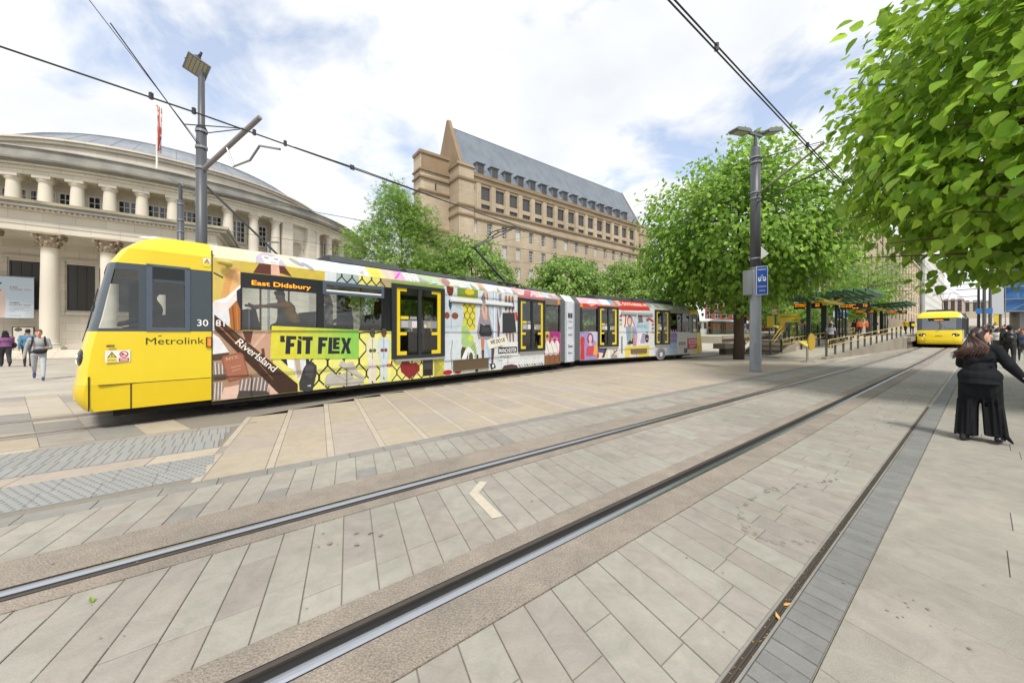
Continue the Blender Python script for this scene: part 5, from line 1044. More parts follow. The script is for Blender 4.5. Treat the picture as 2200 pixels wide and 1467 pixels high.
    for q, tx, w_, b in ((1.98, 'Clarks', .2, .0), (1.70, 'HOLLISTER', .22, .0), (1.40, 'THE NORTH', .2, .01), (.90, 'Dune', .22, .03), (.62, 'River', .2, .02)): pr.text(tx, .37, q, .12 if tx != 'Dune' else .16, '#5d5f66', bold=b, width=w_)
    for x, a, b in ((.36, 'UNI', 'QLO'), (.48, 'UNI', 'QLO')): pr.rect(x, x + .1, 2.17, 2.37, '#45474c')
    pr.build('joint_lettering', tram)
    return
adverts_front()
def adverts_rear():
    pr = Print(conv2); pr.rect(0, 1.17, .28, 1.575, '#8f84b8'); pr.poly([(.6, 1.575), (1.17, 1.575), (1.17, 1.0), (.9, 1.2)], '#b5b0cc'); figure(pr, .17, .29, 1.26, '#b8342a', '#b02c22', '#c99a80', '#4a2c20', w=.2); pr.poly([(.02, .3), (.3, .3), (.28, .8), (.22, 1.15), (.1, 1.15), (.05, .8)], '#b8342a')
    pr.poly([(.40, .45), (1.0, .45), (.92, .85), (.8, .95), (.55, .95), (.42, .8)], '#b5485a'); pr.ell(.68, 1.25, .2, .27, '#6d3a4a'); pr.ell(.68, 1.27, .12, .17, '#cfaab8'); pr.poly([(.60, 1.1), (.76, 1.1), (.80, .92), (.56, .92)], '#cfaab8'); pr.poly([(.85, .5), (1.17, .45), (1.17, 1.0), (1.0, 1.05)], '#d59a4a'); pr.rect(0, 1.17, 2.68, 2.868, '#b8342a'); pr.rect(.03, .18, 2.70, 2.85, '#d98a2c'); pr.poly([(.5, 2.868), (.75, 2.74), (1.1, 2.868)], '#c9a08c')
    pr.poly([(1.17, .28), (2.7, .28), (2.7, .84), (1.17, .84)], '#cfc8b8'); pr.poly([(1.17, .84), (1.9, .84), (1.6, .55), (1.17, .6)], '#584a7c'); pr.ell(1.2, .45, .07, .14, '#b8342a'); pr.poly([(1.45, .34), (1.62, .34), (1.85, .78), (1.70, .80)], '#3a3a40'); pr.poly([(1.9, .28), (1.98, .28), (2.02, .84), (1.94, .84)], '#dadcdf'); pr.poly([(2.1, .4), (2.2, .4), (2.62, .66), (2.55, .72)], '#8a5a42'); pr.ell(2.35, .36, .25, .1, '#8c8c94'); pr.line([(2.3, .7), (2.4, .56)], .05, '#4a4644')
    pr.rect(1.17, 2.66, 2.79, 2.868, '#c9785c'); pr.build('advert_panel', tram, label='purple panel with red dress and red haired portrait')
    pr = Print(conv2); pr.rect(2.68, 5.68, .28, 2.868, '#cfd1d2'); pr.rect(3.9, 5.2, 1.55, 2.4, '#a9c2cf'); pr.poly([(2.68, 2.868), (5.2, 2.868), (5.3, 2.72), (3.0, 2.64), (2.68, 2.68)], '#b8342a')
    pr.ell(3.55, 2.12, .2, .3, '#7a5a40'); pr.ell(3.55, 2.1, .14, .2, '#d6b09a'); pr.poly([(3.25, 1.85), (3.85, 1.85), (4.1, 1.5), (4.0, 1.25), (3.6, .9), (3.35, .9), (3.3, 1.4)], '#7f97ab'); pr.poly([(3.35, .95), (4.05, .95), (3.95, 1.3), (3.5, 1.1)], '#1e1c20'); pr.poly([(3.85, 1.3), (4.05, 1.35), (4.0, .75), (3.8, .68)], '#a98a7a'); pr.poly([(3.68, 1.85), (3.78, 1.85), (3.75, 1.1), (3.65, 1.1)], '#c9a070')
    pr.line([(3.7, 2.35), (3.95, 1.9), (4.15, 1.4), (4.05, .9), (3.85, .5)], .09, '#c06ab0'); pr.line([(3.02, 2.6), (3.25, 2.35), (3.2, 1.95), (3.15, 1.8)], .09, '#b8342a'); pr.poly([(4.2, 2.5), (4.55, 2.6), (4.65, 2.15), (4.3, 2.05)], '#7c5a50'); pr.text('ARNDALE', 4.1, 1.78, .26, '#7d94a5', bold=.02, width=.95); pr.line([(4.2, 2.05), (4.7, 2.12)], .05, '#5a5a5c'); pr.poly([(4.9, 2.25), (5.2, 2.35), (5.6, 2.2), (5.6, 2.05), (5.2, 2.2), (5.0, 2.1)], '#a83a3a')
    pr.rect(4.3, 5.2, .9, 1.55, '#d5d6da'); pr.poly([(4.4, 1.0), (4.6, 1.5), (4.9, 1.5), (4.8, .95)], '#9a92b0'); figure(pr, 5.0, .6, 1.0, '#2d2a38', '#c9ccd6', '#caa08a', '#332a2a', w=.3); pr.rect(3.2, 5.2, .28, .85, '#d2bf4e'); pr.poly([(3.5, .28), (4.3, .28), (4.1, .7), (3.7, .75)], '#d9c4b8'); pr.rect(2.9, 2.98, .5, 1.35, '#3a4252'); pr.rect(5.3, 5.6, .9, 1.5, '#d3d3c8')
    for k, c in enumerate(('#b8484a', '#7a7a7c', '#b5a25a')): pr.rect(2.75, 2.95, 2.3 - .2 * k, 2.42 - .2 * k, c); pr.rect(5.42, 5.6, 1.9 - .2 * k, 2.02 - .2 * k, c)
    pr.build('advert_panel', tram, label='blue and pink collage of a woman in denim behind ARNDALE letters')
    for a, b in ((2.86, 4.1), (4.22, 5.47)):
        mb = MB(T2); mb.prism_x([(0, 2.43), (-.02, 2.43), (-.07, 2.45), (-.07, 2.48), (-.012, 2.58), (0, 2.58)], a, b); mb.build('window_vent', plain('#8d9092', .3), tram)
    MB(T2).box(3.62, 4.94, -.06, -.03, .48, .71).build('grille', plain('#6a5a44'), tram)
    pr = Print(conv2); pr.rect(5.68, 9.25, .28, .86, '#b9b9b8'); pr.rect(7.09, 9.25, .28, 1.575, '#b9b7b6'); pr.rect(7.09, 9.25, 2.67, 2.868, '#8a8d80')
    for k in range(3): figure(pr, 7.25 + .24 * k, .4, 1.35, '#6f6fa0', '#8c97b8', '#b58a90', '#6a5a78', w=.2)
    pr.ell(6.25, .38, .45, .34, '#8a8a92'); pr.ell(6.3, .36, .34, .27, '#6f6f78'); pr.ell(6.3, .34, .14, .12, '#dadada'); pr.rect(5.68, 6.8, .0, .0, '#b9b9b8')
    pr.poly([(6.7, .3), (7.9, .3), (7.8, .75), (6.9, .7)], '#93a9b8'); pr.rect(7.95, 8.8, .78, 1.05, '#cfcabc')
    for k, tx in enumerate(('WE', 'DO', 'US')): pr.rect(8.02 + .25 * k, 8.24 + .25 * k, .81, 1.0, '#2a2824'); pr.text(tx, 8.05 + .25 * k, .85, .13, '#cfcabc', bold=.02)
    pr.build('advert_panel', tram, label='grey collage with tyre and repeated violet figures lettered WE DO US')
    pr = Print(lambda u, w, o: tuple(T2 @ Vector((u, -o, w))), .004); pr.rect(8.85, 10.05, .42, 1.52, '#b9b7b6'); pr.rect(8.95, 10.05, .55, 1.2, '#b01e28'); pr.rect(9.12, 10.0, .88, 1.12, '#c9a8aa'); pr.line([(9.2, 1.0), (9.9, 1.0)], .1, '#b05058'); pr.line([(9.2, .76), (9.9, .76)], .07, '#d89a9c'); pr.line([(9.2, .65), (9.7, .65)], .05, '#d89a9c'); pr.rect(8.6, 8.95, .34, .62, '#4a423c'); pr.build('advert_panel', tram, label='red notice panel near the rear cab')
    pr = Print(conv2, .004)
    for a, b, c in ((0, 1.5, '#c9a2ac'), (1.5, 2.1, '#cfd2d6'), (2.1, 2.45, '#7d9ab5'), (2.45, 2.7, '#c0683c'), (2.7, 3.0, '#a8a2a4'), (3.0, 5.2, '#b8423a'), (5.2, 6.2, '#8a8f8c'), (6.2, 7.4, '#a0a696'), (7.4, 9.25, '#99a08e')): pr.rect(a, b, 2.872, 3.098, c)
    pr.poly([(.4, 2.88), (.9, 3.07), (1.4, 2.95), (1.0, 2.88)], '#d8b8c0'); pr.text('OOTS NEVER', 3.15, 2.915, .16, '#e6dcd8', width=1.6, bold=.02); pr.line([(4.85, 2.98), (5.15, 2.98)], .09, '#d8b0ac')
    for k in range(10): a = random.uniform(5.3, 9); pr.poly([(a, 2.88), (a + .12, 3.06), (a + .3, 2.9)], random.choice(['#d5d8d8', '#5d6458', '#b8bcb0', '#77806a']))
    pr.build('advert_panel', tram, label='red and pink collage band on the rear roof edge')
adverts_rear()
# ------------------------------------------------------------------ oncoming yellow tram
def tram_b():
    s0 = 51.0; root = thing('tram', street(s0, -1.02, rise(s0)), 'yellow tram facing the camera with lit headlights beside the platform', 'tram')
    D = [(3.6, 5.22, .86, 2.76), (8.58, 10.15, .86, 2.76)]; W = [(.45, 1.79, 1.56, 2.65), (1.93, 3.33, 1.56, 2.65), (5.45, 6.8, 1.56, 2.65), (6.95, 8.3, 1.56, 2.65), (10.2, 11.2, 1.57, 2.66)]
    tram_body(root, I4, 11.3, W + D, W + D, plain('#a9aaa6', .35), D, covem=M_YEL); cab(root, I4)
    tram_wheels(root, I4, (.9, 2.6)); MB().box(-1.2, 11.2, .12, 2.5, .19, .44).build('under_box', M_UNDER, root)
    T = Matrix.Translation((11.9, 0, .25)); D = [(1.2, 2.62, .88, 2.77), (5.72, 7.06, .90, 2.77)]; W = [(2.9, 5.5, 1.57, 2.66), (7.2, 10.5, 1.58, 2.66)]
    tram_body(root, T, 11.3, W + D, W + D, plain('#a9aaa6', .35), D, covem=M_YEL); MB().box(11.3, 11.9, .05, 2.6, .4, 3.1).build('bellows', _MC['grey bellows'], root)
    mb = MB(); mb.prism_x([(.42, 3.2), (.55, 3.42), (2.1, 3.42), (2.23, 3.2)], .3, 6); mb.build('roof_box', M_ROOFT, root); pantograph(root, I4, 7.5, 1.9)
    pr = Print(lambda u, w, o: (LZ(w) * 1.02 - o, u, w), .02); pr.rect(.75, 1.9, 2.37, 2.56, M_FRAME); pr.text('3066', 1.60, 1.05, .14, '#4a4420', bold=.02) if False else None
    pr2 = Print(lambda u, w, o: (LZ(w) * 1.03 - o, 2.65 - u, w), .02); pr2.text('3066', 1.12, .98, .13, '#4a4420', width=.42, bold=.02); pr2.line([(.98, 2.52), (1.62, 2.52)], .05, M_AMBER); pr2.line([(1.05, 2.43), (1.58, 2.43)], .04, M_AMBER); pr2.rect(.35, .43, .72, .80, '#d8d8d8'); pr2.rect(.48, .58, .70, .78, '#b84a9a'); pr2.ell(2.2, .78, .05, .05, '#c9d020'); pr2.build('front_lettering', root)
    MB().box(-1.36, -1.3, 2.69, 2.95, 1.9, 2.15).build('side_mirror', M_YEL, root)
tram_b()
def tram_c():
    s0 = 57; root = thing('tram', street(s0, -27, rise(70)), 'pale grey tram with yellow doors standing at the far platform behind the tree', 'tram')
    D = [(3.6, 5.22, .86, 2.76), (8.58, 10.15, .86, 2.76), (15, 16.6, .86, 2.76), (21, 22.6, .86, 2.76)]; W = [(.45, 1.79, 1.56, 2.65), (1.93, 3.33, 1.56, 2.65), (5.45, 6.8, 1.56, 2.65), (6.95, 8.3, 1.56, 2.65), (10.4, 14.6, 1.57, 2.66), (17, 20.6, 1.57, 2.66), (23, 25.8, 1.57, 2.66)]
    tram_body(root, I4, 26, W + D, W + D, plain('#c0c5c2', .35), D, covem=plain('#d4d6d6', .3), roofm=plain('#c4c7c7', .5)); tram_wheels(root, I4, (1, 2.8, 12, 13.6, 23, 24.8)); cab(root, I4)
tram_c()
# ================================================================== TREES
def leaf_mat(name, c, c2, tr=.5):
    return mat(name, c, rough=.42, var=.10, scale=1.2, island=.34, col2=c2, trans=tr, spec=.35)
M_LEAFA = leaf_mat('broad bright leaf', '#abca4a', '#84a83c'); M_LEAFB = leaf_mat('mid green leaf', '#97ba4c', '#769c40'); M_LEAFC = leaf_mat('feathery oak leaf', '#769c4a', '#8fac46'); M_LEAFD = leaf_mat('small dense leaf', '#93b05c', '#7b9c4c'); M_LEAFE = leaf_mat('yellow green leaf', '#a9c048', '#8ab048')
M_BARK = mat('tree bark', '#54463a', rough=.95, var=.35, scale=9, bump=.8, bscale=25, streak=.25)
HEART = (np.array([(0, 0, 0), (.10, .26, .05), (.34, .40, .07), (.66, .27, .02), (1, 0, -.16), (.66, -.27, .02), (.34, -.40, .07), (.10, -.26, .05), (.45, 0, -.05)]), [(8, 0, 1), (8, 1, 2), (8, 2, 3), (8, 3, 4), (8, 4, 5), (8, 5, 6), (8, 6, 7), (8, 7, 0)])
LEAF5 = (np.array([(0, 0, 0), (.35, .36, .06), (1, 0, -.12), (.35, -.36, .06), (.4, 0, -.03)]), [(4, 0, 1), (4, 1, 2), (4, 2, 3), (4, 3, 0)])
SPRIG = (np.array([(0, 0, 0), (.4, .16, .0), (1, .0, -.06), (.45, -.02, .0), (.35, .25, 0), (.8, .5, -.03), (.5, .22, 0), (.35, -.25, 0), (.8, -.5, -.03), (.5, -.22, 0)]), [(0, 1, 2), (0, 2, 3), (0, 4, 5), (0, 5, 6), (0, 7, 8), (0, 8, 9)])
def leaf_frames(pos, out, droop, jit, size, sj):
    n = len(pos); d = out * .55 + np.array([0, 0, -1.0]) * droop + RNG.normal(0, jit, (n, 3)); d /= np.linalg.norm(d, axis=1)[:, None]
    up = out * .7 + np.array([0, 0, .8]) + RNG.normal(0, .35, (n, 3)); sd = np.cross(d, up); sd /= np.linalg.norm(sd, axis=1)[:, None] + 1e-9; nn = np.cross(sd, d)
    return d, sd, nn, size * (1 + RNG.uniform(-sj, sj, n))
def leaves_mesh(name, pos, fr, tpl, m):
    d, sd, nn, sz = fr; V, F = tpl; k = len(V); n = len(pos)
    P = pos[:, None, :] + sz[:, None, None] * (V[None, :, 0, None] * d[:, None, :] + V[None, :, 1, None] * sd[:, None, :] + V[None, :, 2, None] * nn[:, None, :])
    f = (np.array(F)[None] + (np.arange(n) * k)[:, None, None]).reshape(-1, 3)
    me = bpy.data.meshes.new(name); me.vertices.add(n * k); me.vertices.foreach_set('co', P.reshape(-1)); nf = len(f)
    me.loops.add(nf * 3); me.loops.foreach_set('vertex_index', f.reshape(-1).astype(np.int32)); me.polygons.add(nf); me.polygons.foreach_set('loop_start', np.arange(0, nf * 3, 3, dtype=np.int32)); me.polygons.foreach_set('loop_total', np.full(nf, 3, dtype=np.int32))
    me.materials.append(m); me.update(calc_edges=True); me.polygons.foreach_set('use_smooth', np.ones(nf, dtype=bool)); return me
def crown_points(c, rx, rup, rdn, ncl, per, spread, rng=(.72, 1.0), lump=.12, flat=2.0, cone=0.0):
    """clusters of leaves on a lumpy crown volume around c; returns positions and outward vectors"""
    v = RNG.normal(size=(ncl, 3)); v /= np.linalg.norm(v, axis=1)[:, None]; r = RNG.uniform(*rng, ncl) ** .6
    ph = RNG.uniform(0, 6, 6)
    l = 1 + lump * (np.sin(5 * v[:, 0] + ph[0]) * np.sin(4 * v[:, 1] + ph[1]) + .7 * np.sin(7 * v[:, 2] + 5 * v[:, 0] + ph[2]) + .5 * np.sin(11 * v[:, 1] + ph[3]))
    z = np.where(v[:, 2] > 0, rup * v[:, 2], rdn * v[:, 2]); k = rx * (1 - cone * np.clip(v[:, 2], 0, 1))
    cl = np.stack([k * v[:, 0] * r * l, k * v[:, 1] * r * l, z * r * l], 1)
    pos = np.repeat(cl, per, 0) + RNG.normal(0, spread, (ncl * per, 3)) * np.array([1, 1, .55]); o = np.repeat(v, per, 0) + RNG.normal(0, .25, (ncl * per, 3)); o /= np.linalg.norm(o, axis=1)[:, None]
    return pos + np.array(c), o
def branches(mb, base, c, rx, rz, r0, n, zfork):
    b = Vector(base); top = Vector((c[0], c[1], c[2] + rz * .55)); mb.tube([b, b.lerp(top, .3) + Vector((.08, .05, 0)), b.lerp(top, .65), top], [r0, r0 * .75, r0 * .45, r0 * .1], 9)
    for i in range(n):
        a = 2 * math.pi * i / n + random.uniform(-.3, .3); h = zfork + (top.z - zfork) * random.random() * .75; st = Vector((b.x, b.y, h)); f = random.uniform(.7, .95)
        e = Vector((c[0] + rx * f * math.cos(a), c[1] + rx * f * math.sin(a), h + rz * random.uniform(.0, .45))); m = st.lerp(e, .45) + Vector((0, 0, rz * .08)); rr = r0 * .34 * (1 - .5 * (h - zfork) / max(.1, top.z - zfork))
        mb.tube([st, m, e], [rr, rr * .6, rr * .15], 6)
        for k in range(3):
            q = m.lerp(e, random.random() * .7); a2 = a + random.uniform(-.9, .9); e2 = q + Vector((math.cos(a2), math.sin(a2), random.uniform(-.1, .5))) * rx * .3; mb.tube([q, e2], [rr * .4, rr * .1], 5)
def tree(label, X, Y, g, crown, rx, rup, rdn, ncl, per, spread, size, tpl, m, droop, r0=.22, group=None, rng=(.55, 1.0), lump=.12, cone=0.0, nb=9, zbase=None, trim=None, jit=.32):
    root = thing('tree', (X, Y, g), label, 'tree', group); c = (0, 0, crown)
    mb = MB(); branches(mb, (0, 0, 0), c, rx, (rup + rdn) * .5, r0, nb, max(1.6, crown - rdn * .85)); mb.build('trunk', M_BARK, root, smooth=True)
    pos, o = crown_points(c, rx, rup, rdn, ncl, per, spread, rng, lump, cone=cone)
    if trim is not None: k = pos[:, 2] > trim; pos, o = pos[k], o[k]
    fr = leaf_frames(pos, o, droop, jit, size, .3)
    props(link('foliage', leaves_mesh('foliage', pos, fr, tpl, m), root), kind='stuff'); return root
# big broad-leaved tree whose crown enters the frame on the right: nearest leaves are single objects
def near_tree():
    root = thing('tree', (13.2, 7.0, 0), 'large broad leaved tree whose crown hangs into the upper right', 'tree'); c = (0, 0, 6.6)
    mb = MB(); branches(mb, (0, 0, 0), c, 5.2, 3.6, .3, 16, 2.7)
    for i in range(26):    # long low side branches that show under the crown
        a = R(150) + R(150) * i / 26; h = random.uniform(2.9, 5.5); e = Vector((5.0 * math.cos(a), 5.0 * math.sin(a), h + random.uniform(-.2, .5))); mb.tube([(0, 0, h), e * .5 + Vector((0, 0, h * .5 + .15)), e], [.06, .035, .008], 5)
    mb.build('trunk', M_BARK, root, smooth=True)
    pos, o = crown_points(c, 5.25, 4.4, 4.2, 1900, 14, .29, (.4, 1.0), .06)
    k = pos[:, 2] > 2.55 + .25 * np.sin(pos[:, 0] * 2) ; pos, o = pos[k], o[k]
    fr = leaf_frames(pos, o, .5, .30, .245, .42)
    w = pos + np.array([13.2, 7.0, 0]); dist = np.linalg.norm(w - np.array([0, 0, 1.5]), axis=1); px = w[:, 0] / w[:, 1]; pz = (w[:, 2] - 1.5) / w[:, 1]
    score = dist + 100 * ((px > 1.42) | (pz > .94) | (w[:, 1] < 1)); order = np.argsort(score); near = order[:298]; rest = order[298:]
    props(link('foliage', leaves_mesh('foliage', pos[rest], tuple(a[rest] for a in fr), HEART, M_LEAFA), root), kind='stuff')
    V, F = HEART; tpls = []
    for q in range(5):
        me = bpy.data.meshes.new('leaf'); W = V.copy(); W[:, 2] += .05 * math.sin(q) * V[:, 0] ** 2; W[:, 1] *= .85 + .08 * q; me.from_pydata([tuple(x) for x in W], [], F); me.materials.append(mat('single broad leaf', '#adcf48', rough=.42, var=.10, scale=1.2, rnd=.36, col2='#84b03c', trans=.5, spec=.35)); me.polygons.foreach_set('use_smooth', [True] * len(F)); tpls.append(me)
    for j, i in enumerate(near):
        d, sd, nn = (Vector(fr[q][i]) for q in range(3)); M = Matrix((d, sd, nn)).transposed().to_4x4() @ Matrix.Scale(float(fr[3][i]), 4); M.translation = Vector(pos[i]); l = link('leaf', tpls[j % 5], root); l.matrix_local = M
near_tree()
tree('broad leaved tree with thick trunk beside the tall grey lamp pole', 13.1, 21.0, .0, 6.6, 5.4, 5.5, 3.6, 1250, 24, .40, .27, LEAF5, M_LEAFB, .55, r0=.30, rng=(.34, 1.0), lump=.09, cone=.06, nb=16)
tree('feathery oak with tapering top in front of the office building', -7.3, 24, 0, 6.0, 3.9, 5.2, 4.2, 950, 26, .30, .26, SPRIG, M_LEAFC, .25, r0=.16, rng=(.35, 1.0), lump=.16, cone=.42, nb=14)
tree('rounded dense tree just right of the feathery oak', -2.9, 26, 0, 4.6, 3.1, 3.8, 3.4, 560, 26, .28, .24, LEAF5, M_LEAFD, .7, group=None, rng=(.5, 1))
tree('dome shaped dense tree beneath the office facade behind the tram joint', 4.7, 32, 0, 4.4, 3.5, 4.0, 3.6, 680, 26, .28, .25, LEAF5, M_LEAFD, .8, rng=(.55, 1), lump=.05)
tree('dome shaped dense tree left of the big trunk tree', 11.0, 36, 0, 4.4, 3.6, 4.1, 3.6, 680, 26, .28, .25, LEAF5, M_LEAFD, .8, rng=(.55, 1), lump=.05)
tree('small yellow green tree between the two dome trees', 7.3, 33, 0, 3.6, 2.0, 2.0, 2.2, 160, 22, .28, .24, SPRIG, M_LEAFE, .4, rng=(.4, 1))
tree('light open tree growing on the tram platform behind the canopies', *S(55, -7.6).xy, rise(55), 7.0, 4.6, 3.0, 2.6, 150, 22, .5, .34, SPRIG, M_LEAFC, .25, r0=.2, rng=(.3, 1), lump=.25, nb=16)
tree('rounded green tree behind the first canopy', *S(66, -19).xy, rise(66), 6.0, 4.2, 3.3, 3.6, 230, 24, .4, .34, LEAF5, M_LEAFD, .6, rng=(.5, 1))
tree('green tree behind the second canopy', *S(84, -13).xy, rise(84), 6.5, 4.6, 4.0, 4.0, 230, 24, .45, .36, LEAF5, M_LEAFB, .6, rng=(.5, 1))
tree('low bushy tree behind the platform glass screens', *S(58, -14).xy, rise(58), 3.0, 2.6, 1.8, 2.4, 130, 22, .35, .28, LEAF5, M_LEAFB, .6, rng=(.4, 1))
tree('green tree glimpsed beyond the far platform canopy', *S(62, -36).xy, rise(62), 4.6, 3.4, 3.0, 3.4, 180, 24, .35, .34, LEAF5, M_LEAFB, .6, rng=(.5, 1))
tree('green tree far left of the platform behind the big trunk', *S(46, -26).xy, rise(46), 4.4, 3.2, 3.0, 3.4, 180, 24, .35, .32, LEAF5, M_LEAFD, .6, rng=(.5, 1))
# ================================================================== PLATFORMS
M_CONC = mat('platform concrete', '#8b8375', rough=.85, var=.2, scale=1.5, col2='#7a7162', bump=.3, bscale=30)
M_CONCT = mat('platform top', '#a29a8c', rough=.8, var=.1, scale=2)
M_CONCD = mat('dark concrete base', '#5c5448', rough=.9, var=.2, scale=3)  # darker concrete for bases, alternate steps and the kerb line
M_HRAIL = mat('yellow handrail', '#bb9a34', rough=.35, var=.08)
M_POST = mat('grey steel post', '#55585c', rough=.5, var=.1)
M_DKGRN = mat('dark green steel', '#24352e', rough=.5, var=.12)
M_CGRN = mat('green canopy glass', '#4f7d57', rough=.2, var=.12, scale=1.5, trans=.45)
M_FIN = mat('green canopy fin', '#37593f', rough=.45, var=.15)
M_SIGNY = mat('yellow sign', '#d8bf3a', rough=.4, var=.05)
M_STEEL = mat('stainless steel', '#b3aea4', rough=.3, metal=.9, var=.08)
GLS = glass('screen glass', (.82, .88, .86), .06)
def Sv(s, t, z): return S(s, t, z, True)
def strip_solid(name, s0, s1, tl, tr, zt, m, parent=None, zb=-.05, n=14, **kw):
    """solid between tl(s) and tr(s) with top zt(s) above the rising ground"""
    mb = MB(); vs = []
    for i in range(n + 1):
        s = s0 + (s1 - s0) * i / n; vs += [Sv(s, tl(s), zb), Sv(s, tr(s), zb), Sv(s, tr(s), zt(s)), Sv(s, tl(s), zt(s))]
    fs = [(4 * i + j, 4 * i + (j + 1) % 4, 4 * i + 4 + (j + 1) % 4, 4 * i + 4 + j) for i in range(n) for j in range(4)] + [(0, 1, 2, 3), (4 * n, 4 * n + 1, 4 * n + 2, 4 * n + 3)]
    if parent is not None: mb.M = parent.matrix_world.inverted()
    mb.add(vs, fs); return mb.build(name, m, parent, **kw)
K = lambda v: (lambda s: v)
RT = interp([(27.1, -5.43), (46, -4.15)]); RLf = interp([(27.1, -8.4), (46, -7.2)]); RZ_ = interp([(27.1, .03), (46, .95)])
def platform():
    root = thing('tram_platform', S(46, -7.5), 'concrete island tram platform with long ramp on its near side', 'platform')
    strip_solid('platform_slab', 46.05, 110, K(-10.5), K(-3.95), K(.95), M_CONCT, root); strip_solid('platform_slab', 31.2, 46.03, K(-10.5), lambda s: RLf(s) - .03, K(.95), M_CONCT, root)
    strip_solid('ramp', 27.1, 46.03, RLf, lambda s: RT(s) - .22, RZ_, mat('ramp paving', '#a19a8c', rough=.8, var=.12, scale=2), root)
    strip_solid('ramp_wall', 26.9, 46.03, lambda s: RT(s) - .2, RT, lambda s: RZ_(s) + .10, M_CONC, root)
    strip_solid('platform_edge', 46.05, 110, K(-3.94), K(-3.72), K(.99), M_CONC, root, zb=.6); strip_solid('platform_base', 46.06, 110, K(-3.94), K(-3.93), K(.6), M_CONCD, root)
    strip_solid('platform_edge', 31.2, 110, K(-10.75), K(-10.51), K(.99), M_CONC, root, zb=.6)
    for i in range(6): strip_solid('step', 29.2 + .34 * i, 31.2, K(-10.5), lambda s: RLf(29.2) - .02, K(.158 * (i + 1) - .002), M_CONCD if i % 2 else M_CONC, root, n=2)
    strip_solid('step_edge_wall', 28.9, 31.2, lambda s: RLf(s) - .02, lambda s: RLf(s) + .2, lambda s: .15 + .3 * (s - 28.9), M_CONC, root, n=3)
    MB(root.matrix_world.inverted()).add([S(24.5, -5.2, .004), S(29, -5.0, .004), S(29, -4.9, .004), S(24.5, -5.14, .004)], [(0, 1, 2, 3)]).build('kerb_line', M_CONCD, root)
platform()
def rail_run(label, pts, zoff=.95, posts=None, pm=M_POST, loop=True):
    """handrail: pts are (s, t, zground); two yellow rails joined at the ends, flat posts"""
    p0 = Sv(*pts[0]); root = thing('handrail', p0, label, 'handrail'); Mi = root.matrix_world.inverted()
    top = [Sv(s, t, z + zoff) for s, t, z in pts]; low = [Sv(s, t, z + zoff - .33) for s, t, z in pts]
    for a in (top, low): MB(Mi).tube(a, .026, 8).build('rail', M_HRAIL, root, smooth=True)
    for e in (0, -1): MB(Mi).tube([top[e], low[e]], .026, 8).build('rail_end', M_HRAIL, root, smooth=True)
    for s, t, z in (posts or pts):
        MB(Mi @ Matrix.Translation(Sv(s, t, z)) @ Matrix.Rotation(PHI, 4, 'Z')).box(-.04, .04, .03, .13, -.02, zoff - .02).build('post', pm, root)
f = lambda q: (27.3 + (45.6 - 27.3) * q)
rail_run('yellow handrail on grey posts along the outer edge of the ramp', [(f(i / 12), RT(f(i / 12)) - .02, RZ_(f(i / 12)) + .1) for i in range(13)])
f2 = lambda q: (29.1 + (45 - 29.1) * q)
rail_run('yellow double handrail along the inner side of the ramp', [(f2(i / 9), RLf(f2(i / 9)) + .15, RZ_(f2(i / 9)) + .0) for i in range(10)], pm=M_DKGRN)
rail_run('short yellow handrail on the platform steps by the ramp', [(29.1, -8.75, .05), (31.0, -8.75, .95), (31.9, -8.75, .95)])
rail_run('short yellow handrail on the steps behind the thick tree trunk', [(29.1, -10.35, .05), (31.0, -10.35, .95), (31.9, -10.35, .95)])
def screen(label, s0, s1, t, zb, n, h=1.15):
    root = thing('glass_screen', Sv(s0, t, zb), label, 'screen'); Mi = root.matrix_world.inverted()
    for i in range(n + 1):
        s = s0 + (s1 - s0) * i / n; MB(Mi @ Matrix.Translation(Sv(s, t, zb)) @ Matrix.Rotation(PHI, 4, 'Z')).box(-.04, .04, -.04, .04, 0, h + .04).build('post', M_DKGRN, root)
        if i < n:
            a = s + .06; b = s + (s1 - s0) / n - .06; MB(Mi).add([Sv(a, t, zb + .1), Sv(b, t, zb + .1), Sv(b, t, zb + h - .06), Sv(a, t, zb + h - .06)], [(0, 1, 2, 3)]).build('pane', GLS, root)
    MB(Mi).tube([Sv(s0, t, zb + h), Sv(s1, t, zb + h)], .035, 6).build('top_rail', M_DKGRN, root)
screen('glass balustrade in dark posts beside the ramp handrail', 31.3, 44, -8.35, .95, 7)
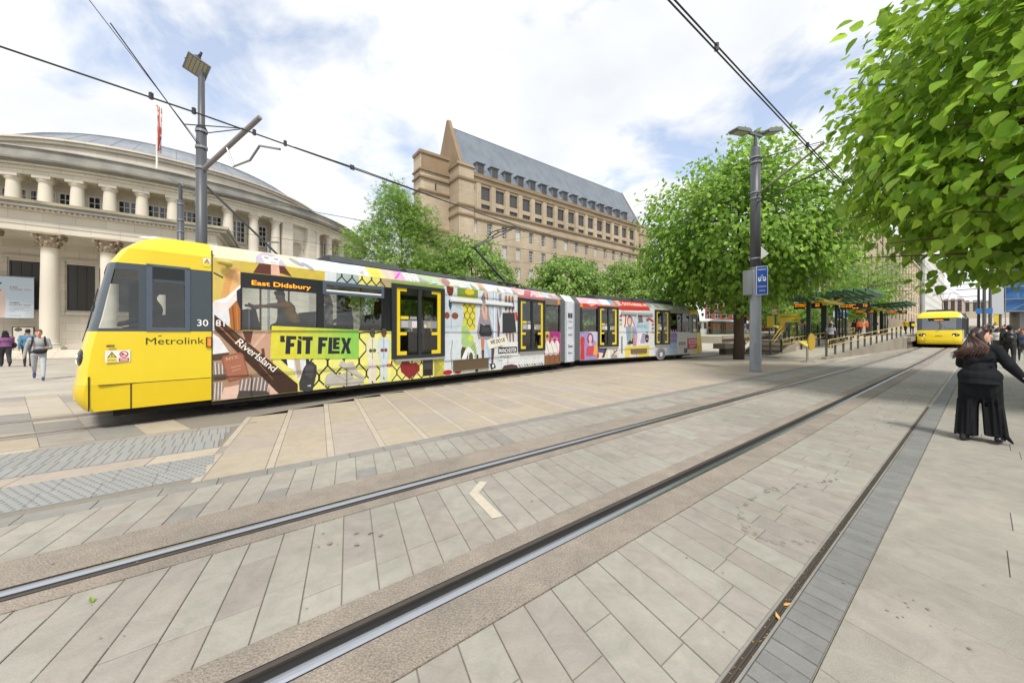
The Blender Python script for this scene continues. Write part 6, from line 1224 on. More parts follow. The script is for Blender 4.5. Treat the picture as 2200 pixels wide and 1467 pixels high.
def canopy(label, s0, t0, L=13.0, W=6.6, zc=3.0, boards=True, txt=('Rochdale', 'Shaw')):
    z0 = .95; root = thing('platform_canopy', street(s0, t0, rise(s0) + z0), label, 'canopy')
    MB().box(-.16, .16, -.16, .16, 0, zc).build('column', M_DKGRN, root)
    for i in range(10):
        a = 2 * math.pi * i / 10; M = Matrix.Rotation(a, 4, 'Z'); mb = MB(); mb.add([(.18, -.1, zc - .32), (.18, .1, zc - .32), (.75, .34, zc - .05), (.75, -.34, zc - .05), (1.25, 0, zc + .16), (.5, 0, zc - .25)], [(0, 1, 5), (0, 5, 3), (1, 2, 5), (5, 2, 4), (5, 4, 3)], M=M); mb.build('petal', M_SIGNY, root)
    # leaf shaped wings of glass with fins hung below
    def edge(x): return W / 2 * (1 - (abs(x) / (L / 2)) ** 2.2) ** .5 if abs(x) < L / 2 else 0
    def zr(x, y): return zc + .22 + .055 * abs(x) + .07 * abs(y) - .010 * x * x
    n = 16; m = 6
    for sg in (1, -1):
        mb = MB(); vs = []
        for i in range(n + 1):
            x = -L / 2 + L * i / n; e = max(edge(x), .05)
            for j in range(m + 1): y = sg * (.05 + (e - .05) * j / m); vs.append((x, y, zr(x, y)))
        mb.add(vs, [(i * (m + 1) + j, i * (m + 1) + j + 1, (i + 1) * (m + 1) + j + 1, (i + 1) * (m + 1) + j) for i in range(n) for j in range(m)]); mb.build('glass_wing', M_CGRN, root)
        for k in range(1, 8):
            y = sg * (W / 2) * k / 8; xs = [x for x in [-L / 2 + L * i / 24 for i in range(25)] if edge(x) > abs(y)]
            if len(xs) < 2: continue
            mb = MB(); vs = []
            for x in xs: vs += [(x, y - .03, zr(x, y) - .005), (x, y + .03, zr(x, y) - .005), (x, y + .03, zr(x, y) - .2), (x, y - .03, zr(x, y) - .2)]
            mb.add(vs, [(4 * i + j, 4 * i + (j + 1) % 4, 4 * i + 4 + (j + 1) % 4, 4 * i + 4 + j) for i in range(len(xs) - 1) for j in range(4)]); mb.build('fin', M_FIN, root)
    for a in (.6, 2.2, 3.9, 5.4): mb = MB(); mb.tube([(0, 0, zc), (2.0 * math.cos(a), 2.0 * math.sin(a), zr(2.0 * math.cos(a), 2.0 * math.sin(a)) - .1)], .06, 6); mb.build('strut', M_DKGRN, root)
    for x in (-4.2, 4.2): MB().box(x - .12, x + .12, -.12, .12, 0, zr(x, 0)).build('column', M_DKGRN, root)
    MB().box(-L * .35, L * .35, -1.0, -.9, zc - .35, zc - .15).build('yellow_fascia', M_SIGNY, root)
    # glazed waiting shelter
    for x in (1.6, 2.6, 3.6, 4.9): MB().box(x - .05, x + .05, -.5, -.4, 0, 2.5).build('shelter_post', M_DKGRN, root); MB().box(x + .06, x + .9, -.46, -.44, .15, 2.3).build('shelter_pane', GLS, root)
    if boards:
        for x, y in ((-1.9, .6), (1.3, -1.6)):
            M = Matrix.Translation((x, y, zc - .62)) @ Matrix.Rotation(R(-90 + 18), 4, 'Z'); mb = MB(); mb.box(-.85, .85, -.09, .09, 0, .42, M=M); o = mb.build('display_board', M_FRAME, root)
            pr = Print(lambda u, w, q, M=M: tuple(M @ Vector((u, -.09 - q, w))), .004); [pr.line([(q + .012, w_), (q + random.uniform(.05, .075), w_ + random.uniform(-.006, .006))], random.uniform(.04, .065), M_AMBER) for w_, a_, b_ in ((.32, -.8, .1), (.32, .45, .78), (.19, -.8, -.1), (.19, .45, .78), (.07, -.15, .25)) for q in [a_ + .085 * i_ for i_ in range(int((b_ - a_) / .085))]]; pr.build('display_text', o)
            for dx in (-.5, .5): MB().tube([M @ Vector((dx, 0, .42)), M @ Vector((dx, 0, .9))], .02, 6).build('hanger', M_DKGRN, o)
    return root
canopy('green glass platform canopy nearest the ramp, on a yellow flower shaped column head', 37.4, -7.7, L=14)
canopy('green glass canopy further along the platform beside the oncoming tram', 60, -7.7, L=16)
canopy('green canopy on the far platform seen behind the thick tree trunk', 66, -23.5, boards=False, L=16)
canopy('green canopy on the far platform behind the info sign', 84, -24, boards=False, L=18)
def far_platform():
    root = thing('tram_platform', S(70, -23), 'low far concrete platform beside the pale grey tram', 'platform'); strip_solid('platform_slab', 50, 105, K(-26.6), K(-20.5), K(.9), M_CONCT, root); strip_solid('platform_edge', 50, 105, K(-20.49), K(-20.3), K(.94), M_CONC, root, zb=.5); strip_solid('platform_base', 50.02, 105, K(-20.49), K(-20.48), K(.5), M_CONCD, root)
far_platform()
def bench():
    root = thing('concrete_bench', street(28.2, -11.2), 'concrete block bench with recessed base left of the thick tree trunk', 'bench'); MB().box(-1.2, 1.3, -.35, .45, .42, .78).build('seat', M_CONC, root); MB().box(-.6, 1.2, -.15, .3, 0, .42).build('base', M_CONCD, root)
bench()
def lotus_post(label, s, t, zb=0.0):
    root = thing('validator_post', street(s, t, zb + rise(s)), label, 'post'); MB().lathe([(.32, 0), (.32, .03), (.2, .07), (.06, .09)], 16).build('base', M_STEEL, root); MB().tube([(0, 0, .08), (0, 0, 1.05)], .055, 12).build('post', M_STEEL, root)
    M = Matrix.Rotation(R(-60), 4, 'Z')
    mb = MB(M); mb.add([(-.5, -.12, 1.12), (-.12, -.14, .86), (-.02, -.1, .80), (-.02, .1, .80), (-.12, .14, .86), (-.5, .12, 1.12), (-.45, 0, 1.1), (.02, 0, 1.1)], [(0, 1, 6), (5, 6, 4), (6, 1, 2, 7), (6, 7, 3, 4), (1, 2, 3, 4), (0, 5, 4, 1), (2, 7, 3)]); mb.build('bowl', M_SIGNY, root)
    k = 12; poly = [(.16 + .15 * math.cos(2 * math.pi * i / k), 1.05 + .46 * math.sin(2 * math.pi * i / k) * (1 if math.sin(2 * math.pi * i / k) > 0 else .95)) for i in range(k)]; mb = MB(M); mb.prism_y(poly, -.07, .07); mb.build('petal', M_HRAIL, root)
lotus_post('steel post with yellow bowl and petal standing before the ramp', 23.7, -5.55)
lotus_post('steel post with yellow bowl and petal at the top of the platform steps', 31.6, -9.0, .95)
def signs():
    root = thing('information_sign', street(33.2, -9.2, .95 + rise(33)), 'yellow station name sign on two dark posts on the platform', 'sign'); M = Matrix.Rotation(R(-72), 4, 'Z')
    for x in (-.9, .75): MB(M).box(x - .05, x + .05, -.04, .04, 0, 2.0).build('post', M_POST, root)
    MB(M).box(-.35, .95, -.06, .06, 1.35, 1.98).build('panel', M_SIGNY, root); MB(M).box(-1.05, -.4, -.05, .05, .95, 1.85).build('map_panel', M_SIGNY, root)
    pr = Print(lambda u, w, o: tuple(M @ Vector((u, -.06 - o, w))), .004); pr.line([(-.2, 1.76), (.72, 1.76)], .07, '#8a7d30'); pr.line([(.45, 1.5), (.85, 1.5)], .05, '#8a7d30'); pr.build('lettering', root)
    root = thing('camera_pole', street(31.9, -9.35, .95 + rise(32)), 'dark pole with white red and yellow notice and camera beside platform steps', 'pole'); MB().tube([(0, 0, 0), (0, 0, 3.3)], .07, 10).build('pole', M_POST, root); MB(M).box(-.22, .22, -.1, -.07, 1.9, 2.75).build('notice', plain('#d0cfc8'), root)
    pr = Print(lambda u, w, o: tuple(M @ Vector((u, -.1 - o, w))), .004); pr.rect(-.2, .2, 2.3, 2.5, '#b03a38'); pr.rect(-.2, .2, 1.92, 2.15, '#cdbf3a'); pr.line([(-.16, 2.62), (.16, 2.62)], .05, '#b03a38'); pr.build('notice_print', root); MB().ball((-.15, -.1, 3.0), (.22, .18, .16), 12, 8).build('camera', plain('#c9c9c6'), root)
    root = thing('platform_lamp', street(45.5, -8.2, .95 + rise(45)), 'slim grey pole with globe and small blue panel between the two canopies', 'pole'); MB().tube([(0, 0, 0), (0, 0, 4.2)], .06, 8).build('pole', M_POST, root); MB().ball((0, 0, 3.0), .17).build('globe', plain('#c9cac6'), root); MB(M).box(-.5, .5, -.05, .05, 1.9, 2.5).build('panel', plain('#9fb0bd'), root)
signs()
# ================================================================== POLES, WIRES, FAR STREET
M_POLE_D = mat('dark grey pole paint', '#4a4d52', rough=.45, var=.08, scale=4); M_POLE_L = mat('pale grey pole paint', '#85898d', rough=.5, var=.12, scale=3); M_LAMP = mat('lamp head grey', '#6c6f6c', rough=.5, var=.1); M_WIRE = mat('overhead wire', '#2e2c30', rough=.5, var=.1); M_BAND = mat('galvanised band', '#8f9496', rough=.4, metal=.6, var=.1)
def lamp_head(root, M, n='lamp_head'):
    mb = MB(M); mb.prism_y([(.30, -.05), (1.05, -.04), (1.12, .02), (1.05, .08), (.40, .09), (.28, .03)], -.19, .19); o = mb.build(n, M_LAMP, root); mb = MB(M); mb.box(.4, 1.0, -.14, .14, -.062, -.048); mb.build('lens', plain('#b9b6a4', .2), o)
    mb = MB(M); mb.box(0, .34, -.05, .05, -.02, .05); mb.build('lamp_bracket', M_LAMP, root)
def right_pole():
    root = thing('lamp_pole', S(16.29, -5.44), 'tall grey lamp pole with twin heads and blue tramway sign', 'lamp pole')
    MB().tube([(0, 0, 0), (0, 0, .05), (0, 0, 4.0)], [.21, .2, .19], 24).build('lower_pole', M_POLE_L, root, smooth=True); MB().tube([(0, 0, 4.0), (0, 0, 8.75)], [.185, .165], 24).build('upper_pole', M_POLE_D, root, smooth=True)
    MB().tube([(0, 0, 8.75), (0, 0, 8.82), (0, 0, 9.45)], [.165, .07, .06], 12).build('spigot', M_POLE_D, root)
    for q in (4.02, 4.4, 6.75, 6.98, 8.15, 8.35): MB().tube([(0, 0, q), (0, 0, q + .05)], .20, 20).build('clamp_band', M_BAND, root)
    MB().box(-.35, .35, -.05, .05, 9.25, 9.33, M=Matrix.Rotation(R(22), 4, 'Z')).build('cross_arm', M_LAMP, root)
    lamp_head(root, Matrix.Rotation(R(22), 4, 'Z') @ Matrix.Translation((.18, 0, 9.4)) @ Matrix.Rotation(R(-14), 4, 'Y') @ Matrix.Scale(1.1, 4)); lamp_head(root, Matrix.Rotation(R(202), 4, 'Z') @ Matrix.Translation((.18, 0, 9.3)) @ Matrix.Rotation(R(6), 4, 'Y'))
    F = Matrix.Rotation(R(-24), 4, 'Z')
    mb = MB(F); mb.box(-.02, .36, -.24, -.22, 2.98, 4.08); o = mb.build('tramway_sign', plain('#d5d8dc', .3), root)
    pr = Print(lambda u, w, q: tuple(F @ Vector((u, -.24 - q, w))), .002); pr.rect(.0, .34, 3.0, 4.06, '#1f4fa3'); pr.text('TRAMWAY', .03, 3.93, .07, '#dfe6ee', width=.28, bold=.01); pr.rect(.04, .30, 3.52, 3.66, '#dfe6ee'); pr.rect(.07, .12, 3.58, 3.64, '#1f4fa3'); pr.rect(.14, .20, 3.53, 3.64, '#1f4fa3'); pr.rect(.22, .27, 3.58, 3.64, '#1f4fa3'); pr.line([(.13, 3.67), (.17, 3.76), (.21, 3.67)], .012, '#dfe6ee'); pr.ell(.09, 3.51, .02, .02, '#dfe6ee', 8); pr.ell(.25, 3.51, .02, .02, '#dfe6ee', 8); pr.text('LOOK BOTH', .03, 3.28, .07, '#dfe6ee', width=.28, bold=.01); pr.text('WAYS', .08, 3.12, .07, '#dfe6ee', width=.18, bold=.01); pr.build('sign_print', o)
    MB().box(-.42, -.2, -.12, .12, 3.0, 3.95).build('back_sign', M_POLE_L, root); MB().box(-.26, -.2, -.06, .06, 3.1, 3.75).build('sign_bracket', M_POLE_D, root)
    MB(F).add([(.14, -.2, 4.35), (.40, -.22, 4.55), (.14, -.24, 4.85)], [(0, 1, 2)]).build('triangle_sign', plain('#c9ccca'), root)
    MB(F).box(-.09, .09, -.212, -.19, .35, 1.1).build('access_door', M_POLE_L, root)
    mb = MB(root.matrix_world.inverted()); a = S(16.29, -5.3, 7.0); b = S(13.2, -2.67, 6.35)
    mb.tube([S(16.29, -5.44, 6.9), S(13.3, -2.75, 6.9)], .035, 8); mb.build('cantilever', M_STEEL, root); mb = MB(root.matrix_world.inverted()); mb.tube([S(16.29, -5.44, 6.6), S(13.25, -2.7, 6.15)], .022, 6); mb.tube([S(16.29, -5.44, 8.3), S(13.3, -2.75, 6.95)], .012, 6); mb.tube([S(16.29, -5.44, 8.2), S(20, -14, 6.6)], .006, 5); mb.build('stay_wire', M_WIRE, root)
right_pole()
def left_pole():
    s, t = -.70, -14.0; root = thing('catenary_pole', S(s, t), 'tall dark catenary pole behind the tram cab with bracket arm and floodlight', 'catenary pole')
    MB().tube([(0, 0, 0), (0, 0, 7.45)], [.15, .125], 20).build('lower_pole', M_POLE_D, root, smooth=True); MB().tube([(0, 0, 7.45), (0, 0, 7.6), (0, 0, 9.0)], [.15, .085, .08], 16).build('upper_pole', M_POLE_D, root, smooth=True)
    for q in (6.3, 6.9, 7.38): MB().tube([(0, 0, q), (0, 0, q + .07)], .15, 18).build('clamp_band', M_BAND, root)
    Mi = root.matrix_world.inverted()
    # bracket arm rises towards the track, with stays and steady arm
    a = S(s, t, 6.25); b = S(.62, -12.1, 7.42); MB(Mi).tube([a, b], .065, 12).build('bracket_arm', mat('tube arm', '#7d787a', rough=.45), root)
    MB(Mi).tube([S(s, t, 5.95), S(1.3, -14.6, 4.1)], .035, 8).build('brace_arm', M_POLE_D, root)
    for p, q in ((S(s, t, 7.35), S(.3, -12.55, 7.2)), (S(-.9, -11.9, 6.6), S(.3, -12.55, 7.2)), (S(s, t, 6.9), S(-2.2, -12.2, 8.6))): MB(Mi).tube([p, q], .014, 6).build('stay_wire', M_WIRE, root)
    MB(Mi).tube([S(-.1, -13.1, 6.75), S(.05, -12.9, 6.2), S(.4, -12.3, 6.25), S(.6, -11.9, 6.55), S(1.0, -11.2, 6.3)], .03, 8).build('steady_arm', M_BAND, root)
    rr = Vector((.70, .60, -.38)).normalized(); nn = Vector((.42, -.62, -.66)); nn = (nn - rr * nn.dot(rr)).normalized(); hh = nn.cross(rr).normalized(); hh = hh if hh.z > 0 else -hh
    M = Matrix.Translation(Vector((-.10, -.04, 9.28))) @ Matrix((rr, nn, hh)).transposed().to_4x4(); mb = MB(M); mb.box(-.27, .27, -.04, .03, -.24, .24); o = mb.build('floodlight', M_LAMP, root)
    mb = MB(M)
    for i in range(5): mb.box(-.22 + .09 * i, -.15 + .09 * i, .03, .036, -.2, .2)
    mb.build('lens', plain('#8f8a72', .3), o); MB().box(-.06, .06, -.05, .05, 8.95, 9.15).build('floodlight_bracket', M_POLE_D, root)
    return root
left_pole()
def pigeon():
    p = S(-.70, -14.0, 9.0) + Vector((-.16, -.02, .50)); root = thing('pigeon', p, 'dark pigeon resting on the floodlight above the tram cab', 'bird')
    mb = MB(); mb.ball((0, 0, .06), (.16, .08, .08), 14, 8); mb.tube([(.10, 0, .09), (.15, 0, .15), (.165, 0, .185)], [.045, .035, .03], 10); mb.ball((.17, 0, .2), (.038, .032, .033), 10, 6); mb.add([(.2, -.01, .2), (.2, .01, .2), (.235, 0, .19), (.2, 0, .185)], [(0, 1, 2), (0, 2, 3), (1, 3, 2)]); mb.add([(-.1, -.05, .07), (-.1, .05, .07), (-.3, .04, .03), (-.3, -.04, .03), (-.1, 0, .04)], [(0, 1, 2, 3), (0, 3, 4), (1, 4, 2), (2, 4, 3)]); mb.build('body', mat('pigeon plumage', '#3f4046', rough=.8, var=.3, scale=20), root, smooth=True)
pigeon()
def small_poles():
    s, t = -1.4, -17.0; root = thing('lamp_pole', S(s, t), 'shorter grey lamp pole with two small heads left of the tall catenary pole', 'lamp pole')
    MB().tube([(0, 0, 0), (0, 0, 6.1)], [.11, .095], 16).build('lower_pole', M_POLE_D, root, smooth=True); MB().tube([(0, 0, 6.1), (0, 0, 6.65)], [.055, .05], 10).build('upper_pole', M_POLE_D, root)
    for q in (5.0, 5.4, 5.95): MB().tube([(0, 0, q), (0, 0, q + .04)], .11, 16).build('clamp_band', M_BAND, root)
    lamp_head(root, Matrix.Translation((.12, 0, 6.6)) @ Matrix.Rotation(R(180), 4, 'Z') @ Matrix.Rotation(R(-28), 4, 'Y') @ Matrix.Scale(.45, 4)); lamp_head(root, Matrix.Translation((-.05, 0, 6.5)) @ Matrix.Rotation(R(20), 4, 'Z') @ Matrix.Rotation(R(18), 4, 'Y') @ Matrix.Scale(.45, 4))
    root = thing('lamp_pole', (-1.45, 28.3, 0), 'slim grey pole rising behind the tram left of the pantograph', 'lamp pole'); MB().tube([(0, 0, 0), (0, 0, 7.0)], [.14, .11], 12).build('pole', M_POLE_L, root, smooth=True); lamp_head(root, Matrix.Translation((0, 0, 7.0)) @ Matrix.Scale(.7, 4))
    root = thing('lamp_pole', S(2.0, -29.8), 'small lamp on a thin post above the library side block', 'lamp pole'); MB().tube([(0, 0, 0), (0, 0, 7.7)], .07, 8).build('pole', M_POLE_L, root); lamp_head(root, Matrix.Translation((0, 0, 7.7)) @ Matrix.Scale(.6, 4))
small_poles()
def wire(label, pts, r=.012, sag=0.0, fit=()):
    root = thing('overhead_wire', pts[0], label, 'wire'); Mi = root.matrix_world.inverted()
    P = []
    for a, b in zip(pts[:-1], pts[1:]):
        for i in range(9): f = i / 8; P.append(a.lerp(b, f) - Vector((0, 0, sag * 4 * f * (1 - f))))
    MB(Mi).tube(P, r, 6).build('wire', M_WIRE, root)
    for q in fit: MB(Mi @ Matrix.Translation(q)).cbox((0, 0, 0), (.05, .05, .12)).build('clamp', M_WIRE, root)
z6 = 6.0
wire('upper of the two contact wires above the near track', [S(-6, -2.60, 6.1), S(13.2, -2.62, 6.15), S(60, -2.5, 6.7), S(120, -2.5, 9)], .014, 0, [S(q, -2.62, 6.12) for q in (6.2, 11.2)])
wire('lower of the two contact wires above the near track', [S(-6, -2.63, 6.06), S(13.2, -2.65, 6.11), S(60, -2.55, 6.6), S(120, -2.5, 8.9)], .014)
CW = lambda s: (TRK(s) - .75)
pl = [S(s, CW(s) - .1, 5.95) for s in (-9, -5, -2.9, -.5, 2.6, 5, 8, 11, 14, 20, 30)]
wire('main contact wire above the advert tram crossing the tall catenary pole', pl, .016, 0, [S(q, CW(q) - .1, 5.97) for q in (-1.2, -.6, .4, 1.0, 2.6)])
wire('second contact wire joining the main wire beside the feathery oak', [S(1.2, CW(1.2) - .15, 5.98), S(3, CW(3) - .45, 6.15), S(8, CW(8) - .9, 6.3), S(16, -13.6, 6.4)], .013, 0, [S(2.6, CW(2.6) - .3, 6.06)])
wire('thin span wire from upper left down to the tall catenary pole', [S(-3.3, -9.6, 9.2), S(-.7, -13.9, 6.95)], .008)
wire('thin span wire low across the library columns towards the oak', [S(-9.5, -17.5, 6.6), S(-2, -16.8, 6.5), S(8, -16.5, 6.4), S(20, -16, 6.4)], .011)
wire('thin wire just above the tram roof towards the office building', [S(-10, -18.5, 5.6), S(6, -17.2, 5.3), S(22, -15, 5.9), S(40, -14, 6.4)], .008)
wire('thin wire crossing low over the office facade to the lamp pole', [S(9, -15, 5.6), S(16.2, -5.6, 6.9)], .005)
wire('thin wire from lamp pole top into the near tree', [S(16.3, -5.4, 8.35), S(20, 3.5, 8.6)], .008)
for i, (lb, a, b) in enumerate((('thin wire over the oncoming tram', S(50, -8, 7.5), S(62, 2, 8.2)), ('thin wire across the far end of the street', S(80, -9, 8.6), S(88, 3, 9.2)), ('thin low wire crossing behind the oncoming tram pantograph', S(66, -9, 7.6), S(70, 3, 7.5)))): wire(lb, [a, b], .02, .3)
# ------------------------------------------------------------------ buildings at the far end
def block(label, s0, s1, t0, t1, h, wm, rows, cols_f, cols_s, ww, wh, fr=M_WFD, z1=3.2, extra=None, tilt=0.0):
    """rectangular building: front faces down the street (-s), side faces the street (+t); real window openings"""
    g = rise(s0); L = s1 - s0; W = t1 - t0; root = thing('street_building', street(s0, t1, g), label, 'building')
    MB().box(.25, L, .25, W, -2, h - .01).build('core', wm, root)
    pm, fm = win_mesh(ww, wh, 2, 2, .08, .1); fm = fm.mesh('frame', fr)
    for kind, n, ext in (('front', cols_f, W), ('side', cols_s, L)):
        if not n: continue
        p = ext / n; hs = []
        for r in range(rows):
            for c in range(n): x = p * (c + .5); hs.append((x - ww / 2, x + ww / 2, z1 + r * (h - z1) / rows + .5, z1 + r * (h - z1) / rows + .5 + wh))
        # local frames: side wall along x at y=0 facing -y; front wall along y at x=0 facing -x
        M = Matrix.Identity(4) if kind == 'side' else Matrix.Translation((0, W, 0)) @ Matrix.Rotation(R(-90), 4, 'Z')
        mb = MB(M); holes_wall(mb, 0, ext, -2, h, hs, 0, .2); mb.build('wall', wm, root)
        for a, b, c, d in hs: o = put_window(root, pm, fm, M @ Vector(((a + b) / 2, .15, c)), 0 if kind == 'side' else R(-90))
    MB().box(-.3, L, -.3, W + .3, h, h + .5).build('parapet', wm, root)
    return root
block('beige and glass office block behind the platform canopies', 88, 185, -27, -13, 22, mat('beige cladding', '#b7a68c', rough=.7, var=.1, scale=.5), 6, 5, 15, 2.2, 2.4)
block('white far street building with small dark windows', 205, 320, -32, -13, 28, mat('white render', '#c4c4c0', rough=.7, var=.06, scale=.4), 8, 3, 34, 1.3, 1.3)
def dark_tower():
    root = thing('street_building', street(192, -13.5, rise(192)), 'dark louvred corner tower between the beige and white buildings', 'building'); MB().box(0, 11, .3, 10, -3, 26).build('core', M_TGREY, root)
    for i in range(38): MB().box(-.3, 11, -.1, 10, .5 + .66 * i, .75 + .66 * i).build('louvre', M_FRAME, root)
dark_tower()
block('red brick building behind the far platform', 104, 130, -47, -34, 14.5, mat('red brick', '#94543f', rough=.85, var=.2, scale=2), 4, 6, 6, 1.3, 2.2, fr=M_WFR)
block('pale cream terrace closing the far end of the street', 330, 350, -9, 12, 9, mat('cream render', '#b9b09c', rough=.8, var=.1, scale=.3), 4, 8, 4, 1.4, 2.0)
block('pinkish brick block on the left of the far street end', 300, 329, -12.8, -6, 10, mat('pink brick', '#b5a097', rough=.85, var=.12, scale=.6), 4, 3, 6, 1.4, 2.0)
def scaffold():
    s0, t0 = 101, 2.3; g = rise(s0); root = thing('scaffolded_building', street(s0, t0, g), 'building wrapped in blue scaffold sheeting at the right edge of the street', 'building')
    MB().box(1.5, 40, -16, -1.5, -2, 25).build('core', plain('#8d8f92'), root); sh = mat('blue debris netting', '#2f62a0', rough=.7, var=.25, scale=1.2, col2='#4a7cb8')
    mb = MB()
    nx, nz = 14, 20
    for M, ext in ((Matrix.Rotation(R(-90), 4, 'Z'), 16), (Matrix.Translation((0, .0, 0)), 36)):
        vs = [(ext * i / nx, .10 * math.sin(i * 2.3 + j * .9), 3.4 + 21.6 * j / nz) for j in range(nz + 1) for i in range(nx + 1)]
        mb.add(vs, [(j * (nx + 1) + i, j * (nx + 1) + i + 1, (j + 1) * (nx + 1) + i + 1, (j + 1) * (nx + 1) + i) for j in range(nz) for i in range(nx)], M=M)
    mb.build('debris_netting', sh, root)
    for k in range(9):
        y = -.05 - 2.0 * k; MB().tube([(-.3, y, -.5), (-.3, y, 25.5)], .06, 6).build('scaffold_pole', M_BAND, root)
        MB().tube([(.1 + 4.4 * k, .35, -.5), (.1 + 4.4 * k, .35, 25.5)], .06, 6).build('scaffold_pole', M_BAND, root)
    for k in range(12):
        q = 3.4 + 2.0 * k; MB().tube([(-.32, .3, q), (-.32, -16, q)], .06, 6).build('scaffold_ledger', M_BAND, root); MB().box(-.28, -.1, -16, .2, q - .12, q - .04).build('scaffold_board', plain('#8a7a5c'), root); MB().tube([(-.3, .38, q), (38, .38, q)], .06, 6).build('scaffold_ledger', M_BAND, root)
        if k % 2 == 0: MB().tube([(-.36, -.2, q), (-.36, -6, q + 4)], .05, 6).build('scaffold_brace', M_BAND, root)
    MB().box(-.4, .2, .1, 1.4, 3.0, 26).build('corner_sheet', plain('#b9bdc4'), root); MB().box(-.35, .35, .6, 1.1, -.4, 3.0).build('yellow_guard', M_SIGNY, root); MB().box(-.35, .35, -6.3, -5.8, -.4, 3.0).build('yellow_guard', M_SIGNY, root)
    MB().box(-1.2, 1.2, 1.4, 4.0, 17.5, 21.0).build('hoist_cage', plain('#9a9fa4'), root)
scaffold()
def far_street():
    for i, (s, t, h, lb) in enumerate(((86, .2, 9.5, 'dark catenary pole with arm right of the oncoming tram'), (97, .8, 8.0, 'dark plain pole near the blue scaffold'), (112, -.4, 9.0, 'distant thin dark pole down the street'), (74, -9.8, 7.5, 'grey pole on the platform edge behind the oncoming tram'))):
        r = thing('street_pole', Sv(s, t, 0), lb, 'pole'); MB().tube([(0, 0, 0), (0, 0, h)], [.2, .15], 10).build('pole', M_POLE_D, r)
        if i != 1: MB().tube([(0, 0, h * .72), tuple(S(0, -2.6, 0) + Vector((0, 0, h * .72)))], .06, 6).build('arm', M_POLE_D, r)
    r = thing('road_sign', Sv(92, .2, 0), 'small blue road sign down the street', 'sign'); MB().tube([(0, 0, 0), (0, 0, 4.2)], .06, 6).build('post', M_POLE_D, r); MB(Matrix.Rotation(PHI, 4, 'Z')).box(-.1, -.05, -.8, .8, 3.2, 4.0).build('panel', plain('#2f6fb5'), r)
    s = 112; r = thing('van', street(s, -3.2, rise(s)), 'white lorry far down the street behind the oncoming tram', 'lorry')
    MB().prism_y([(0, .5), (6, .5), (6, 3.4), (1.7, 3.4), (1.6, 2.9), (.3, 2.6), (.05, 1.5)], -1.2, 1.2).build('body', plain('#c9cbc8', .4), r); MB().box(-.03, .25, -1.05, 1.05, 1.6, 2.45).build('windscreen', M_FRAME, r)
    for x in (1.0, 4.8):
        for y in (-1.15, 1.0): MB().tube([(x, y, .45), (x, y + .15, .45)], .45, 14).build('wheel', M_BLACK, r)
    r = thing('barrier', street(70, -.6, rise(75)), 'row of orange and white street works barriers beside the oncoming tram', 'barrier')
    for k in range(7):
        x = 2.0 * k; MB().box(x, x + 1.9, -.04, .04, .75, 1.0).build('board', plain('#d8822a'), r); MB().box(x + .05, x + .12, -.2, .2, 0, .76).build('foot', plain('#c9c9c4'), r); MB().box(x + 1.7, x + 1.77, -.2, .2, 0, .76).build('foot', plain('#c9c9c4'), r)
far_street()
# ================================================================== PEOPLE
def V3(*a): return Vector(a)
def remesh(mb, vox, smooth=2):
    me = mb.mesh('tmp', []); ob = bpy.data.objects.new('tmp', me); COL.objects.link(ob); m = ob.modifiers.new('r', 'REMESH'); m.mode = 'VOXEL'; m.voxel_size = vox; m.use_smooth_shade = True
    if smooth: s = ob.modifiers.new('s', 'SMOOTH'); s.iterations = smooth; s.factor = .5
    dg = bpy.context.evaluated_depsgraph_get(); out = bpy.data.meshes.new_from_object(ob.evaluated_get(dg)); bpy.data.objects.remove(ob); bpy.data.meshes.remove(me); out.name = 'body'; return out
class Blob:
    def __init__(s): s.mb = MB(); s.pr = []
    def cap(s, a, b, ra, rb, reg):
        a, b = Vector(a), Vector(b); s.mb.tube([a, b], [ra, rb], 12); s.mb.ball(a, ra, 12, 8); s.mb.ball(b, rb, 12, 8); s.pr.append(('c', a, b, ra, rb, reg)); return s
    def cone(s, a, b, ra, rb, reg):
        a, b = Vector(a), Vector(b); s.mb.tube([a, b], [ra, rb], 16); s.mb.ball(a, ra, 12, 8); s.pr.append(('c', a, b, ra, rb, reg)); return s
    def ell(s, c, r, reg, M=None):
        c = Vector(c); k = len(s.mb.v); s.mb.ball((0, 0, 0), r, 16, 10)
        T = Matrix.Translation(c) @ (M or Matrix.Identity(4)); s.mb.v[k:] = [tuple(T @ Vector(v)) for v in s.mb.v[k:]]; s.pr.append(('e', T.inverted(), Vector(r), 0, 0, reg)); return s
    def regions(s, me):
        n = len(me.polygons); c = np.empty(n * 3); me.polygons.foreach_get('center', c); P = c.reshape(-1, 3); best = np.full(n, 1e9); reg = np.zeros(n, dtype=np.int32)
        for p in s.pr:
            if p[0] == 'c':
                a, b = np.array(p[1]), np.array(p[2]); ab = b - a; t = np.clip(((P - a) @ ab) / (ab @ ab + 1e-12), 0, 1); d = np.linalg.norm(P - a - t[:, None] * ab, axis=1) - (p[3] + (p[4] - p[3]) * t)
            else:
                Q = P @ np.array(p[1].to_3x3()).T + np.array(p[1].translation); r = np.array(p[2]); q = np.linalg.norm(Q / r, axis=1); d = (q - 1) * r.min()
            k = d < best; best[k] = d[k]; reg[k] = p[5]
        me.polygons.foreach_set('material_index', reg); return me
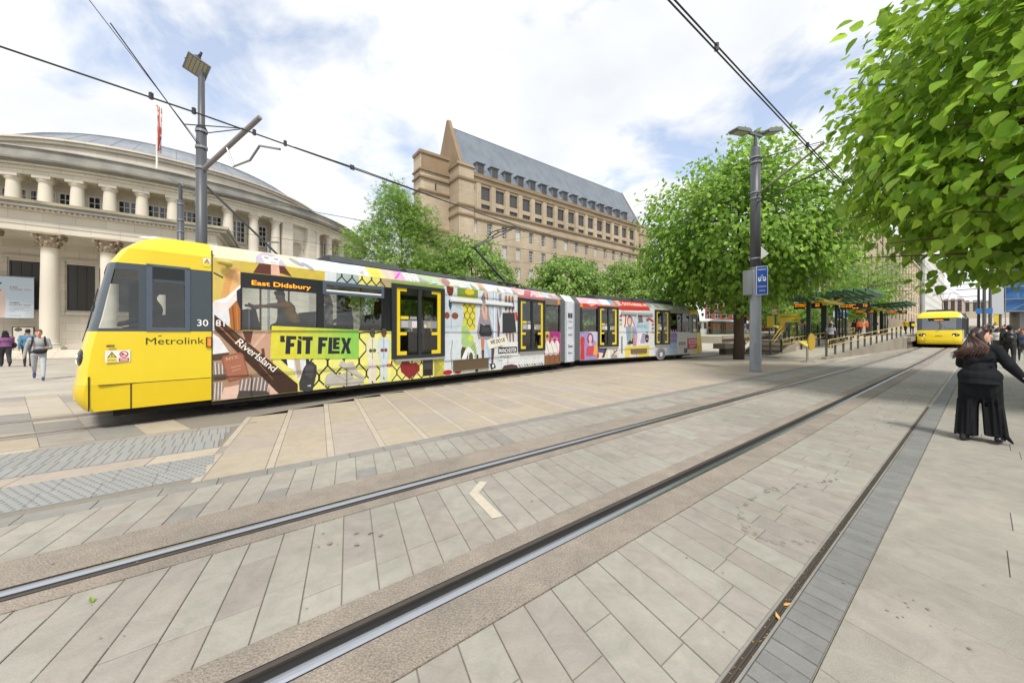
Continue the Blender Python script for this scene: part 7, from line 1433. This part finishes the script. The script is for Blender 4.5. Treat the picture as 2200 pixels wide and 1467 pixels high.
def hand(b, w, d, side, H, reg=0, curl=.5):
    """palm and five bent fingers from wrist w along d; side points to the thumb side"""
    d = Vector(d).normalized(); sd = Vector(side); sd = (sd - d * sd.dot(d)).normalized(); nn = d.cross(sd).normalized(); L = .105 * H
    b.cap(w, w + d * L * .42, .022 * H / 1.7, .027 * H / 1.7, reg); b.cap(w + sd * .012, w + d * L * .45 + sd * .02, .018, .018, reg); b.cap(w - sd * .012, w + d * L * .42 - sd * .022, .018, .016, reg)
    for i, (o, l) in enumerate(((.030, .46), (.011, .52), (-.009, .48), (-.028, .38))):
        k = w + d * L * .44 + sd * o * H / 1.7; m = k + (d * math.cos(curl * .6) + nn * math.sin(curl * .6)) * L * l * .55; e = m + (d * math.cos(curl * 1.6) + nn * math.sin(curl * 1.6)) * L * l * .5; b.cap(k, m, .0095, .009, reg); b.cap(m, e, .009, .0075, reg)
    k = w + d * L * .14 + sd * .022; m = k + (d * .7 + sd * .7) * L * .28; e = m + (d * .95 + sd * .15 + nn * .2) * L * .24; b.cap(k, m, .012, .011, reg); b.cap(m, e, .011, .008, reg)
def figure_mesh(H, pose, vox=.016, long_sleeve=True, hair='short', wide=0.0, build=1.0, skirt=False):
    """regions: 0 skin, 1 top, 2 legs, 3 shoes, 4 hair"""
    b = Blob(); k = H / 1.7; hipz = .525 * H; lean = pose.get('lean', 0.0)
    def up(p): # torso lean about hips
        q = Vector(p); z = q.z - hipz; return V3(q.x + z * math.sin(lean), q.y, hipz + z * math.cos(lean))
    feet = []
    for sg, key in ((1, 'L'), (-1, 'R')):
        ha, ka = pose.get('leg' + key, (0, 0)); hp = V3(0, sg * .085 * k, hipz); th, sh = .245 * H, .235 * H
        kn = hp + V3(math.sin(ha), sg * pose.get('spread', .02), -math.cos(ha)) * th; an = kn + V3(math.sin(ha - ka), 0, -math.cos(ha - ka)) * sh
        w = wide * k
        b.cap(hp, kn, (.088 + .03 * wide) * k * build, (.062 + .5 * w) * k, 2); b.cap(kn, an + V3(0, 0, .03), (.062 + .5 * w) * k, (.044 + .95 * w) * k, 2)
        fa = pose.get('foot' + key, 0.0); fd = V3(math.cos(fa), 0, -math.sin(fa)); b.cap(an + V3(0, 0, -.03) * k, an + V3(-.03, 0, -.055) * k, .036 * k, .04 * k, 3); b.cap(an + V3(-.035, 0, -.062) * k, an + fd * .16 * k + V3(0, 0, -.066 * k), .042 * k, .034 * k, 3); feet.append(an.z - .10 * k)
    b.ell(V3(0, 0, hipz + .03 * k), (.115 * k * build, .165 * k * build, .12 * k), 2)
    b.ell(up((0, 0, .62 * H)), (.105 * k * build, .15 * k * build, .15 * k), 1); b.ell(up((0, 0, .73 * H)), (.115 * k * build, .175 * k * build, .17 * k), 1); b.cap(up((0, .13 * k, .80 * H)), up((0, -.13 * k, .80 * H)), .065 * k, .065 * k, 1); b.ell(up((0, 0, .565 * H)), (.122 * k * build, .168 * k * build, .09 * k), 1)
    for sg, key in ((1, 'L'), (-1, 'R')):
        sw, el, ab = pose.get('arm' + key, (0, .15, .12)); sh = up((0, sg * .175 * k * (build * .5 + .5), .80 * H)); d1 = V3(math.sin(sw) * math.cos(ab), sg * math.sin(ab), -math.cos(sw) * math.cos(ab)); e = sh + d1 * .175 * H
        d2 = V3(math.sin(sw + el), sg * pose.get('fin' + key, math.sin(ab) * .6), -math.cos(sw + el)).normalized(); w = e + d2 * .145 * H
        if long_sleeve: b.cap(sh, e, .062 * k * build, .052 * k, 1); b.cap(e, w, .050 * k, .040 * k, 1)
        else: m = sh.lerp(e, .55); b.cap(sh, m, .062 * k * build, .058 * k, 1); b.cap(m, e, .044 * k, .040 * k, 0); b.cap(e, w, .040 * k, .027 * k, 0)
        hand(b, w, d2, V3(1, 0, .3), H, 0, .5)
    nk = up((0, 0, .83 * H)); hy = pose.get('yaw', 0.0); hp = pose.get('nod', 0.0); hc = up((.015 * k, 0, .925 * H)); b.cap(nk, hc - V3(0, 0, .05 * k), .052 * k, .048 * k, 0)
    Rm = Matrix.Rotation(hy, 4, 'Z') @ Matrix.Rotation(hp, 4, 'Y'); hd = lambda x, y, z: hc + (Rm @ V3(x, y, z)) * k
    b.ell(hc, (.088 * k, .073 * k, .112 * k), 0, Rm); b.cap(hd(.045, 0, -.06), hd(.055, 0, -.085), .045 * k, .034 * k, 0); b.cap(hd(.085, 0, .005), hd(.106, 0, -.025), .012 * k, .016 * k, 0)
    for sg in (1, -1): b.ell(hd(0, sg * .075, -.005), (.02 * k, .012 * k, .032 * k), 0, Rm)
    if hair in ('short', 'long', 'bun'): b.ell(hd(-.02, 0, .03), (.092 * k, .082 * k, .098 * k), 4, Rm); b.cap(hd(.03, .03, .085), hd(.03, -.03, .085), .045 * k, .045 * k, 4)
    if hair == 'long':
        for q in (-.055, 0, .055): b.cap(hd(-.05, q, .0), hd(-.075, q * 1.2, -.20), .05 * k, .045 * k, 4)
    if hair == 'bun': b.ell(hd(-.09, 0, .05), (.045 * k, .045 * k, .045 * k), 4)
    if skirt: b.cap(V3(0, 0, hipz), V3(0, 0, hipz - .3 * H), .15 * k, .2 * k, 2)
    me = b.regions(remesh(b.mb, vox)); return me, min(feet), hd
SKIN = {'l': '#c9957c', 'm': '#a8765a', 'd': '#5a3a2c'}
def cloth(c): return mat('cloth ' + c, c, rough=.85, var=.14, scale=9, bump=.25, bscale=60)
def skin(c): return mat('skin ' + c, c, rough=.55, var=.06, scale=15)
def person(label, loc, head, mesh, cols, group=None, z=0.0, eyes=True):
    me, f, hd = mesh; o = link('person', me); props(o, label, 'person', group); o.location = Vector(loc) + V3(0, 0, z - f); o.rotation_euler = (0, 0, head)
    if not len(me.materials):
        for c in range(5): me.materials.append(None)
    for i, c in enumerate(cols): o.material_slots[i].link = 'OBJECT'; o.material_slots[i].material = skin(c) if i == 0 else cloth(c)
    if eyes:
        mb = MB()
        for sg in (1, -1): mb.ball(hd(.079, sg * .03, .012), .0085, 8, 6)
        mb.build('eyes', plain('#241c1a', .2), o); mb = MB(); mb.tube([hd(.082, .022, -.062), hd(.09, 0, -.062), hd(.082, -.022, -.062)], .006, 6); mb.build('mouth', plain('#96584e', .4), o); mb = MB()
        for sg in (1, -1): mb.tube([hd(.078, sg * .045, .033), hd(.086, sg * .02, .036)], .005, 5)
        mb.build('eyebrows', plain('#3a2a22'), o)
    return o
WALK = lambda a=.42, nod=0.0, yaw=0.0: dict(legL=(a, .12), legR=(-a * .8, .45), armL=(-.45 * a / .42, .3, .10), armR=(.45 * a / .42, .35, .10), footR=.5, nod=nod, yaw=yaw)
STAND = dict(legL=(.03, .04), legR=(-.03, .03), armL=(.05, .4, .10), armR=(-.02, .2, .12)); PHONE = dict(legL=(.04, .04), legR=(-.02, .03), armL=(.35, 1.5, .12), armR=(.3, 1.6, .12), nod=.35); SIT = dict(legL=(1.5, 1.5), legR=(1.45, 1.5), armL=(.45, .8, .1), armR=(.45, .7, .1), nod=.1, lean=.05)
UH = PHI                      # heading along the street
# --- woman in black walking away on the right
def woman():
    H = 1.60; b = Blob(); k = H / 1.7
    # wide leg trousers, left leg planted, right leg swinging forward and out
    for sg, hip, kn, an in ((1, (0, .09, .86), (.01, .112, .46), (-.03, .122, .07)), (-1, (0, -.09, .86), (.05, -.118, .48), (.05, -.150, .09))):
        b.cap(hip, kn, .122, .104, 2); b.cone(kn, an, .106, .116, 2); b.cone(V3(*kn) + V3(-.04, .01 * sg, 0), V3(*an) + V3(-.06, .0, .0), .085, .104, 2)
        for i in range(5):   # loose uneven folds
            q = -.08 + .04 * i + .012 * math.sin(i * 5 + sg); b.cap(V3(*kn) + V3(-.11 - .008 * (i % 2), q, .12 * (i % 3)), V3(*an) + V3(-.148 - .01 * ((i + 1) % 2), q * 1.05, .02), .010, .016, 2)
    b.cap((-.01, 0, .84), (.01, 0, .60), .13, .07, 2); b.cap((-.02, -.22, .14), (-.08, -.30, .04), .035, .014, 2); b.cap((-.03, -.17, .22), (-.04, -.22, .10), .06, .04, 2)
    b.ell((-.02, 0, .88), (.15, .185, .17), 2)
    b.cap((-.17, .14, .045), (.10, .14, .035), .045, .04, 3); b.cap((-.14, -.18, .07), (.10, -.20, .045), .042, .036, 3); b.cap((-.19, .14, .03), (-.17, .14, .06), .038, .04, 3)
    # jacket with peplum, full sleeves
    b.ell((-.015, 0, .90), (.19, .222, .15), 1); b.cone((-.01, 0, .97), (-.015, 0, .80), .17, .205, 1); b.ell((0, 0, 1.05), (.13, .165, .13), 1); b.ell((.0, 0, 1.17), (.14, .18, .15), 1); b.ell((-.04, .06, 1.14), (.12, .1, .1), 1); b.cap((-.13, .1, 1.10), (-.10, -.12, 1.16), .02, .025, 1); b.cap((-.12, -.12, 1.06), (-.13, .04, 1.02), .02, .02, 1); b.cap((0, .13, 1.28), (0, -.13, 1.28), .07, .07, 1); b.cap((0, 0, 1.28), (.01, 0, 1.36), .075, .062, 1)
    b.cap((0, .15, 1.28), (.08, .185, 1.06), .066, .062, 1); b.cap((.08, .185, 1.06), (.24, .12, 1.02), .062, .045, 1)
    b.cap((0, -.15, 1.28), (-.02, -.27, 1.07), .07, .068, 1); b.cap((-.02, -.27, 1.07), (.03, -.40, .88), .07, .043, 1); hand(b, V3(.04, -.42, .85), V3(.15, -.35, -1), V3(1, .2, 0), H, 0, .55)
    hand(b, V3(.26, .13, 1.02), V3(1, -.3, -.2), V3(0, 0, 1), H, 0, .6)
    hc = V3(.03, -.01, 1.475); yaw = R(-72); Rm = Matrix.Rotation(yaw, 4, 'Z'); hd = lambda x, y, z: hc + (Rm @ V3(x, y, z)) * k
    b.cap((.01, 0, 1.33), hc - V3(0, 0, .05), .052, .05, 0); b.ell(hc, (.09 * k, .074 * k, .113 * k), 0, Rm); b.cap(hd(.045, 0, -.06), hd(.058, 0, -.088), .044 * k, .032 * k, 0); b.cap(hd(.086, 0, .008), hd(.110, 0, -.026), .011 * k, .015 * k, 0); b.cap(hd(.088, 0, -.058), hd(.09, 0, -.064), .016, .016, 0)
    me = b.regions(remesh(b.mb, .0085, 2)); root = link('person', me); props(root, 'woman in black jacket and wide black trousers walking away, head turned right', 'person'); root.location = S(8.30, -.02, .0); root.rotation_euler = (0, 0, UH - R(4)); root.scale = (1, .92, 1)
    for m in (skin('#cf9f88'), mat('black crepe jacket', '#1a1c1f', rough=.9, var=.25, scale=14, bump=.6, bscale=45, spec=.2), mat('black trouser cloth', '#141518', rough=.9, var=.25, scale=10, bump=.5, bscale=35, spec=.2), mat('patent black shoe', '#0e0e10', rough=.15)): me.materials.append(m)
    h = Blob(); h.ell(hd(-.022, 0, .022), (.096 * k, .084 * k, .103 * k), 0, Rm); h.cap(hd(.03, .03, .075), hd(.03, -.03, .075), .046, .046, 0)
    for q in range(7): f = q / 6; h.cap(hd(-.05, .06 - .12 * f, .02), hc + V3(-.075, .16 - .21 * f, -.17), .04, .03, 0)
    hmat = mat('long brown hair', '#3a2620', rough=.38, var=.3, scale=40, col2='#543a2d', island=.45)
    hm = remesh(h.mb, .010, 1); hm.materials.append(hmat); link('hair', hm, root); rnd = random.Random(3); mb = MB()
    for i in range(230):   # long loose locks falling over the back, blown to the left
        f = rnd.random(); g = rnd.random(); a = hd(-.035 - .07 * g + .02 * math.sin(i), .08 - .16 * f, .085 - .07 * g); c = hd(-.112 + .02 * rnd.random(), .095 - .19 * f, -.01); m = hc + V3(-.125 - .035 * rnd.random(), .15 - .24 * f, -.15 - .04 * rnd.random()); e = hc + V3(-.12 - .07 * rnd.random(), .25 - .30 * f + .05 * rnd.random(), -.25 - .09 * rnd.random()); r_ = rnd.uniform(.004, .009)
        mb.tube([a, c, m, m.lerp(e, .5) + V3(-.012, rnd.uniform(-.015, .015), 0), e], [r_, r_ * 1.2, r_, r_ * .8, .0015], 5)
    mb.build('hair_locks', hmat, root, smooth=True, kind='stuff')
    mb = MB()
    for sg in (1, -1): mb.ball(hd(.08, sg * .031, .014), .009, 8, 6)
    mb.build('eyes', plain('#241c1a', .2), root); mb = MB(); mb.tube([hd(.085, .02, -.06), hd(.098, 0, -.06), hd(.085, -.02, -.06)], .007, 6); mb.build('mouth', plain('#a0584f', .4), root); mb = MB()
    for sg in (1, -1): mb.tube([hd(.076, sg * .05, .036), hd(.088, sg * .02, .042)], .005, 5)
    mb.build('eyebrows', plain('#2e211c'), root); mb = MB()
    for q in range(3): mb.ball(V3(.015 + .012 * q, -.365 - .012 * q, .905 - .02 * q) + V3(-.035, -.02, 0), .008, 8, 5)
    mb.build('cuff_buttons', plain('#b08a72', .3), root);
woman()
def backpack(parent, zz, c='#18181b', k=1.0):
    mb = MB(); mb.ball((-.19 * k, 0, zz), (.12 * k, .16 * k, .23 * k), 16, 12); mb.ball((-.27 * k, 0, zz - .08), (.08 * k, .12 * k, .12 * k), 14, 10)
    me = remesh(mb, .02, 1); me.materials.append(mat('black pack leather ' + c, c, rough=.35, var=.3, scale=18, bump=.5, bscale=30)); link('backpack', me, parent); mb = MB()
    for sg in (1, -1): mb.tube([(-.1 * k, sg * .09, zz + .18), (.0, sg * .11, zz + .27), (.115 * k, sg * .11, zz + .12), (.11 * k, sg * .14, zz - .1), (-.05, sg * .16, zz - .18)], .018, 6)
    mb.build('backpack_strap', _MC['black pack leather ' + c], parent)
o = person('man with large black leather backpack walking away at the right edge', S(26.3, .72, .01), UH, figure_mesh(1.84, WALK(.25), .02, hair='short'), [SKIN['d'], '#232425', '#1f2023', '#101012', '#17120f']); backpack(o, 1.33, k=1.15)
# --- three people left
o = person('man in pale grey tracksuit with dark waist bag walking right on the left side', S(-4.95, -18.7), R(-38), figure_mesh(1.66, dict(legL=(.42, .1), legR=(-.38, .5), armL=(.1, 1.5, .22), armR=(-.25, .25, .25), footR=.6, finL=-.2), .013, hair='short'), [SKIN['l'], '#9a9c9e', '#a7abb0', '#2c3f6b', '#6b4a35'])
mb = MB(); mb.tube([(.13 * math.cos(a) + .0, .185 * math.sin(a), .96 + .05 * math.sin(a + .5)) for a in [2 * math.pi * i / 20 for i in range(21)]], .02, 6); mb.build('waist_strap', cloth('#1d1d20'), o); mb = MB(); mb.ball((.17, .02, .95), (.06, .16, .08), 14, 8); mb.build('waist_bag', cloth('#1d1d20'), o, smooth=True); mb = MB()
for sg in (1, -1): mb.tube([(.02, sg * .12, 1.42), (.13, sg * .12, 1.3), (.13, sg * .15, 1.1)], .022, 6)
mb.build('pack_strap', cloth('#1d1d20'), o)
o = person('person in purple coat with black headscarf walking away by the library', S(-8.1, -27.0), R(150), figure_mesh(1.62, WALK(.25), .02, hair='long', build=1.25, wide=.03), [SKIN['m'], '#7d4d78', '#2d2d33', '#1a1a1c', '#17171a']); mb = MB(); mb.ball((.1, -.26, .95), (.14, .07, .13), 12, 8); mb.tube([(.1, -.26, 1.05), (0, -.17, 1.4)], .012, 6); mb.build('shoulder_bag', cloth('#1d1d20'), o, smooth=True)
person('man in blue jacket and dark trousers walking away behind the tracksuit man', S(-7.3, -26.4), R(140), figure_mesh(1.7, WALK(.3), .02, build=1.1), [SKIN['m'], '#4a7592', '#35383b', '#1a1a1c', '#1c1917'])
# --- man on ramp
o = person('man in grey t-shirt and dark jeans walking down the ramp', Sv(34.6, -6.75, RZ_(34.6)), UH + math.pi + R(8), figure_mesh(1.78, dict(legL=(.3, .1), legR=(-.25, .4), armL=(-.15, .2, .28), armR=(.15, .2, .28), footR=.4), .016, long_sleeve=False, build=1.15), [SKIN['d'], '#a3a3a8', '#2c3038', '#18181a', '#14110f'])
# --- people on the platforms
mS, mP, mW, mT, mSt = figure_mesh(1.72, STAND, .026), figure_mesh(1.7, PHONE, .026), figure_mesh(1.74, WALK(.35), .026), figure_mesh(1.68, WALK(.3), .026, hair='long'), figure_mesh(1.7, SIT, .026)
ZP = .95
plat = [('worker in orange high visibility jacket and trousers by the glass screen', 47.2, -8.6, mS, 200, ['l', '#c8551f', '#c25a2a', '#222222', '#b9b2a5']), ('worker in orange jacket and dark trousers beside the platform tree', 51.5, -7.2, mP, 120, ['l', '#c8551f', '#22242a', '#1a1a1a', '#3a2c22']), ('second worker in orange jacket partly behind the tree trunk', 52.5, -7.9, mS, 30, ['m', '#c8551f', '#22242a', '#1a1a1a', '#2a2019']), ('man in pale blue shirt beside the orange worker', 46.4, -9.0, mP, 150, ['l', '#8fa3bf', '#3a3f48', '#1a1a1a', '#4a3a2c']),
        ('person in grey top bending near the yellow station sign', 36.5, -9.9, mP, 230, ['m', '#7d8288', '#5c6066', '#1a1a1a', '#2b211b']), ('woman in pale dress under the first canopy', 39.5, -9.6, mT, 60, ['l', '#c7b5a0', '#b8ab98', '#333333', '#6a4a34']), ('person in patterned beige top under the first canopy', 41, -9.8, mS, 10, ['l', '#b59a86', '#7a6a60', '#333333', '#4a3428']), ('person in dark coat waiting under the second canopy', 56, -8.9, mS, 90, ['m', '#26282c', '#22242a', '#1a1a1a', '#1a1512']), ('person in yellow vest at platform end by oncoming tram', 60.5, -5.3, mW, 200, ['m', '#c9a820', '#22342c', '#1a1a1a', '#1a1512']), ('person in dark green coat at the platform end rail', 61.5, -4.9, mS, 210, ['l', '#26382f', '#20242a', '#1a1a1a', '#2a2019']),
        ('person in black standing under the second canopy near shelter', 64, -8.2, mP, 40, ['d', '#1d1e22', '#1d1e22', '#151515', '#14110f'])]
for lb, s, t, me, a, c in plat: person(lb, Sv(s, t, ZP), R(a), me, [SKIN[c[0]]] + c[1:], eyes=False)
farp = [('man in white shirt and navy trousers on the far platform', 58, -21.2, mS, 180, ['m', '#c9cccc', '#242c44', '#1a1a1a', '#1a1512']), ('man in blue jacket and pale trousers on the far platform', 60.6, -21.6, mP, 60, ['l', '#33507c', '#8d8a80', '#1a1a1a', '#2a2019']), ('person in teal top beside the far platform rail', 64.5, -21.4, mS, 100, ['l', '#4d7480', '#33363c', '#1a1a1a', '#3a2a20']), ('seated person in cream top on the far platform', 74, -21.8, mT, 20, ['l', '#b9b391', '#a9a384', '#3a3a3a', '#4a3a2c']), ('person in pale green top on the far platform', 77, -21.6, mS, 200, ['l', '#a5ac8c', '#8f9478', '#3a3a3a', '#6a5238'])]
for lb, s, t, me, a, c in farp: person(lb, Sv(s, t, .9), R(a), me, [SKIN[c[0]]] + c[1:], eyes=False)
rnd = random.Random(11); tops = ['#1f2126', '#2b3c57', '#b9b9b5', '#6a3a3a', '#33453a', '#8a8f96', '#17181b', '#c4b9a5', '#3d4a6b', '#222226', '#7a6a5a', '#a04038', '#4a4a50', '#d0cfca', '#2f3438', '#20304a', '#1b1c1f', '#8f7f86']
names = {'#1f2126': 'black', '#2b3c57': 'navy', '#b9b9b5': 'pale grey', '#6a3a3a': 'maroon', '#33453a': 'dark green', '#8a8f96': 'steel grey', '#17181b': 'jet black', '#c4b9a5': 'beige', '#3d4a6b': 'denim blue', '#222226': 'charcoal', '#7a6a5a': 'brown', '#a04038': 'red', '#4a4a50': 'mid grey', '#d0cfca': 'white', '#2f3438': 'slate', '#20304a': 'dark blue', '#1b1c1f': 'soft black', '#8f7f86': 'mauve'}
pts = [(30, 1.9), (33, 1.3), (39, .6), (44, 1.6), (48, .4), (52, 1.9), (56, .9), (61, 1.6), (66, .3), (70, 1.5), (74, .8), (79, 1.8), (83, .2), (88, 1.2), (36, 2.6), (41, 2.4), (94, .6), (98, 1.3)]
for i, ((s, t), c) in enumerate(zip(pts, tops)):
    me = (mW, mT, mS)[i % 3]; person('pedestrian in %s top in the crowd along the pavement past the backpack man' % names[c], Sv(s, t, 0), UH + (math.pi if i % 2 else 0) + rnd.uniform(-.3, .3), me, [SKIN['lmd'[i % 3]], c, rnd.choice(['#22252c', '#2d3340', '#3a3a3a']), '#19191a', rnd.choice(['#1a1512', '#3a2a20', '#6a5238'])], group='crowd on the right pavement', eyes=False)
# --- tram passengers
def passenger(label, l, y, head, mesh, c, T=I4, dz=0.0, eyes=False):
    W = FM @ T @ Vector((l, y, .94)); return person(label, W, PHI + R(11.15) + head, mesh, c, z=dz + .02, eyes=eyes)
ysh = figure_mesh(1.74, dict(legL=(1.5, 1.5), legR=(1.45, 1.5), armL=(1.5, -.2, .05), armR=(1.45, .1, .05), nod=.55, lean=.45, finL=-.3), .018, long_sleeve=False, build=1.15)
passenger('passenger in yellow t-shirt leaning forward behind the front tram window', 1.62, .75, math.pi, ysh, [SKIN['l'], '#d89a12', '#2b2b30', '#1a1a1a', '#4a3626'], dz=.18)
passenger('blonde passenger in pale top seated behind the second tram window', 2.35, .8, math.pi, figure_mesh(1.66, SIT, .02, hair='long'), [SKIN['l'], '#b5aca2', '#3a3a40', '#222222', '#a87c45'], dz=.18)
passenger('passenger in black seated near the first tram doors', 3.15, 1.5, math.pi, mSt, [SKIN['m'], '#1d1e24', '#1d1e24', '#151515', '#15151c'], dz=.18)
passenger('passenger in pink top seated by window before the tram joint', 10.75, .75, 0, mSt, [SKIN['l'], '#b08a80', '#4a4038', '#151515', '#8a6a45'], dz=.18)
passenger('standing passenger in maroon behind the first tram doors', 4.1, 1.5, 2.0, mS, [SKIN['m'], '#6a2f30', '#202226', '#151515', '#1a1512'])
passenger('tram driver in dark jacket behind the cab side window', -.62, 1.33, math.pi, mSt, [SKIN['d'], '#2a2c30', '#202226', '#151515', '#1a1512'], dz=.08)
